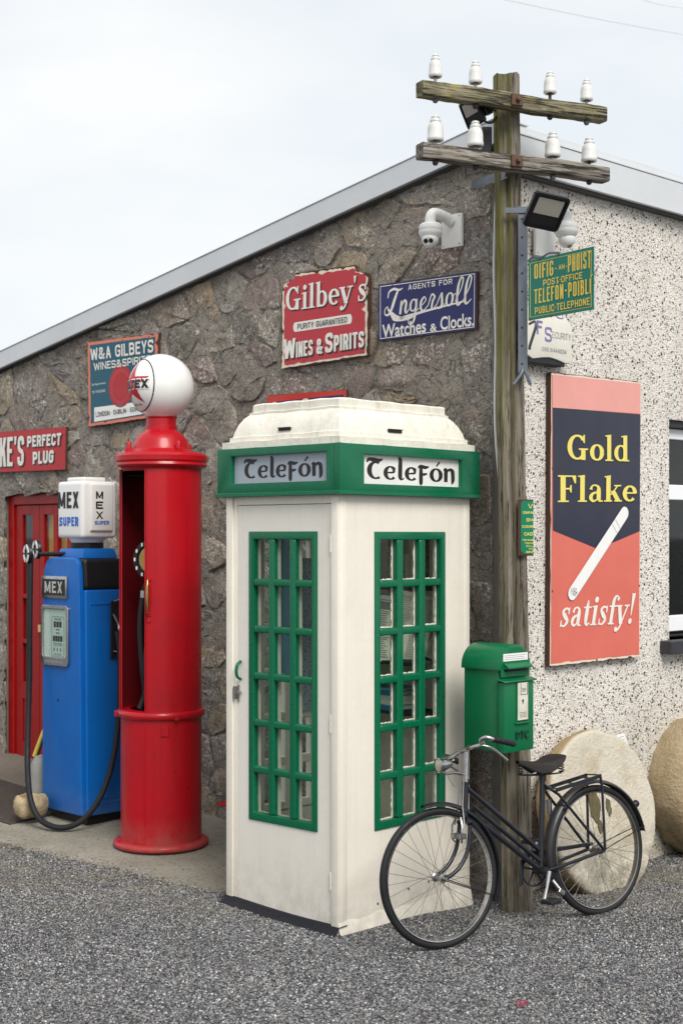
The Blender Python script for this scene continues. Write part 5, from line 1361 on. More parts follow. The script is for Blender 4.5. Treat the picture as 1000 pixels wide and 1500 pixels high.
def sheetpaper(name, label, cat, o, ax, ay, w_, h_, mat, lines, head=None, lean=0):
    fr = Frame(o, ax, ay); r = thing(name, label, cat, fr)
    g = G(); n = 6
    g.add([(lin(-w_ / 2, w_ / 2, i / n), -.004 * math.sin(i * 1.3), z) for z in (0, h_) for i in range(n + 1)] + [(lin(-w_ / 2, w_ / 2, i / n), .003 - .004 * math.sin(i * 1.3), z) for z in (0, h_) for i in range(n + 1)],
          [(i, i + 1, n + 2 + i, n + 1 + i) for i in range(n)] + [(2 * n + 2 + i, 3 * n + 3 + i, 3 * n + 4 + i, 2 * n + 3 + i) for i in range(n)]); g.build('paper', mat, r, smooth=0)
    g = G(); rq = random.Random(len(name) + int(w_ * 1e4))
    z = h_ * .93
    k = 0
    while z > h_ * .05:
        l = w_ * rq.uniform(.3, .42)
        if head and k == 1:
            g.add([(-w_ * .42, -.0065, z - .045), (w_ * .42, -.0065, z - .045), (w_ * .42, -.0065, z), (-w_ * .42, -.0065, z)], [(0, 1, 2, 3)]); z -= .058
        else:
            for s_ in (-1, 1):
                x0 = -w_ * .44 if s_ < 0 else w_ * .03
                g.add([(x0, -.0065, z - .0035), (x0 + l, -.0065, z - .0035), (x0 + l, -.0065, z), (x0, -.0065, z)], [(0, 1, 2, 3)])
            z -= .013
        k += 1
    g.build('print', M['black_print' if head else 'grey_print'], r, smooth=0, fix=False)
    return r
up = V(0, 0, 1)
def kp(x, y, z): return KF.w(x, y, z)
inw = -B2                          # facing back towards the window
lean = lambda a, b: (B2 * 1 + up * .0).normalized()
def tilted(yaw, tilt, roll=0):
    """frame axes for a sheet that faces the right-hand window: x to the viewer's right, y away"""
    y = (B1 * math.cos(R(yaw)) + B2 * math.sin(R(yaw))); y = (y * math.cos(R(tilt)) - up * math.sin(R(tilt))).normalized()
    x = (B2 * math.cos(R(yaw)) - B1 * math.sin(R(yaw))); x = (x * math.cos(R(roll)) + up.cross(x) * 0 + (y.cross(x)) * -math.sin(R(roll))).normalized()
    return x, y
x, y = tilted(38, 22, -8); sheetpaper('newspaper', 'old newspaper with a black headline block behind the kiosk glass', 'newspaper', kp(.60, .36, 1.38), x, y, .27, .40, M['paper'], 20, True)
x, y = tilted(50, 20, -12); sheetpaper('newspaper', 'grey printed page leaning beside the headline newspaper', 'newspaper', kp(.80, .26, 1.378), x, y, .24, .40, M['paper'], 20)
x, y = tilted(52, 18, -24); sheetpaper('leaflet', 'orange yellowed leaflet hanging at the right of the kiosk papers', 'leaflet', kp(.90, .20, 1.40), x, y, .13, .34, M['yellowpaper'], 10)
x, y = tilted(45, 8, -26); sheetpaper('leaflet', 'small cream leaflet tilted below the orange one', 'leaflet', kp(.90, .16, 1.385), x, y, .06, .22, M['paper'], 6)
zb = 1.071
for k, (h_, mt, lb) in enumerate(((.030, 'bluebook', 'blue telephone directory at the bottom of the kiosk shelf pile'), (.026, 'clean_white', 'white directory second from the bottom of the kiosk pile'), (.024, 'paper', 'cream paged directory in the middle of the kiosk pile'), (.028, 'bluebook', 'blue directory with white edge near the top of the pile'), (.014, 'poster_blue', 'thin pale blue booklet on top of the directory pile'))):
    fr = Frame(kp(.93, .48, zb + h_ / 2), tuple(B2 * math.cos(.1 * k - .2) + B1 * math.sin(.1 * k - .2)), tuple(B1 * math.cos(.1 * k - .2) - B2 * math.sin(.1 * k - .2)))
    r = thing('directory', lb, 'book', fr, 'directories piled on the kiosk shelf')
    g = G(); g.box(-.105, .105, -.15, .15, -h_ / 2, -h_ / 2 + .003); g.box(-.105, .105, -.15, .15, h_ / 2 - .003, h_ / 2); g.box(-.105, -.102, -.15, .15, -h_ / 2 + .003, h_ / 2 - .003); g.build('cover', M[mt], r)
    g = G(); g.box(-.1015, .10, -.145, .145, -h_ / 2 + .0032, h_ / 2 - .0032); g.build('pages', M['paper'], r); zb += h_ + .001
# posters on the rear glazing
for u0, u1, z0, z1, mt, lb in ((.30, .44, 1.25, 2.06, 'poster_blue', 'pale blue poster hung inside the rear window of the kiosk'), (.52, .66, 1.05, 1.95, 'map_paper', 'map sheet hung inside the rear window of the kiosk'), (.72, .84, 1.3, 2.04, 'map_paper', 'second map sheet beside the kiosk rear window')):
    if mt not in M:
        n = N('map_print'); f = n.noise(60, 6, .8); M[mt] = n.fin(n.mix(n.rng(f, .52, .58), (.38, .45, .52, 1), (.12, .13, .17, 1)), .5)
    r = thing('poster', lb, 'poster', KF.at(u0, B_ - .056, z0), 'posters inside the kiosk')
    g = G(); g.box(0, u1 - u0, -.002, 0, 0, z1 - z0); g.build('sheet', M[mt], r)
    word(r, 'Eolas', [(.01, .3), (u1 - u0 - .01, .3), (u1 - u0 - .01, .24), (.01, .24)], .004, M['black_print']) if 0 else None
# green fascia band with the recessed sign boxes
bz0, bz1, o_ = 2.300, 2.562, .040
def band(u0, u1, fn, length, q):
    g = G()
    fn(g, -o_ if fn is rbox else -o_ + .0, u0, bz0, bz1, -o_, .0); fn(g, u1, length + o_, bz0, bz1, -o_, .0)
    fn(g, u0, u1, bz0, q[0], -o_, .0); fn(g, u0, u1, q[1], bz1, -o_, .0)
    return g
RS = (.148, .965, 2.355, 2.510); LS = (.058, .790, 2.368, 2.520)
g = G(); g.holed(-o_, A_ + o_, bz0, bz1, RS, -o_, -.0005)
bnd = g.build('fascia_band', M['green'], kr, bev=.004, seg=2)
g = G(); g.holed(.0005, B_ + o_, bz0, bz1, LS, -o_, -.0005, 'l')
bnl = g.build('fascia_band', M['green'], kr, bev=.004, seg=2)
g = G(); g.box(.0, A_ + o_, B_, B_ + o_, bz0, bz1); g.box(A_, A_ + o_, 0.0005, B_, bz0, bz1); g.build('fascia_band', M['green'], kr)
g = G(); g.box(.0, A_, .0, B_, TOPZ + .001, 2.34); g.build('ceiling_board', M['cream'], kr)
# thin weather strip under and on the band
g = G(); rbox(g, -o_ - .008, A_ + o_ + .008, bz0 - .006, bz0 + .016, -o_ - .008, -o_ + .001); g.build('bead', M['green'], bnd, bev=.003)
g = G(); lbox(g, -o_ + .0015, B_ + o_ + .008, bz0 - .006, bz0 + .016, -o_ - .008, -o_ + .001); g.build('bead', M['green'], bnl, bev=.003)
def opal(name, col):
    return paint(name, col, .35, .25, (.25, .27, .3, 1), .1, 6)
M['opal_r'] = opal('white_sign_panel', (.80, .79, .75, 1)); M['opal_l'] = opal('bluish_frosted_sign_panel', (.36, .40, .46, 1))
g = G(); rbox(g, RS[0] - .004, RS[1] + .004, RS[2] - .004, RS[3] + .004, -.012, -.004); pR = g.build('name_panel', M['opal_r'], bnd)
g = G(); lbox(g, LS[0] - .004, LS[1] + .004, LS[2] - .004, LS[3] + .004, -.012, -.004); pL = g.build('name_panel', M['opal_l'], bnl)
tf = pen_text('TeleFon', UNCIAL, 0, 1.32)
o = letter(pR, tf, [(RS[0] + .045, RS[3] - .003), (RS[1] - .035, RS[3] - .003), (RS[1] - .035, RS[2] + .004), (RS[0] + .045, RS[2] + .004)], .0125, M['black_print'])
o = letter(pL, tf, [(LS[0], LS[3]), (LS[1], LS[3]), (LS[1], LS[2]), (LS[0], LS[2])], .0125, M['black_print'])
# turn the left lettering onto the left face
me = o.data
for v in me.vertices:
    x_, y_, z_ = v.co; u = LS[1] - (x_ - LS[0]); t = (x_ - LS[0]) / (LS[1] - LS[0]); u = LS[1] - .075 - t * (LS[1] - LS[0] - .125); v.co = (y_ , u, LS[2] + .006 + (z_ - LS[2]) / (LS[3] - LS[2]) * (LS[3] - LS[2] - .012))
# roof: stepped cove
PR = [(.020, 2.5625), (.020, 2.600), (-.010, 2.604), (-.010, 2.628), (-.022, 2.632), (-.030, 2.662), (-.046, 2.70), (-.068, 2.735), (-.088, 2.755), (-.088, 2.768), (-.102, 2.772), (-.102, 2.808), (-.110, 2.816)]
g = G(); vs_ = []; NS = 10
rr = random.Random(9)
def ringpts(o2, z):
    c = [(-o2, -o2), (A_ + o2, -o2), (A_ + o2, B_ + o2), (-o2, B_ + o2)]; out = []
    for i in range(4):
        a, b = c[i], c[(i + 1) % 4]
        for k in range(NS): t = k / NS; out.append((lin(a[0], b[0], t), lin(a[1], b[1], t), z + .0025 * math.sin(i * 2 + k * 1.9 + z * 40)))
    return out
for o2, z in PR: vs_ += ringpts(o2, z)
n = 4 * NS
vs_ += [(A_ / 2 + (p[0] - A_ / 2) * .0, B_ / 2, 2.85) for p in [(0, 0)]]
fs = [(k * n + i, k * n + (i + 1) % n, (k + 1) * n + (i + 1) % n, (k + 1) * n + i) for k in range(len(PR) - 1) for i in range(n)]
top = (len(PR) - 1) * n
fs += [(top + i, top + (i + 1) % n, len(vs_) - 1) for i in range(n)]
g.add(vs_, fs); rf = g.build('roof', M['roof_cream'], kr, smooth=38)
g = G(); g.box(.015, A_ - .015, .015, B_ - .015, 2.555, 2.561); g.build('roof_base', M['roof_cream'], kr)
for cx, cy, along in ((.46, .0185, 0), (.0185, .43, 1)):
    g = G()
    if along: g.box(.018, .036, cy - .045, cy + .045, 2.650, 2.664)
    else: g.box(cx - .055, cx + .055, .018, .036, 2.640, 2.656)
    g.build('vent_slot', M['dark'], rf)
    g = G()
    if along: g.box(.014, .020, cy - .05, cy + .05, 2.664, 2.668)
    else: g.box(cx - .06, cx + .06, .014, .020, 2.656, 2.660)
    g.build('vent_lip', M['rusty'], rf)
# ---------------------------------------------------------------- tall red visible-dial pump
def wall_n(p): return -(Vector(p) - K).dot(D2)
RP = Frame((-1.176, 9.5, .068), (1, 0, 0), (0, 1, 0))
rp = thing('fuel_pump', 'tall round red fuel pump with white star globe and open front', 'fuel pump', RP)
g = G(); g.lathe([(0, 0), (.300, 0), (.309, .008), (.311, .022), (.303, .036), (.285, .042), (.262, .044)], 56); g.build('base_flange', M['red'], rp, smooth=50)
g = G(); g.lathe([(.262, .04), (.262, .845)], 64); lower = g.build('lower_body', M['red'], rp, smooth=60)
g = G(); g.lathe([(.2622, .05), (.2640, .05), (.2640, .80), (.2622, .80)], 24, a0=-107, a1=-66 - 60); g.lathe([(.2622, .05), (.2645, .05), (.2645, .80), (.2622, .80)], 2, a0=-107, a1=-106); g.build('access_panel', M['red'], lower, smooth=60)
g = G(); g.lathe([(.262, .835), (.272, .836), (.283, .845), (.286, .862), (.283, .880), (.272, .888), (.20, .890)], 64); g.build('collar', M['red'], rp, smooth=50)
g = G(); 
for a in (-63, -170): g.obox((.286 * math.cos(R(a)), .286 * math.sin(R(a)), .858), (math.cos(R(a)), math.sin(R(a)), 0), (-math.sin(R(a)), math.cos(R(a)), 0), (0, 0, 1), .016, .014, .020)
g.build('lug', M['red'], rp, bev=.004)
g = G(); a = -78; g.obox((.2635 * math.cos(R(a)), .2635 * math.sin(R(a)), .765), (math.cos(R(a)), math.sin(R(a)), 0), (-math.sin(R(a)), math.cos(R(a)), 0), (0, 0, 1), .006, .026, .032); g.build('maker_badge', M['red'], rp, bev=.004)
g = G(); g.lathe([(.262, .885), (.262, 2.44), (.255, 2.44), (.255, .885), (.262, .885)], 60, a0=-105, a1=191); g.build('shell', M['red'], rp, smooth=60)
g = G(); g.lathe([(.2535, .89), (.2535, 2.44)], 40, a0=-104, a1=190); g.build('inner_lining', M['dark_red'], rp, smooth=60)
for a in (-105, 191):
    g = G(); g.obox((.261 * math.cos(R(a)), .261 * math.sin(R(a)), 1.665), (math.cos(R(a)), math.sin(R(a)), 0), (-math.sin(R(a)), math.cos(R(a)), 0), (0, 0, 1), .010, .004, .775); g.build('shell_edge', M['red'], rp, bev=.002)
# door leaf parked at the far left of the opening
g = G(); g.lathe([(.2665, .89), (.2665, 2.44), (.263, 2.44), (.263, .89), (.2665, .89)], 6, a0=180, a1=197); g.build('sliding_door', M['red'], rp, smooth=60)
g = G(); g.lathe([(.255, 2.43), (.268, 2.452), (.290, 2.458), (.300, 2.470), (.294, 2.486), (.303, 2.498), (.304, 2.528), (.290, 2.545), (.232, 2.556), (.196, 2.575), (.182, 2.60), (.172, 2.635), (.145, 2.672), (.116, 2.692), (.104, 2.702), (.104, 2.728), (.097, 2.732), (.097, 2.775), (.104, 2.782), (.104, 2.792), (.0, 2.792)], 60)
cap = g.build('cap', M['red'], rp, smooth=32)
g = G(); g.lathe([(0, 2.40), (.255, 2.40)], 40); g.build('cap_underside', M['dark'], rp)
for a in (-158, -52, 40, 130):
    g = G(); c = (.215 * math.cos(R(a)), .215 * math.sin(R(a)), 2.575); g.lathe([(0, .05), (.013, .048), (.017, .04), (.017, -.03)], 10, o=c); g.obox((c[0] * .96, c[1] * .96, 2.565), (math.cos(R(a)), math.sin(R(a)), 0), (-math.sin(R(a)), math.cos(R(a)), 0), (0, 0, 1), .035, .016, .014); g.build('cap_lug', M['red'], cap, bev=.003)
g = G(); g.tube([(-.115 + .004 * i, -.232 - 0, 0) for i in range(1)] or [], .01) if 0 else None
a = -100; hd = V(math.cos(R(a)), math.sin(R(a)), 0)
pts = [hd * (.262 + d) + V(0, 0, z) for d, z in ((0, 1.735), (.028, 1.73), (.034, 1.69), (.034, 1.60), (.028, 1.52), (0, 1.515))]
g = G(); g.tube(pts, [.006, .006, .009, .013, .007, .005], 10); g.build('door_handle', M['brass'], rp, smooth=60)
for z in (1.738, 1.51, 1.47): g = G(); g.obox(hd * .264 + V(0, 0, z), hd, hd.cross(V(0, 0, 1)), (0, 0, 1), .004, .014, .010); g.build('handle_plate', M['red'], rp, bev=.002)
# what stands in the open front: dial ring, hose, tube
g = G(); g.tube([(-.035, -.03, .9), (-.035, -.03, 2.40)], .055, 16); g.build('pump_column', M['dark'], rp)
dc = V(-.045, -.155, 1.86); dn = V(-.42, -.9, 0).normalized(); ds = V(.9, -.42, 0).normalized()
g = G(); g.lathe([(0, .0), (.125, .0), (.125, .02), (.095, .022), (.09, .012), (0, .012)], 32, o=dc, ax=tuple(ds), ay=(0, 0, 1), az=tuple(dn)); dial = g.build('clock_dial', M['black'], rp)
g = G(); g.lathe([(0, .013), (.085, .013)], 24, o=dc, ax=tuple(ds), ay=(0, 0, 1), az=tuple(dn)); g.build('dial_centre', M['brass'], dial)
g = G()
for k in range(12):
    t = R(k * 30); g.obox(dc + ds * math.cos(t) * .11 + V(0, 0, 1) * math.sin(t) * .11 + dn * .0235, ds, V(0, 0, 1), dn, .006, .011, .0005)
g.build('dial_marks', M['clean_white'], dial)
g = G(); g.tube(spl([(-.10, -.13, 1.62), (-.115, -.135, 1.5), (-.115, -.14, 1.35), (-.10, -.145, 1.15), (-.085, -.14, 1.0), (-.12, -.15, .9)]), .020, 10); g.tube(spl([(-.03, -.16, 1.5), (-.075, -.17, 1.3), (-.085, -.17, 1.15), (-.06, -.17, 1.05), (-.09, -.17, 1.0)]), .013, 8); g.build('hose', M['rubber'], rp, smooth=60)
g = G(); g.tube([(-.10, -.13, 1.615), (-.098, -.13, 1.66)], .021, 10); g.build('hose_ferrule', M['chrome'], rp)
g = G(); g.tube([(-.098, -.13, 1.66), (-.07, -.13, 1.74)], .014, 8); g.tube([(-.05, -.12, 2.02), (-.05, -.12, 2.35)], .045, 12); g.build('sight_glass', M['dark'], rp)
# globe with its printed face
gc = V(0, 0, 2.985); GR = .214
g = G(); g.lathe([(GR * math.sin(R(t)), -GR * math.cos(R(t))) for t in range(26, 181, 6)], 48, o=gc); g.lathe([(.100, -.20), (.098, -.185)], 40, o=gc); globe = g.build('globe', M['globe'], rp, smooth=80)
gn = V(-.83, -.55, .02).normalized(); gs = V(.55, -.83, 0).normalized(); gu = gs.cross(gn) * -1
gu = V(0, 0, 1); gu = (gu - gn * gu.dot(gn)).normalized()
def on_globe(v, f, off, mat, name, cuts=3):
    me = bpy.data.meshes.new(name); me.from_pydata([(p[0], p[1], p[2] if len(p) > 2 else 0) for p in v], [], f); bm = bmesh.new(); bm.from_mesh(me)
    bmesh.ops.triangulate(bm, faces=bm.faces)
    for _ in range(7):
        le = [e for e in bm.edges if e.calc_length() > .016]
        if le: bmesh.ops.subdivide_edges(bm, edges=le, cuts=1); bmesh.ops.triangulate(bm, faces=[q for q in bm.faces if len(q.verts) > 3])
    for q in bm.verts:
        a, b, zz = q.co; d = math.sqrt(max(.0001, (GR + off + zz) ** 2 - a * a - b * b)); p = gc + gs * a + gu * b + gn * d; q.co = p
    bm.to_mesh(me); bm.free(); me.materials.append(mat); me.shade_smooth(); return link(name, me, globe)
def ringp(r0, r1, n=64):
    return [(r * math.cos(2 * math.pi * i / n), r * math.sin(2 * math.pi * i / n)) for r in (r0, r1) for i in range(n)], [(i, (i + 1) % n, n + (i + 1) % n, n + i) for i in range(n)]
on_globe(*ringp(.166, .171), .0012, M['black_print'], 'ring_print', 0)
st = [((.150 if k % 2 == 0 else .060) * math.sin(R(k * 36)), (.150 if k % 2 == 0 else .060) * math.cos(R(k * 36))) for k in range(10)] + [(0, 0)]
on_globe(st, [(k, (k + 1) % 10, 10) for k in range(10)], .0012, M['star_red'], 'star_print', 4)
def gtext(body, x0, x1, y0, y1, off, mat, bold, name='lettering'):
    v, f, (a, b, c, d) = block(body, (x1 - x0) / (y1 - y0), bold, .45)
    on_globe([(x0 + (p[0] - a) / (b - a) * (x1 - x0), y0 + (p[1] - c) / (d - c) * (y1 - y0), p[2] * 5e-5) for p in v], f, off, mat, name, 2)
gtext('CALTEX', -.150, .150, -.036, .034, .0026, M['clean_white'], .42, 'lettering_outline'); gtext('CALTEX', -.146, .146, -.029, .027, .0046, M['black_print'], .26)
gtext('MADE IN USA', -.05, .06, -.135, -.125, .0022, M['black_print'], .2)

# ---------------------------------------------------------------- blue pump
BP = Frame((-1.752, 9.95, .098), -D1, D2)
bp = thing('fuel_pump', 'blue fuel pump with square white globe, dial window and black hose', 'fuel pump', BP)
g = G(); g.box(-.475, -.02, .03, .39, 0, .06); g.build('plinth', M['black'], bp, bev=.006)
g = G(); g.add([(-.495, .012, .058), (.008, .012, .058), (.008, .41, .058), (-.495, .41, .058), (-.488, .012, 1.61), (-.012, .012, 1.61), (-.012, .385, 1.61), (-.488, .385, 1.61)],
      [(0, 3, 2, 1), (4, 5, 6, 7), (0, 1, 5, 4), (1, 2, 6, 5), (2, 3, 7, 6), (3, 0, 4, 7)]); body = g.build('body', M['blue'], bp, bev=.016, seg=3)
g = G(); g.add([(-.487, .014, 1.612), (-.012, .014, 1.612), (-.012, .385, 1.612), (-.487, .385, 1.612), (-.47, .014, 1.825), (-.03, .014, 1.825), (-.03, .36, 1.825), (-.47, .36, 1.825)],
      [(0, 3, 2, 1), (4, 5, 6, 7), (0, 1, 5, 4), (1, 2, 6, 5), (2, 3, 7, 6), (3, 0, 4, 7)]); g.build('black_top', M['black'], bp, bev=.03, seg=4)
P_ = [(-.505, .062), (-.012, .062)] + [(-.040, 1.60), (-.048, 1.74), (-.062, 1.80), (-.10, 1.832), (-.40, 1.832), (-.455, 1.80), (-.485, 1.73), (-.50, 1.6)]
g = G(); g.prism(P_, -.022, .02, 'xz'); g.build('front_panel', M['blue'], bp, bev=.014, seg=3)
g = G()
for z in (.13, .165): g.box(.007, .011, .06, .38, z, z + .012)
g.box(-.013, -.006, .05, .37, 1.505, 1.52); g.build('pressed_rib', M['blue'], bp, bev=.002)
x0, x1 = -.492, -.172
g = G(); g.box(x0, x1, -.036, -.02, 1.545, 1.702); badge = g.build('badge_frame', M['chrome'], bp, bev=.006, seg=2)
g = G(); g.box(x0 + .022, x1 - .022, -.0385, -.034, 1.567, 1.680); g.build('badge_plate', M['black_print'], badge)
caps(badge, 'MEX', [(x0 + .05, 1.664), (x1 - .05, 1.664), (x1 - .05, 1.584), (x0 + .05, 1.584)], .0395, paint('silver_print', (.5, .5, .48, 1), .4), t=.2, gap=1.2)
# dial window: a frame with depth round a recessed face
x0, x1, z0, z1 = -.494, -.150, 1.075, 1.497
def rrect(x0, x1, z0, z1, r, n=5):
    out = []
    for cx, cz, a0 in ((x1 - r, z1 - r, 0), (x0 + r, z1 - r, 90), (x0 + r, z0 + r, 180), (x1 - r, z0 + r, 270)):
        for i in range(n + 1): a = R(a0 + 90 * i / n); out.append((cx + r * math.cos(a), cz + r * math.sin(a)))
    return out
o1 = rrect(x0, x1, z0, z1, .03); i1 = rrect(x0 + .026, x1 - .026, z0 + .06, z1 - .026, .02); n = len(o1)
g = G(); g.add([(x, -.02, z) for x, z in o1] + [(x, -.042, z) for x, z in o1] + [(x, -.042, z) for x, z in i1] + [(x, -.024, z) for x, z in i1],
      [(k * n + i, k * n + (i + 1) % n, (k + 1) * n + (i + 1) % n, (k + 1) * n + i) for k in range(3) for i in range(n)]); df = g.build('dial_frame', M['chrome'], bp, bev=.004)
g = G(); g.box(x0 + .02, x1 - .02, -.0262, -.0235, z0 + .055, z1 - .02); face = g.build('dial_face', M['dial'], df)
g = G(); g.box(x0 + .024, x0 + .085, -.0275, -.0263, z0 + .06, z1 - .025); g.build('side_strip', M['clean_white'], df)
g = G(); g.box(x0 + .024, x1 - .024, -.037, -.0355, z0 + .058, z1 - .024); g.build('pane', M['glass'], df)
def dp(body, a, b, c, d, mat='black_print', bo=.0): caps(face, body, [(a, d), (b, d), (b, c), (a, c)], .0278, M[mat], t=.17, gap=.8)
cx = x0 + .20
dp('THIS SALE', cx - .045, cx + .045, 1.395, 1.408); dp('POUNDS', cx - .05, cx + .05, 1.225, 1.236); dp('GALLONS', cx - .055, cx + .055, 1.215 - .0, 1.222); dp('NET PRICE', cx - .045, cx + .045, 1.150, 1.160)
g = G()
for k in range(3): g.box(cx - .050 + k * .035, cx - .050 + k * .035 + .026, -.0285, -.0272, 1.345, 1.385)
for k in range(4): g.box(cx - .060 + k * .031, cx - .060 + k * .031 + .024, -.0285, -.0272, 1.246, 1.285)
for z in (1.325, 1.302): g.box(cx - .022, cx + .022, -.0285, -.0272, z, z + .006)
for k in range(3): g.box(cx - .05 + k * .04, cx - .042 + k * .04, -.0285, -.0272, 1.178, 1.20)
g.build('counter_wheel', M['black_print'], face)
g = G(); a, b, c, d = cx - .078, cx + .078, 1.14, 1.42
for q in ((a, b, c, c + .003), (a, b, d - .003, d), (a, a + .003, c, d), (b - .003, b, c, d)): g.box(q[0], q[1], -.0282, -.0272, q[2], q[3])
g.build('printed_frame', M['grey_print'], face)
dp2 = word(df, 'PETROL PUMP No 12', [(x0 + .05, z0 + .045), (x1 - .05, z0 + .045), (x1 - .05, z0 + .022), (x0 + .05, z0 + .022)], .0428, M['black_print']) if 0 else None
g = G(); 
for k in range(13): g.box(x0 + .06 + k * .018, x0 + .070 + k * .018, -.0432, -.0418, z0 + .022, z0 + .036)
g.build('stamped_mark', M['grey_print'], df)
g = G(); g.lathe([(0, .001), (.011, .001), (.011, 0)], 12, o=(-.30, -.0222, .835), ax=(1, 0, 0), ay=(0, 0, 1), az=(0, -1, 0)); g.build('lock_hole', M['dark'], bp)
# collar and globe
g = G(); g.add([(x, y, 1.825) for x, y in ((-.42, .04), (-.09, .04), (-.09, .34), (-.42, .34))] + [(x, y, 1.895) for x, y in ((-.40, .06), (-.11, .06), (-.11, .32), (-.40, .32))],
      [(0, 3, 2, 1), (4, 5, 6, 7), (0, 1, 5, 4), (1, 2, 6, 5), (2, 3, 7, 6), (3, 0, 4, 7)]); g.build('globe_collar', M['blue'], bp, bev=.012, seg=2)
g = G(); g.lathe([(0, 1.895), (.115, 1.895), (.115, 1.935), (0, 1.935)], 32, o=(-.255, .19, 0)); g.build('globe_seat', M['black'], bp)
g = G(); g.lathe([(.11, 1.935), (.12, 1.952), (.135, 1.968), (0, 1.97)], 32, o=(-.255, .19, 0)); g.build('globe_neck', M['globe'], bp)
gx0, gx1, gy0, gy1, gz0, gz1 = -.415, -.100, .045, .335, 1.965, 2.365
g = G(); g.box(gx0, gx1, gy0, gy1, gz0, gz1); glb = g.build('globe', M['globe'], bp, bev=.032, seg=4, smooth=60)
g = G(); g.box(gx0 + .07, gx1 - .035, gy0 + .035, gy1 - .07, gz1 - .004, gz1 + .028); g.build('globe_crown', M['globe'], glb, bev=.014, seg=3, smooth=60)
g = G(); g.box(gx1 - .005, gx1 + .018, gy0 + .06, gy1 - .045, gz0 + .05, gz1 - .02); g.build('side_panel', M['globe'], glb, bev=.014, seg=3, smooth=60)
def gl(body, a, b, c, d, m, bo=.0): caps(glb, body, [(a, d), (b, d), (b, c), (a, c)], -gy0 + .0015, M[m], t=.22 if body == 'MEX' else .3, gap=.6)
gl('MEX', gx0 + .015, gx1 - .045, gz0 + .21, gz0 + .325, 'black_print', .015); gl('SUPER', gx0 + .03, gx1 - .045, gz0 + .085, gz0 + .15, 'blue_print', .03)
def side_text(body, y0, y1, z0, z1, m, bo=0):
    o = caps(glb, body, [(y0, z1), (y1, z1), (y1, z0), (y0, z0)], 0, M[m], t=.24, gap=.5)
    for v in o.data.vertices: x_, _, z_ = v.co; v.co = (gx1 + .0195, x_, z_)
for ch, z in (('M', .275), ('E', .205), ('X', .135)): side_text(ch, gy0 + .10, gy0 + .16, gz0 + z, gz0 + z + .052, 'black_print', .02)
side_text('SUPER', gy0 + .09, gy0 + .21, gz0 + .095, gz0 + .122, 'blue_print', .03)
# hose arm, pulleys, hose, nozzle (world points carried into the pump's frame)
bi = BP.mat().inverted()
def wp(px, py, Y): return bi @ V((px - 500) / F_PX * Y, Y, CAM_H + (HORIZON - py) / F_PX * Y)
g = G(); g.tube([wp(100, 811, 10.22), wp(58, 812, 10.32)], .016, 10); g.build('hose_arm', M['black'], bp, smooth=60)
for px, py, Y, q in ((42, 811, 10.33, 0), (55, 805, 10.47, 0)):
    c = wp(px, py, Y); n_ = V(-.25, -.97, 0).normalized(); s_ = V(.97, -.25, 0)
    g = G(); g.lathe([(.0, .012), (.034, .012), (.036, .016), (.064, .016), (.068, .010), (.068, -.012), (0, -.012)], 28, o=c, ax=tuple(s_), ay=(0, 0, 1), az=tuple(n_)); pu = g.build('pulley', M['black'], bp)
    for k in range(4):
        g = G(); g.lathe([(.038, .0165), (.040, .020), (.062, .020), (.066, .0165)], 6, a0=k * 90 + 8, a1=k * 90 + 82, o=c, ax=tuple(s_), ay=(0, 0, 1), az=tuple(n_)); g.build('white_segment', M['white_plastic'], pu)
hp = [wp(*p) for p in ((46, 812, 10.36), (45, 830, 10.33), (44, 900, 10.3), (43, 1000, 10.28), (41, 1080, 10.2), (41, 1130, 10.1), (45, 1170, 10.0), (57, 1198, 9.93), (78, 1211, 9.86), (102, 1211, 9.84), (125, 1198, 9.85), (147, 1168, 9.88), (163, 1125, 9.93), (172, 1075, 9.96), (176, 1020, 9.98), (176, 960, 10.0), (172, 925, 10.02))]
g = G(); g.tube(spl([tuple(p) for p in hp], 6), .0205, 10); g.build('hose', M['rubber'], bp, smooth=60)
g = G(); g.box(.0, .012, .205, .34, 1.13, 1.53); g.build('nozzle_recess', M['black_print'], bp, bev=.003)
g = G(); g.tube(spl([(.03, .29, 1.12), (.05, .28, 1.26), (.04, .25, 1.36), (.02, .22, 1.44)]), [.012] * 6 + [.02] * 6 + [.008] * 7, 8); g.tube(spl([(.04, .29, 1.40), (.07, .29, 1.47), (.06, .25, 1.54), (.03, .22, 1.53)]), .006, 6); g.tube([(.02, .22, 1.18), (.04, .31, 1.17)], .008, 6); g.build('nozzle', M['chrome'], bp, smooth=60)

# ---- small things by the red door
def P3(px, py, Y): return V((px - 500) / F_PX * Y, Y, CAM_H + (HORIZON - py) / F_PX * Y)
def blob(g, c, rx, ry, rz, seed, n=20, m=12, amp=.05, top=None):
    rr = random.Random(seed); ph = [rr.uniform(0, 6.28) for _ in range(6)]
    vs_ = []
    for j in range(m + 1):
        t = math.pi * j / m
        for i in range(n):
            a = 2 * math.pi * i / n; d = 1 + amp * (math.sin(2 * a + ph[0]) + math.sin(3 * a + ph[1] + t * 2) + .6 * math.sin(5 * t + ph[2] + a)) + rr.uniform(-.01, .01)
            vs_.append((c[0] + rx * d * math.sin(t) * math.cos(a), c[1] + ry * d * math.sin(t) * math.sin(a), c[2] - rz * math.cos(t)))
    g.add(vs_, [(j * n + i, j * n + (i + 1) % n, (j + 1) * n + (i + 1) % n, (j + 1) * n + i) for j in range(m) for i in range(n)]); return g
zb = .125
r = thing('stone_bowl', 'small ochre stone bowl on the ground left of the blue pump', 'bowl', Frame((-2.165, 10.14, zb), (1, 0, 0), (0, 1, 0)))
rr = random.Random(5)
g = G(); g.lathe([(0, .0), (.085, .0), (.112, .025), (.122, .07), (.118, .115), (.102, .142), (.085, .148), (.07, .135), (.058, .11), (0, .10)], 26)
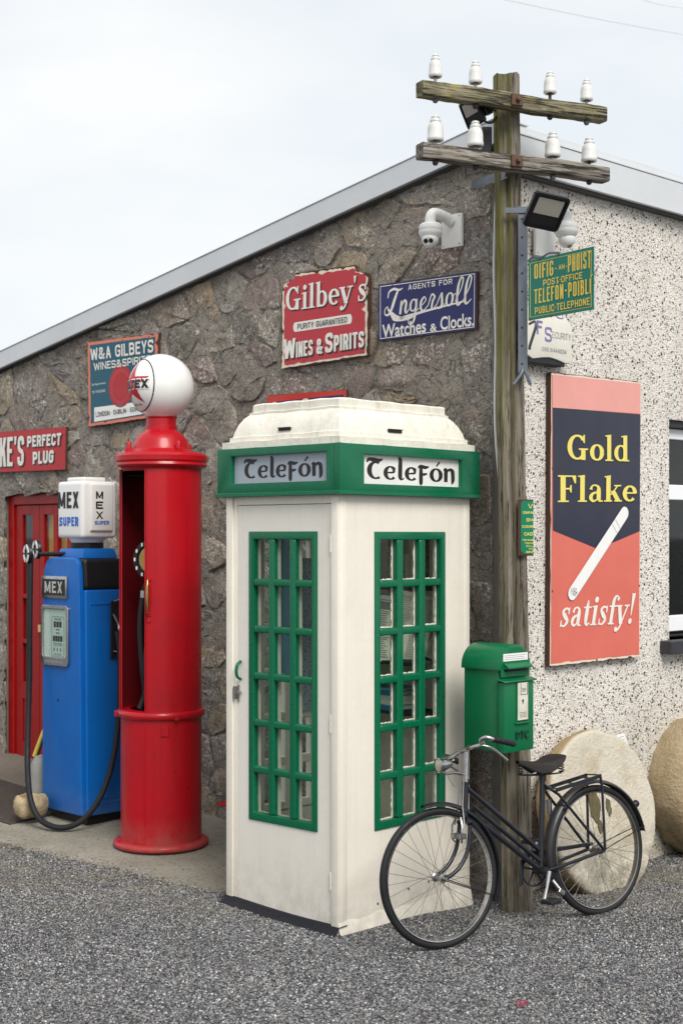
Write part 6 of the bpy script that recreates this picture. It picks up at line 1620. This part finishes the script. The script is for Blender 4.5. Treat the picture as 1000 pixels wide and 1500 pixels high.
g.v = [(x * (1 + .04 * math.sin(3 * math.atan2(y, x))), y * (1 + .04 * math.cos(2 * math.atan2(y, x))), z + .006 * math.sin(4 * math.atan2(y, x))) for x, y, z in g.v]; g.build('bowl', M['bowl'], r, smooth=50)
r = thing('stone_bollard', 'pale grey rounded stone standing behind the blue pump hose', 'bollard', Frame((-2.17, 10.52, .13), (1, 0, 0), (0, 1, 0)))
g = G(); g.lathe([(.0, 0), (.085, 0), (.088, .12), (.082, .24), (.070, .31), (.045, .355), (0, .37)], 22); g.build('stone', M['pale_stone'] if 'pale_stone' in M else paint('pale_grey_stone', (.30, .29, .27, 1), .85, .5, (.14, .13, .11, 1), .6, 9), r, smooth=50)
r = thing('yellow_hose', 'yellow and black strip leaning behind the blue pump', 'hose', Frame((-2.17, 10.62, .13), (1, 0, 0), (0, 1, 0)))
g = G(); g.tube(spl([(-.07, .0, .34), (-.01, .0, .50), (.05, .02, .64), (.09, .02, .80)]), .016, 8); g.build('tube', M['yellow_print'], r, smooth=60)
g = G(); g.tube(spl([(-.045, -.012, .34), (.01, -.012, .50), (.07, .01, .64)]), .008, 6); g.build('stripe', M['black'], r, smooth=60)
# red tap end glimpsed beside the kiosk
c = P3(331, 1176, 9.05)
r = thing('red_basket_rim', 'small bright red metal shelf edge glimpsed behind the left edge of the kiosk', 'shelf', Frame(c, -D1, D2))
g = G(); g.box(-.03, .14, -.05, .07, -.012, .008); g.box(.04, .06, -.03, .05, .008, .045); g.box(.075, .14, -.02, .04, .008, .06); g.build('rim', M['door_red'], r, bev=.003)
g = G(); g.box(.02, .05, .0, .30, -.03, -.0125); g.build('bracket', M['door_red'], r)

# ---------------------------------------------------------------- post box on the pole
PB = Frame((.866, 7.75, .923), D2, D1)
pb = thing('post_box', 'green round topped post box mounted on the wooden pole', 'post box', PB)
W_, Dp = .249, .289
g = G(); g.box(.0, W_, .0, .30, 0, .382); 
g = G(); g.box(.008, W_ - .004, .045, Dp, 0.0, .448); g.build('case', M['post_green'], pb, bev=.004, seg=2)
g = G(); hw = (W_ + .016) / 2; cxm = W_ / 2; arc = [(cxm + hw * math.cos(R(a)), .448 + hw * .93 * math.sin(R(a))) for a in range(0, 181, 9)]
arc = [(cxm + hw, .436)] + arc + [(cxm - hw, .436)]
g.prism(arc, .028, Dp + .008, 'xz'); g.build('hood', M['post_green'], pb, bev=.003, seg=2)
arc2 = [(cxm + hw * .91 * math.cos(R(a)), .448 + hw * .84 * math.sin(R(a))) for a in range(0, 181, 9)]
g = G(); g.prism([(cxm + hw * .91, .40)] + arc2 + [(cxm - hw * .91, .40)], .024, .03, 'xz'); g.build('front_plate', M['post_green'], pb, bev=.001)
g = G(); g.box(0, W_, 0, .05, -.004, .372); blk = g.build('door', M['post_green'], pb, bev=.005, seg=2)
g = G(); g.add([(-.012, -.016, .372), (W_ + .012, -.016, .372), (W_ + .012, .045, .382), (-.012, .045, .382), (-.012, -.016, .380), (W_ + .012, -.016, .380), (W_ + .012, .045, .394), (-.012, .045, .394)],
      [(0, 3, 2, 1), (4, 5, 6, 7), (0, 1, 5, 4), (1, 2, 6, 5), (2, 3, 7, 6), (3, 0, 4, 7)]); g.build('ledge', M['post_green'], pb, bev=.003)
g = G(); g.box(.035, W_ - .03, .018, .03, .428, .452); g.build('letter_slot', M['dark'], pb)
g = G(); g.add([(.022, .028, .476), (W_ - .018, .028, .476), (W_ - .018, -.012, .452), (.022, -.012, .452), (.022, .028, .470), (W_ - .018, .028, .470), (W_ - .018, -.012, .445), (.022, -.012, .445)],
      [(0, 1, 2, 3), (4, 7, 6, 5), (0, 4, 5, 1), (1, 5, 6, 2), (2, 6, 7, 3), (3, 7, 4, 0)]); g.add([(.022, .028, .476), (.022, -.012, .452), (.022, .028, .436), (.026, .028, .476), (.026, -.012, .452), (.026, .028, .436)], [(0, 1, 2), (3, 5, 4), (0, 3, 4, 1), (1, 4, 5, 2)]); g.build('slot_hood', M['post_green'], pb)
g = G(); g.box(.020, W_ - .022, .0225, .0238, .484, .524); lb = g.build('label', M['clean_white'], pb)
g = G(); 
for k in range(3): g.box(.03, W_ - .035 - .02 * (k % 2), .0221, .0226, .512 - k * .010, .5145 - k * .010)
g.build('label_print', M['grey_print'], lb)
px0, px1, pz0, pz1 = .105, .190, .165, .366
g = G(); g.box(px0 - .006, px1 + .006, -.006, .0, pz0 - .006, pz1 + .002); nf = g.build('notice_frame', M['post_green'], pb, bev=.002)
M['notice'] = paint('stained_notice_paper', (.66, .66, .58, 1), .35, .5, (.42, .24, .10, 1), .05, 12)
g = G(); g.box(px0, px1, -.0085, -.005, pz0, pz1); nt_ = g.build('notice', M['notice'], pb)
g = G()
for q in ((.128, .131, .30, .362), (.128, .186, .30, .3025), (.183, .186, .30, .362)): g.box(q[0], q[1], -.0095, -.0084, q[2], q[3])
for k in range(3): g.box(.138, .172, -.0092, -.0084, .318 + k * .007, .3205 + k * .007)
for k in range(4): g.box(.118, .178, -.0092, -.0084, .180 + k * .008, .182 + k * .008)
g.lathe([(0, .001), (.008, .001)], 10, o=(.146, -.0088, .268), ax=(1, 0, 0), ay=(0, 0, 1), az=(0, -1, 0)); g.box(.143, .149, -.0098, -.0088, .25, .266)
tag(g.build('notice_print', M['black_print'], nt_), kind='stuff')
g = G(); g.box(px0 - .02, px1 + .012, -.014, .0, pz0 - .020, pz0 - .010); g.build('notice_ledge', M['post_green'], pb, bev=.002)
for ch, a, b in (('p', .095, .128), ('7', .138, .158), ('C', .168, .198)):
    o = word(pb, ch, [(a, .105), (b, .105), (b, .062), (a, .062)], .004, M['post_dark'] if 'post_dark' in M else M['post_green'], bold=.03)
    m_ = o.modifiers.new('solid', 'SOLIDIFY'); m_.thickness = .006; m_.offset = 1
    o.data.materials.clear(); o.data.materials.append(M['black_green'] if 'black_green' in M else M.setdefault('black_green', paint('dark_green_raised_lettering', (.004, .05, .025, 1), .35, .2)))
g = G(); g.box(.09, .16, Dp - .01, Dp + .03, .06, .12) if 0 else g.obox((.15, .20, .25), (1, 0, 0), (0, 1, 0), (0, 0, 1), .11, .05, .12); g.build('mounting_block', M['black'], pb)

# ---------------------------------------------------------------- millstones
def millstone(name, label, c, tilt, rad, th, mat, seed, flat, hole=0, yaw=0):
    """c: foot of the stone in wall coordinates (x along, out, z); leans back against the pebbledash wall"""
    x = D2 * math.cos(R(yaw)) + D1 * math.sin(R(yaw)); n_ = V(-x.y, x.x, 0)         # n_ points into the wall
    o = FR.w(c[0], -c[1], c[2]); y = (n_ * math.cos(R(tilt)) - V(0, 0, 1) * math.sin(R(tilt)))
    fr = Frame(o, x, y)
    r = thing(name, label, 'millstone', fr)
    from mathutils import noise as mn
    rr = random.Random(seed); n = 96; ph = [rr.uniform(0, 6.28) for _ in range(8)]
    def rad_(a): return 1 + .016 * math.sin(2 * a + ph[0]) + .012 * math.sin(3 * a + ph[1]) + .008 * math.sin(7 * a + ph[2]) + .006 * math.sin(13 * a + ph[3])
    if flat: rings = [(.0, 0), (.12, 0), (.25, 0), (.38, 0), (.5, 0), (.62, 0), (.74, 0), (.85, 0), (.93, .0), (.965, .012), (.985, .06), (.995, .16), (1.0, .32), (1.0, .5), (.995, .7), (.98, .86), (.95, .97), (.85, 1), (0, 1)]
    else: rings = [(.0, -.02), (.12, -.03), (.25, -.03), (.38, -.02), (.5, -.03), (.62, -.02), (.74, .0), (.83, .02), (.90, .07), (.945, .14), (.975, .24), (.99, .36), (1, .48), (1, .6), (.985, .72), (.96, .84), (.90, .94), (.75, 1.0), (0, 1.0)]
    amp = .010 if flat else .045
    vs_ = []
    for k, (q, d) in enumerate(rings):
        for i in range(n):
            a = 2 * math.pi * i / n
            p = Vector((q * math.cos(a) * 2.1 + seed, d * 1.3, q * math.sin(a) * 2.1))
            nz = mn.noise(p) * .6 + mn.noise(p * 2.7) * .4 + mn.noise(p * 7) * .22 + abs(mn.noise(p * 4.3)) * -.3
            onrim = min(1, max(0, (d if flat else d + .3) * 3))
            f = rad * q * rad_(a) * (1 + nz * amp * (1.2 if not flat else 2.2) * onrim)
            yy = d * th + nz * amp * (1 if not flat else .45) * (1 if d < .9 else .2)
            vs_.append((f * math.cos(a), yy, rad * .985 + f * math.sin(a)))
    fs = [(k * n + i, k * n + (i + 1) % n, (k + 1) * n + (i + 1) % n, (k + 1) * n + i) for k in range(len(rings) - 1) for i in range(n)]
    g = G(); g.add(vs_, fs)
    g.build('stone', mat, r, smooth=40)
    if hole:
        M['mill_eye'] = paint('mossy_stone_hollow', (.09, .075, .035, 1), .9, .6, (.20, .16, .07, 1), .5, 20)
        for hx, hz, hr in ((hole[0], hole[1], hole[2]), (hole[0] + .13, hole[1] - .03, hole[2] * .5), (hole[0] + .02, hole[1] - .13, hole[2] * .45)):
            P_ = [(hx + hr * .6 * math.cos(t * .314) * rr.uniform(.75, 1.15), hz + hr * 1.2 * math.sin(t * .314) * rr.uniform(.8, 1.15)) for t in range(20)]
            shape2d(r, 'moss_stain', P_, .0065, M['mill_eye'], .012)
    return r
millstone('millstone', 'pale round millstone leaning on the wall behind the bicycle', (.63, .33, -.05), 11, .505, .13, M['mill_pale'], 4, True, (-.10, .56, .085), yaw=0)
millstone('millstone', 'thick ochre millstone at the right edge under the window', (1.86, .30, -.0), 5, .46, .34, M['mill_ochre'], 7, False)
cd = FR.on(911, 1087, .12)
r = thing('paper_label', 'small white printed card above the pale millstone', 'card', FR.at(cd[0], -.12, cd[1]))
g = G(); g.add([(-.065, 0, .05), (.02, 0, .055), (.062, 0, -.030), (-.03, 0, -.045)], [(0, 1, 2, 3)]); g.v += [(x, .002, z) for x, y, z in g.v[:4]]; g.f += [(4, 7, 6, 5), (0, 4, 5, 1), (1, 5, 6, 2), (2, 6, 7, 3), (3, 7, 4, 0)]; g.build('card', M['clean_white'], r)
g = G()
for k in range(4): g.add([(-.045 + k * .012, -.001, .032 - k * .018), (.012 + k * .011, -.001, .036 - k * .018), (.013 + k * .011, -.001, .033 - k * .018), (-.044 + k * .012, -.001, .029 - k * .018)], [(0, 1, 2, 3)])
g.build('print', M['grey_print'], r, smooth=0, fix=False)
g = G(); g.tube([(0, .002, 0), (0, .12, .0)], .002, 5); g.build('pin', M['steel'], r)

# ---------------------------------------------------------------- bicycle
TH = R(35.5); LEAN = R(6)
e_ = V(math.cos(TH), math.sin(TH), 0); n0 = V(-e_.y, e_.x, 0)
Zb = (n0 * math.sin(LEAN) + V(0, 0, 1) * math.cos(LEAN)); BF = Frame((.497, 7.30, .0), e_, Zb.cross(e_))
bk = thing('bicycle', 'old black rod brake roadster bicycle leaning by the wooden pole', 'bicycle', BF)
HX, ST = .225, R(-5.5)
def Sx(x, y, z):
    dx = x - HX; return (HX + dx * math.cos(ST) - y * math.sin(ST), dx * math.sin(ST) + y * math.cos(ST), z)
fx = V(math.cos(ST), math.sin(ST), 0); fy = V(-math.sin(ST), math.cos(ST), 0)
RW_ = .352
spoke_mesh = None
def wheel(c, ax, ay, rear):
    global spoke_mesh
    c = Vector(c)
    g = G(); g.torus(c, ax, (0, 0, 1), RW_ - .0185, .0185, 72, 10); o = g.build('wheel', M['rubber'], bk, smooth=70)
    g = G()
    for q in (-1, 1): g.torus(c + ay * q * .013, ax, (0, 0, 1), RW_ - .038, .0035, 72, 5)
    g.lathe([(RW_ - .040, -.013), (RW_ - .044, 0), (RW_ - .040, .013)], 72, o=c, ax=tuple(ax), ay=(0, 0, 1), az=tuple(ay))
    g.build('rim', M['chrome'] if not rear else M['steel'], o, smooth=60)
    g = G(); g.tube([c - ay * .065, c - ay * .055, c - ay * .035, c - ay * .033, c - ay * .028, c + ay * .028, c + ay * .033, c + ay * .035, c + ay * .055, c + ay * .065], [.007, .009, .012, .024, .014, .014, .024, .012, .009, .007], 12); g.build('hub', M['steel'], o)
    hubr = .022; n = 32 if not rear else 36
    if spoke_mesh is None:
        g = G(); g.tube([(0, 0, 0), (1, 0, 0)], 1.0, 4); spoke_mesh = g.mesh('spoke', M['spoke'], smooth=0)
    for k in range(n):
        a = 2 * math.pi * k / n; side = 1 if k % 2 else -1; b = a + (1 if (k // 2) % 2 else -1) * R(58)
        p0 = c + (ax * math.cos(b) + V(0, 0, 1) * math.sin(b)) * hubr + ay * side * .033
        p1 = c + (ax * math.cos(a) + V(0, 0, 1) * math.sin(a)) * (RW_ - .043)
        d = p1 - p0; L = d.length; d.normalize(); s_ = d.cross(ay).normalized(); u_ = s_.cross(d)
        m = Matrix(((d.x * L, s_.x * .0011, u_.x * .0011, p0.x), (d.y * L, s_.y * .0011, u_.y * .0011, p0.y), (d.z * L, s_.z * .0011, u_.z * .0011, p0.z), (0, 0, 0, 1)))
        sp = link('spoke', spoke_mesh, o); sp.matrix_local = m
    return o
FH = Vector(Sx(.035, 0, RW_)); RH = V(1.135, 0, RW_ + .006)
wheel(FH, fx, fy, False); wheel(RH, V(1, 0, 0), V(0, 1, 0), True)
def fender(c, ax, ay, a0, a1, r, w_, mat):
    g = G(); n = 40; vs_ = []; sec = [(-w_, -.012), (-w_ * .8, -.003), (-w_ * .4, .003), (0, .006), (w_ * .4, .003), (w_ * .8, -.003), (w_, -.012)]
    m = len(sec)
    for off in (0, -.002):
        for i in range(n + 1):
            a = R(a0 + (a1 - a0) * i / n)
            for y, d in sec: vs_.append(c + (ax * math.cos(a) + V(0, 0, 1) * math.sin(a)) * (r + d + off) + ay * y)
    N_ = (n + 1) * m; fs = []
    for s_ in (0, N_):
        fs += [(s_ + i * m + k, s_ + i * m + k + 1, s_ + (i + 1) * m + k + 1, s_ + (i + 1) * m + k) for i in range(n) for k in range(m - 1)]
    g.add(vs_, fs); return g.build('mudguard', mat, bk, smooth=60, fix=False)
fender(FH, fx, fy, 101, -26, .374, .027, M['bike']); fender(RH, V(1, 0, 0), V(0, 1, 0), 205, 9, .376, .030, M['fender'])
def tube(name, pts, r, mat=None, n=10, parent=None, smooth_pts=0):
    g = G(); g.tube(spl(pts, smooth_pts) if smooth_pts else pts, r, n); return g.build(name, mat or M['bike'], parent or bk, smooth=60)
HT, HB = (.236, 0, .815), (.212, 0, .655)
BB = (.712, 0, .302); ST_T = (.775, 0, .80)
frm = tube('frame', [HT, HB], .0175, n=14)
tube('head_lug', [(.238, 0, .83), (.236, 0, .80)], .021, parent=frm); tube('head_lug', [(.214, 0, .67), (.210, 0, .64)], .0215, parent=frm)
tube('top_tube', [(.238, 0, .785), (.708, 0, .412)], .0135, parent=frm)
tube('down_tube', [(.220, 0, .672), BB], .0150, parent=frm)
tube('pump_tube', [(.262, -.012, .690), (.700, -.012, .352)], .0125, parent=frm)
tube('seat_tube', [BB, ST_T], .0150, parent=frm)
tube('bottom_bracket', [(.712, -.045, .302), (.712, .045, .302)], .023, parent=frm)
for s_ in (-1, 1):
    tube('chain_stay', [(.725, s_ * .03, .302), (.80, s_ * .045, .310), (1.135, s_ * .058, RW_ + .006)], .0095, parent=frm)
    tube('seat_stay', [(.772, s_ * .016, .745), (.84, s_ * .045, .69), (1.135, s_ * .062, RW_ + .006)], .0082, parent=frm)
tube('seat_lug', [(.7735, 0, .765), (.7762, 0, .805)], .0195, parent=frm)
fk = tube('fork', [Sx(.212, -.047, .60), Sx(.200, -.050, .53), Sx(.176, -.052, .46), Sx(.130, -.052, .40), Sx(.075, -.052, .365), Sx(.035, -.050, .352)], .0105, smooth_pts=5)
tube('fork_blade', [Sx(.212, .047, .60), Sx(.200, .050, .53), Sx(.176, .052, .46), Sx(.130, .052, .40), Sx(.075, .052, .365), Sx(.035, .050, .352)], .0105, parent=fk, smooth_pts=5)
tube('fork_crown', [Sx(.212, -.050, .605), Sx(.212, -.03, .628), Sx(.212, .03, .628), Sx(.212, .050, .605)], .016, parent=fk); tube('steerer', [Sx(.214, 0, .62), Sx(.21, 0, .65)], .019, parent=fk)
stem = tube('stem', [(.238, 0, .82), (.258, 0, .975)], .0115, M['chrome']); tube('headset_nut', [(.2365, 0, .815), (.2385, 0, .842)], .021, M['chrome'], parent=stem)
# handlebar from measured points of the near side, mirrored to the far side
def bpt(px, py, out): x, z = BF.on(px, py, out); return (x, -out, z)
near = [(.262, 0, .985), (.245, -.06, .992), (.262, -.13, 1.010), bpt(703, 1085, .19), bpt(711, 1080, .23), bpt(722, 1083, .25), bpt(737, 1086, .26), bpt(753, 1090, .265)]
def mir(p): return (p[0], -p[1], p[2] - .0)
far = [bpt(668, 1105, -.08), bpt(656, 1110, -.15), bpt(650, 1110, -.20), bpt(652, 1109, -.24), bpt(660, 1111, -.26), bpt(671, 1116, -.27)]
full = far[::-1] + near
hb = tube('handlebar', full, .0115, M['chrome'], smooth_pts=4)
for s_ in (1, -1):
    gp = near[-3:] if s_ > 0 else far[-3:]
    g = G(); P_ = spl(gp, 8); g.tube(P_, [.0158 + .0016 * math.sin(i * 1.9) for i in range(len(P_))], 12); g.build('grip', M['rubber'], hb, smooth=60)
lev = [bpt(697, 1094, .15), bpt(706, 1092, .17), bpt(722, 1097, .20), bpt(743, 1114, .22)]
tube('brake_lever', lev, .006, M['chrome'], 8, hb, 5); tube('brake_lever', [bpt(664, 1113, -.12), bpt(657, 1119, -.17), bpt(664, 1126, -.21), bpt(672, 1130, -.22)], .006, M['chrome'], 8, hb, 5)
for s_ in (-.018, .018): tube('brake_rod', [(.225, s_, .965), (.205, s_, .80), (.190, s_, .70), (.176, s_ * 2.2, .60)], .004, M['steel'], 6, hb)
tube('brake_rod', [(.222, -.05, .975), (.222, .05, .975)], .005, M['steel'], 6, hb)
for s_ in (-1, 1): tube('brake_stirrup', [Sx(.176, s_ * .02, .64), Sx(.165, s_ * .045, .60), Sx(.158, s_ * .045, .53), Sx(.165, s_ * .03, .515)], .0055, M['chrome'], 6, fk)
for s_ in (-1, 1):
    g = G(); c = Sx(.170, s_ * .030, .545); g.obox(c, (0, 1, 0), (1, 0, 0), (0, 0, 1), .012, .022, .014); g.build('brake_block', M['steel'], fk, bev=.004)
# headlamp
lc = Vector(Sx(.085, -.03, .917)); ld = (-fx * .97 - fy * .24).normalized()
g = G(); g.lathe([(0, -.070), (.010, -.066), (.020, -.048), (.029, -.022), (.034, .008), (.0355, .030), (.038, .033), (.038, .041), (.034, .043)], 24, o=lc, ax=tuple(fy), ay=(0, 0, 1), az=tuple(ld)); hl = g.build('headlamp', M['chrome'], bk, smooth=50)
g = G(); g.lathe([(0, .046), (.02, .044), (.033, .039)], 20, o=lc, ax=tuple(fy), ay=(0, 0, 1), az=tuple(ld)); g.build('lens', M['lamp_lens'] if 'lamp_lens' in M else M.setdefault('lamp_lens', paint('headlamp_lens', (.42, .40, .30, 1), .12, .3, coat=.6)), hl)
tube('lamp_bracket', [Sx(.075, -.01, .885), Sx(.12, -.005, .868), Sx(.17, 0, .868), (.238, 0, .85)], .008, M['steel'], 8, hl, 4)
tube('bottle_dynamo_arm', [Sx(.10, -.03, .87), Sx(.14, -.035, .80)], .0035, M['steel'], 6, hl)
# saddle
secs = [(.602, .014, .892, .008), (.635, .022, .889, .022), (.68, .030, .881, .040), (.73, .046, .876, .058), (.78, .070, .879, .060), (.825, .090, .889, .045), (.862, .092, .899, .024), (.884, .080, .903, .010)]
g = G(); vs_ = []; m = 11
for x, hw_, z, dr_ in secs:
    for k in range(m):
        t = -1 + 2 * k / (m - 1); a = abs(t)
        y = hw_ * (math.sin(t * math.pi / 2)); zz = z - dr_ * (a ** 4) - .004 * a; vs_.append((x, y, zz))
n = len(secs)
vs_ += [(x, y * .9, z - .005) for x, y, z in vs_]
fs = [(i * m + k, i * m + k + 1, (i + 1) * m + k + 1, (i + 1) * m + k) for i in range(n - 1) for k in range(m - 1)]
fs += [tuple(q + n * m for q in f[::-1]) for f in fs]
g.add(vs_, fs); sad = g.build('saddle', M['leather'], bk, smooth=60, fix=False)
def coil(c, r, h, turns, rad=.0032):
    pts = [(c[0] + r * math.cos(t * 2 * math.pi * turns / 60), c[1] + r * math.sin(t * 2 * math.pi * turns / 60), c[2] + h * t / 60) for t in range(61)]
    g = G(); g.tube(pts, rad, 5); g.build('spring', M['steel'] if 0 else M['bike'], sad, smooth=60)
for s_ in (-1, 1): coil((.858, s_ * .060, .808), .015, .075, 5.5)
coil((.618, 0, .818), .013, .062, 5)
for s_ in (-1, 1): tube('seat_rail', [(.610, s_ * .010, .815), (.70, s_ * .022, .805), (.78, s_ * .03, .803), (.858, s_ * .06, .805)], .0045, M['bike'], 6, sad)
tube('seat_post', [(.775, 0, .79), (.781, 0, .835)], .0125, M['bike'], parent=sad); tube('seat_clamp', [(.779, -.04, .812), (.779, .04, .812)], .013, M['bike'], parent=sad)
# crank, chainwheel, pedals
tube('crank', [(.712, -.068, .302), (.680, -.074, .222), (.655, -.076, .165)], [.013, .009, .011], M['chrome'])
g = G(); g.obox((.655, -.125, .160), (1, 0, .1), (0, 1, 0), (0, 0, 1), .036, .044, .010); g.build('pedal', M['rubber'], bk, bev=.004)
tube('crank', [(.712, .068, .302), (.744, .074, .38), (.768, .076, .438)], [.013, .009, .011], M['chrome'])
g = G(); g.obox((.768, .125, .44), (1, 0, .1), (0, 1, 0), (0, 0, 1), .036, .044, .010); g.build('pedal', M['rubber'], bk, bev=.004)
g = G(); g.torus((.712, .052, .302), (1, 0, 0), (0, 0, 1), .086, .005, 44, 6)
for k in range(5): a = R(k * 72 + 20); g.tube([(.712, .052, .302), (.712 + .086 * math.cos(a), .052, .302 + .086 * math.sin(a))], .006, 5)
g.build('chainwheel', M['bike'], bk)
g = G(); g.prism([(.60, .225), (.62, .36), (.68, .405), (.80, .40), (1.16, .392), (1.16, .375), (.80, .375), (.70, .38), (.64, .34), (.625, .235)], .044, .060, 'xz'); g.build('chain_guard', M['bike'], bk, bev=.003)
g = G(); g.tube([(.72, .052, .390), (1.13, .052, RW_ + .04)], .004, 5); g.tube([(.72, .052, .216), (1.13, .052, RW_ - .03)], .004, 5); g.build('chain', M['steel'], bk)
tube('prop_stand', [(.765, -.03, .245), (.79, -.06, .19)], .010, M['chrome']); g = G(); g.obox((.79, -.065, .185), (1, 0, -.7), (0, 1, 0), (.7, 0, 1), .022, .008, .012); g.build('stand_foot', M['chrome'], bk, bev=.003)
# carrier
cr_ = G()
for y in (-.055, .055): cr_.obox((.985, y, .738), (.345, 0, .045), (0, 1, 0), (-.045, 0, .345), .175, .003, .010)
for x in (.84, .96, 1.08, 1.15): cr_.tube([(x, -.055, .719 + (x - .82) * .14), (x, .055, .719 + (x - .82) * .14)], .004, 6)
rack = cr_.build('carrier', M['bike'], bk)
tube('carrier_clamp', [(.776, 0, .735), (.83, 0, .725)], .008, parent=rack)
for s_ in (-1, 1): tube('carrier_leg', [(1.150, s_ * .056, .758), (1.155, s_ * .058, .70), (1.137, s_ * .064, RW_ + .01)], .0075, parent=rack)
g = G(); c = RH + V(math.cos(R(33)) * .392, -.0, math.sin(R(33)) * .392); g.lathe([(0, .02), (.018, .016), (.022, .0), (.018, -.016), (0, -.018)], 16, o=c, ax=(0, 1, 0), ay=(-.5, 0, .86), az=(.86, 0, .5)); g.build('rear_lamp', M['black'], bk)
for p, q in ((FH, 1), (RH, 0)):
    for s_ in (-1, 1):
        a = R(-22) if q else R(14); ax_ = fx if q else V(1, 0, 0); ay_ = fy if q else V(0, 1, 0)
        tube('mudguard_stay', [p + ay_ * s_ * .052, p + (ax_ * math.cos(a) + V(0, 0, 1) * math.sin(a)) * .372 + ay_ * s_ * .026], .0028, n=5)
g = G(); g.tube([(.842, .045, .66), (.848, .045, .58)], [.020, .016], 12); g.tube([(.848, .045, .59), (.85, .045, .56)], .010, 8); g.build('dynamo', M['steel'], bk)

# ---------------------------------------------------------------- loose chippings on the forecourt
def chippings():
    rr = np.random.RandomState(3)
    protos = []
    col = bpy.data.collections.new('chip_shapes')
    for k in range(5):
        g = G(); r_ = random.Random(k); 
        bm = bmesh.new(); bmesh.ops.create_icosphere(bm, subdivisions=1, radius=.5)
        for v in bm.verts: v.co = Vector((v.co.x * r_.uniform(.9, 1.5), v.co.y * r_.uniform(.7, 1.1), v.co.z * r_.uniform(.4, .8))) 
        me = bpy.data.meshes.new('chip'); bm.to_mesh(me); bm.free(); me.materials.append(M['chip'])
        o = bpy.data.objects.new('chip', me); col.objects.link(o)
    # carrier points: denser near the camera
    pts = []
    def inslab(x, y):
        d = V(x, y, 0) - V(K.x, K.y, 0); t = d.dot(D1); n_ = -d.dot(D2); return t > 1.07 and n_ < 1.2 + .123 * (t - 1.07)
    def inside(x, y):
        d = V(x, y, 0) - V(KF.o.x, KF.o.y, 0); a, b = d.dot(B2), d.dot(B1)
        if -.0 < a < A_ and -.0 < b < B_: return True
        if -.06 < a <= 0 and -.02 < b < B_ + .02: return True
        return (V(x, y, 0) - V(K.x, K.y, 0)).dot(D2) > -.01 and (V(x, y, 0) - V(K.x, K.y, 0)).dot(D1) < 1.3 or (V(x, y, 0) - V(K.x, K.y, 0)).dot(D1) < -.0 and (V(x, y, 0) - V(K.x, K.y, 0)).dot(D2) > 9
    y = 5.7; N_ = 330000
    X = rr.uniform(-3.0, 3.0, N_); Yv = rr.uniform(5.75, 11.5, N_)
    for x, y in zip(X, Yv):
        if abs(x) > y * .265 + .25: continue
        if y > 9.2 and rr.rand() < .35: continue
        if inslab(x, y): 
            tt, nn = (V(x, y, 0) - V(K.x, K.y, 0)).dot(D1), -(V(x, y, 0) - V(K.x, K.y, 0)).dot(D2)
            dd = 1.2 + .123 * (tt - 1.07) - nn
            if rr.rand() > .004 + .75 * math.exp(-dd / .035): continue
            pts.append((float(x), float(y), slabz(tt, nn) + .002)); continue
        d = V(x, y, 0) - V(K.x, K.y, 0)
        a, b = d.dot(D1), d.dot(D2)
        if b > -.0 and a > 0: continue           # behind the stone wall
        if a > 0 and b > 0: continue
        kd = V(x, y, 0) - V(KF.o.x, KF.o.y, 0); ka, kb = kd.dot(B2), kd.dot(B1)
        if -.005 < ka < A_ and -.03 < kb < B_: continue
        if -.05 < ka <= 0 and -.04 < kb < B_ + .03 and rr.rand() < .93: continue
        pts.append((float(x), float(y), gz(x, y) + .002))
    me = bpy.data.meshes.new('gravel'); me.from_pydata(pts, [], [])
    ob = bpy.data.objects.new('gravel', me); sc.collection.objects.link(ob); tag(ob, 'pale and dark grey chippings strewn over the forecourt', kind='stuff')
    me.materials.append(M['chip'])
    ng = bpy.data.node_groups.new('scatter_chips', 'GeometryNodeTree')
    ng.interface.new_socket('Geometry', in_out='INPUT', socket_type='NodeSocketGeometry'); ng.interface.new_socket('Geometry', in_out='OUTPUT', socket_type='NodeSocketGeometry')
    gi = ng.nodes.new('NodeGroupInput'); go = ng.nodes.new('NodeGroupOutput')
    ip = ng.nodes.new('GeometryNodeInstanceOnPoints'); ci = ng.nodes.new('GeometryNodeCollectionInfo'); ci.inputs['Collection'].default_value = col
    ci.inputs['Separate Children'].default_value = True; ci.inputs['Reset Children'].default_value = True
    rv = ng.nodes.new('FunctionNodeRandomValue'); rv.data_type = 'FLOAT_VECTOR'; rv.inputs[0].default_value = (-.7, -.7, 0); rv.inputs[1].default_value = (.7, .7, 6.28)
    rs = ng.nodes.new('FunctionNodeRandomValue'); rs.data_type = 'FLOAT'; rs.inputs[2].default_value = .005; rs.inputs[3].default_value = .0135
    m2p = ng.nodes.new('GeometryNodeMeshToPoints')
    ng.links.new(gi.outputs[0], m2p.inputs['Mesh']); ng.links.new(m2p.outputs[0], ip.inputs['Points'])
    ng.links.new(ci.outputs[0], ip.inputs['Instance']); ip.inputs['Pick Instance'].default_value = True
    ng.links.new(rv.outputs[0], ip.inputs['Rotation']); ng.links.new(rs.outputs[1], ip.inputs['Scale']); ng.links.new(ip.outputs[0], go.inputs[0])
    md = ob.modifiers.new('scatter', 'NODES'); md.node_group = ng
    return len(pts)
chippings()
g = G(); rr = random.Random(2)
for k in range(7): g.obox((.79 + rr.uniform(-.03, .03), 6.42 + rr.uniform(-.03, .03), .012 + k * .001), (rr.random(), rr.random(), 0.1), (-rr.random(), rr.random(), .1), (0, 0, 1), .008, .004, .001)
tag(g.build('flower_petals', M['pink'] if 'pink' in M else paint('crimson_petal', (.35, .01, .05, 1), .6), None), 'few crimson petals fallen on the gravel in front of the bicycle', 'petals')
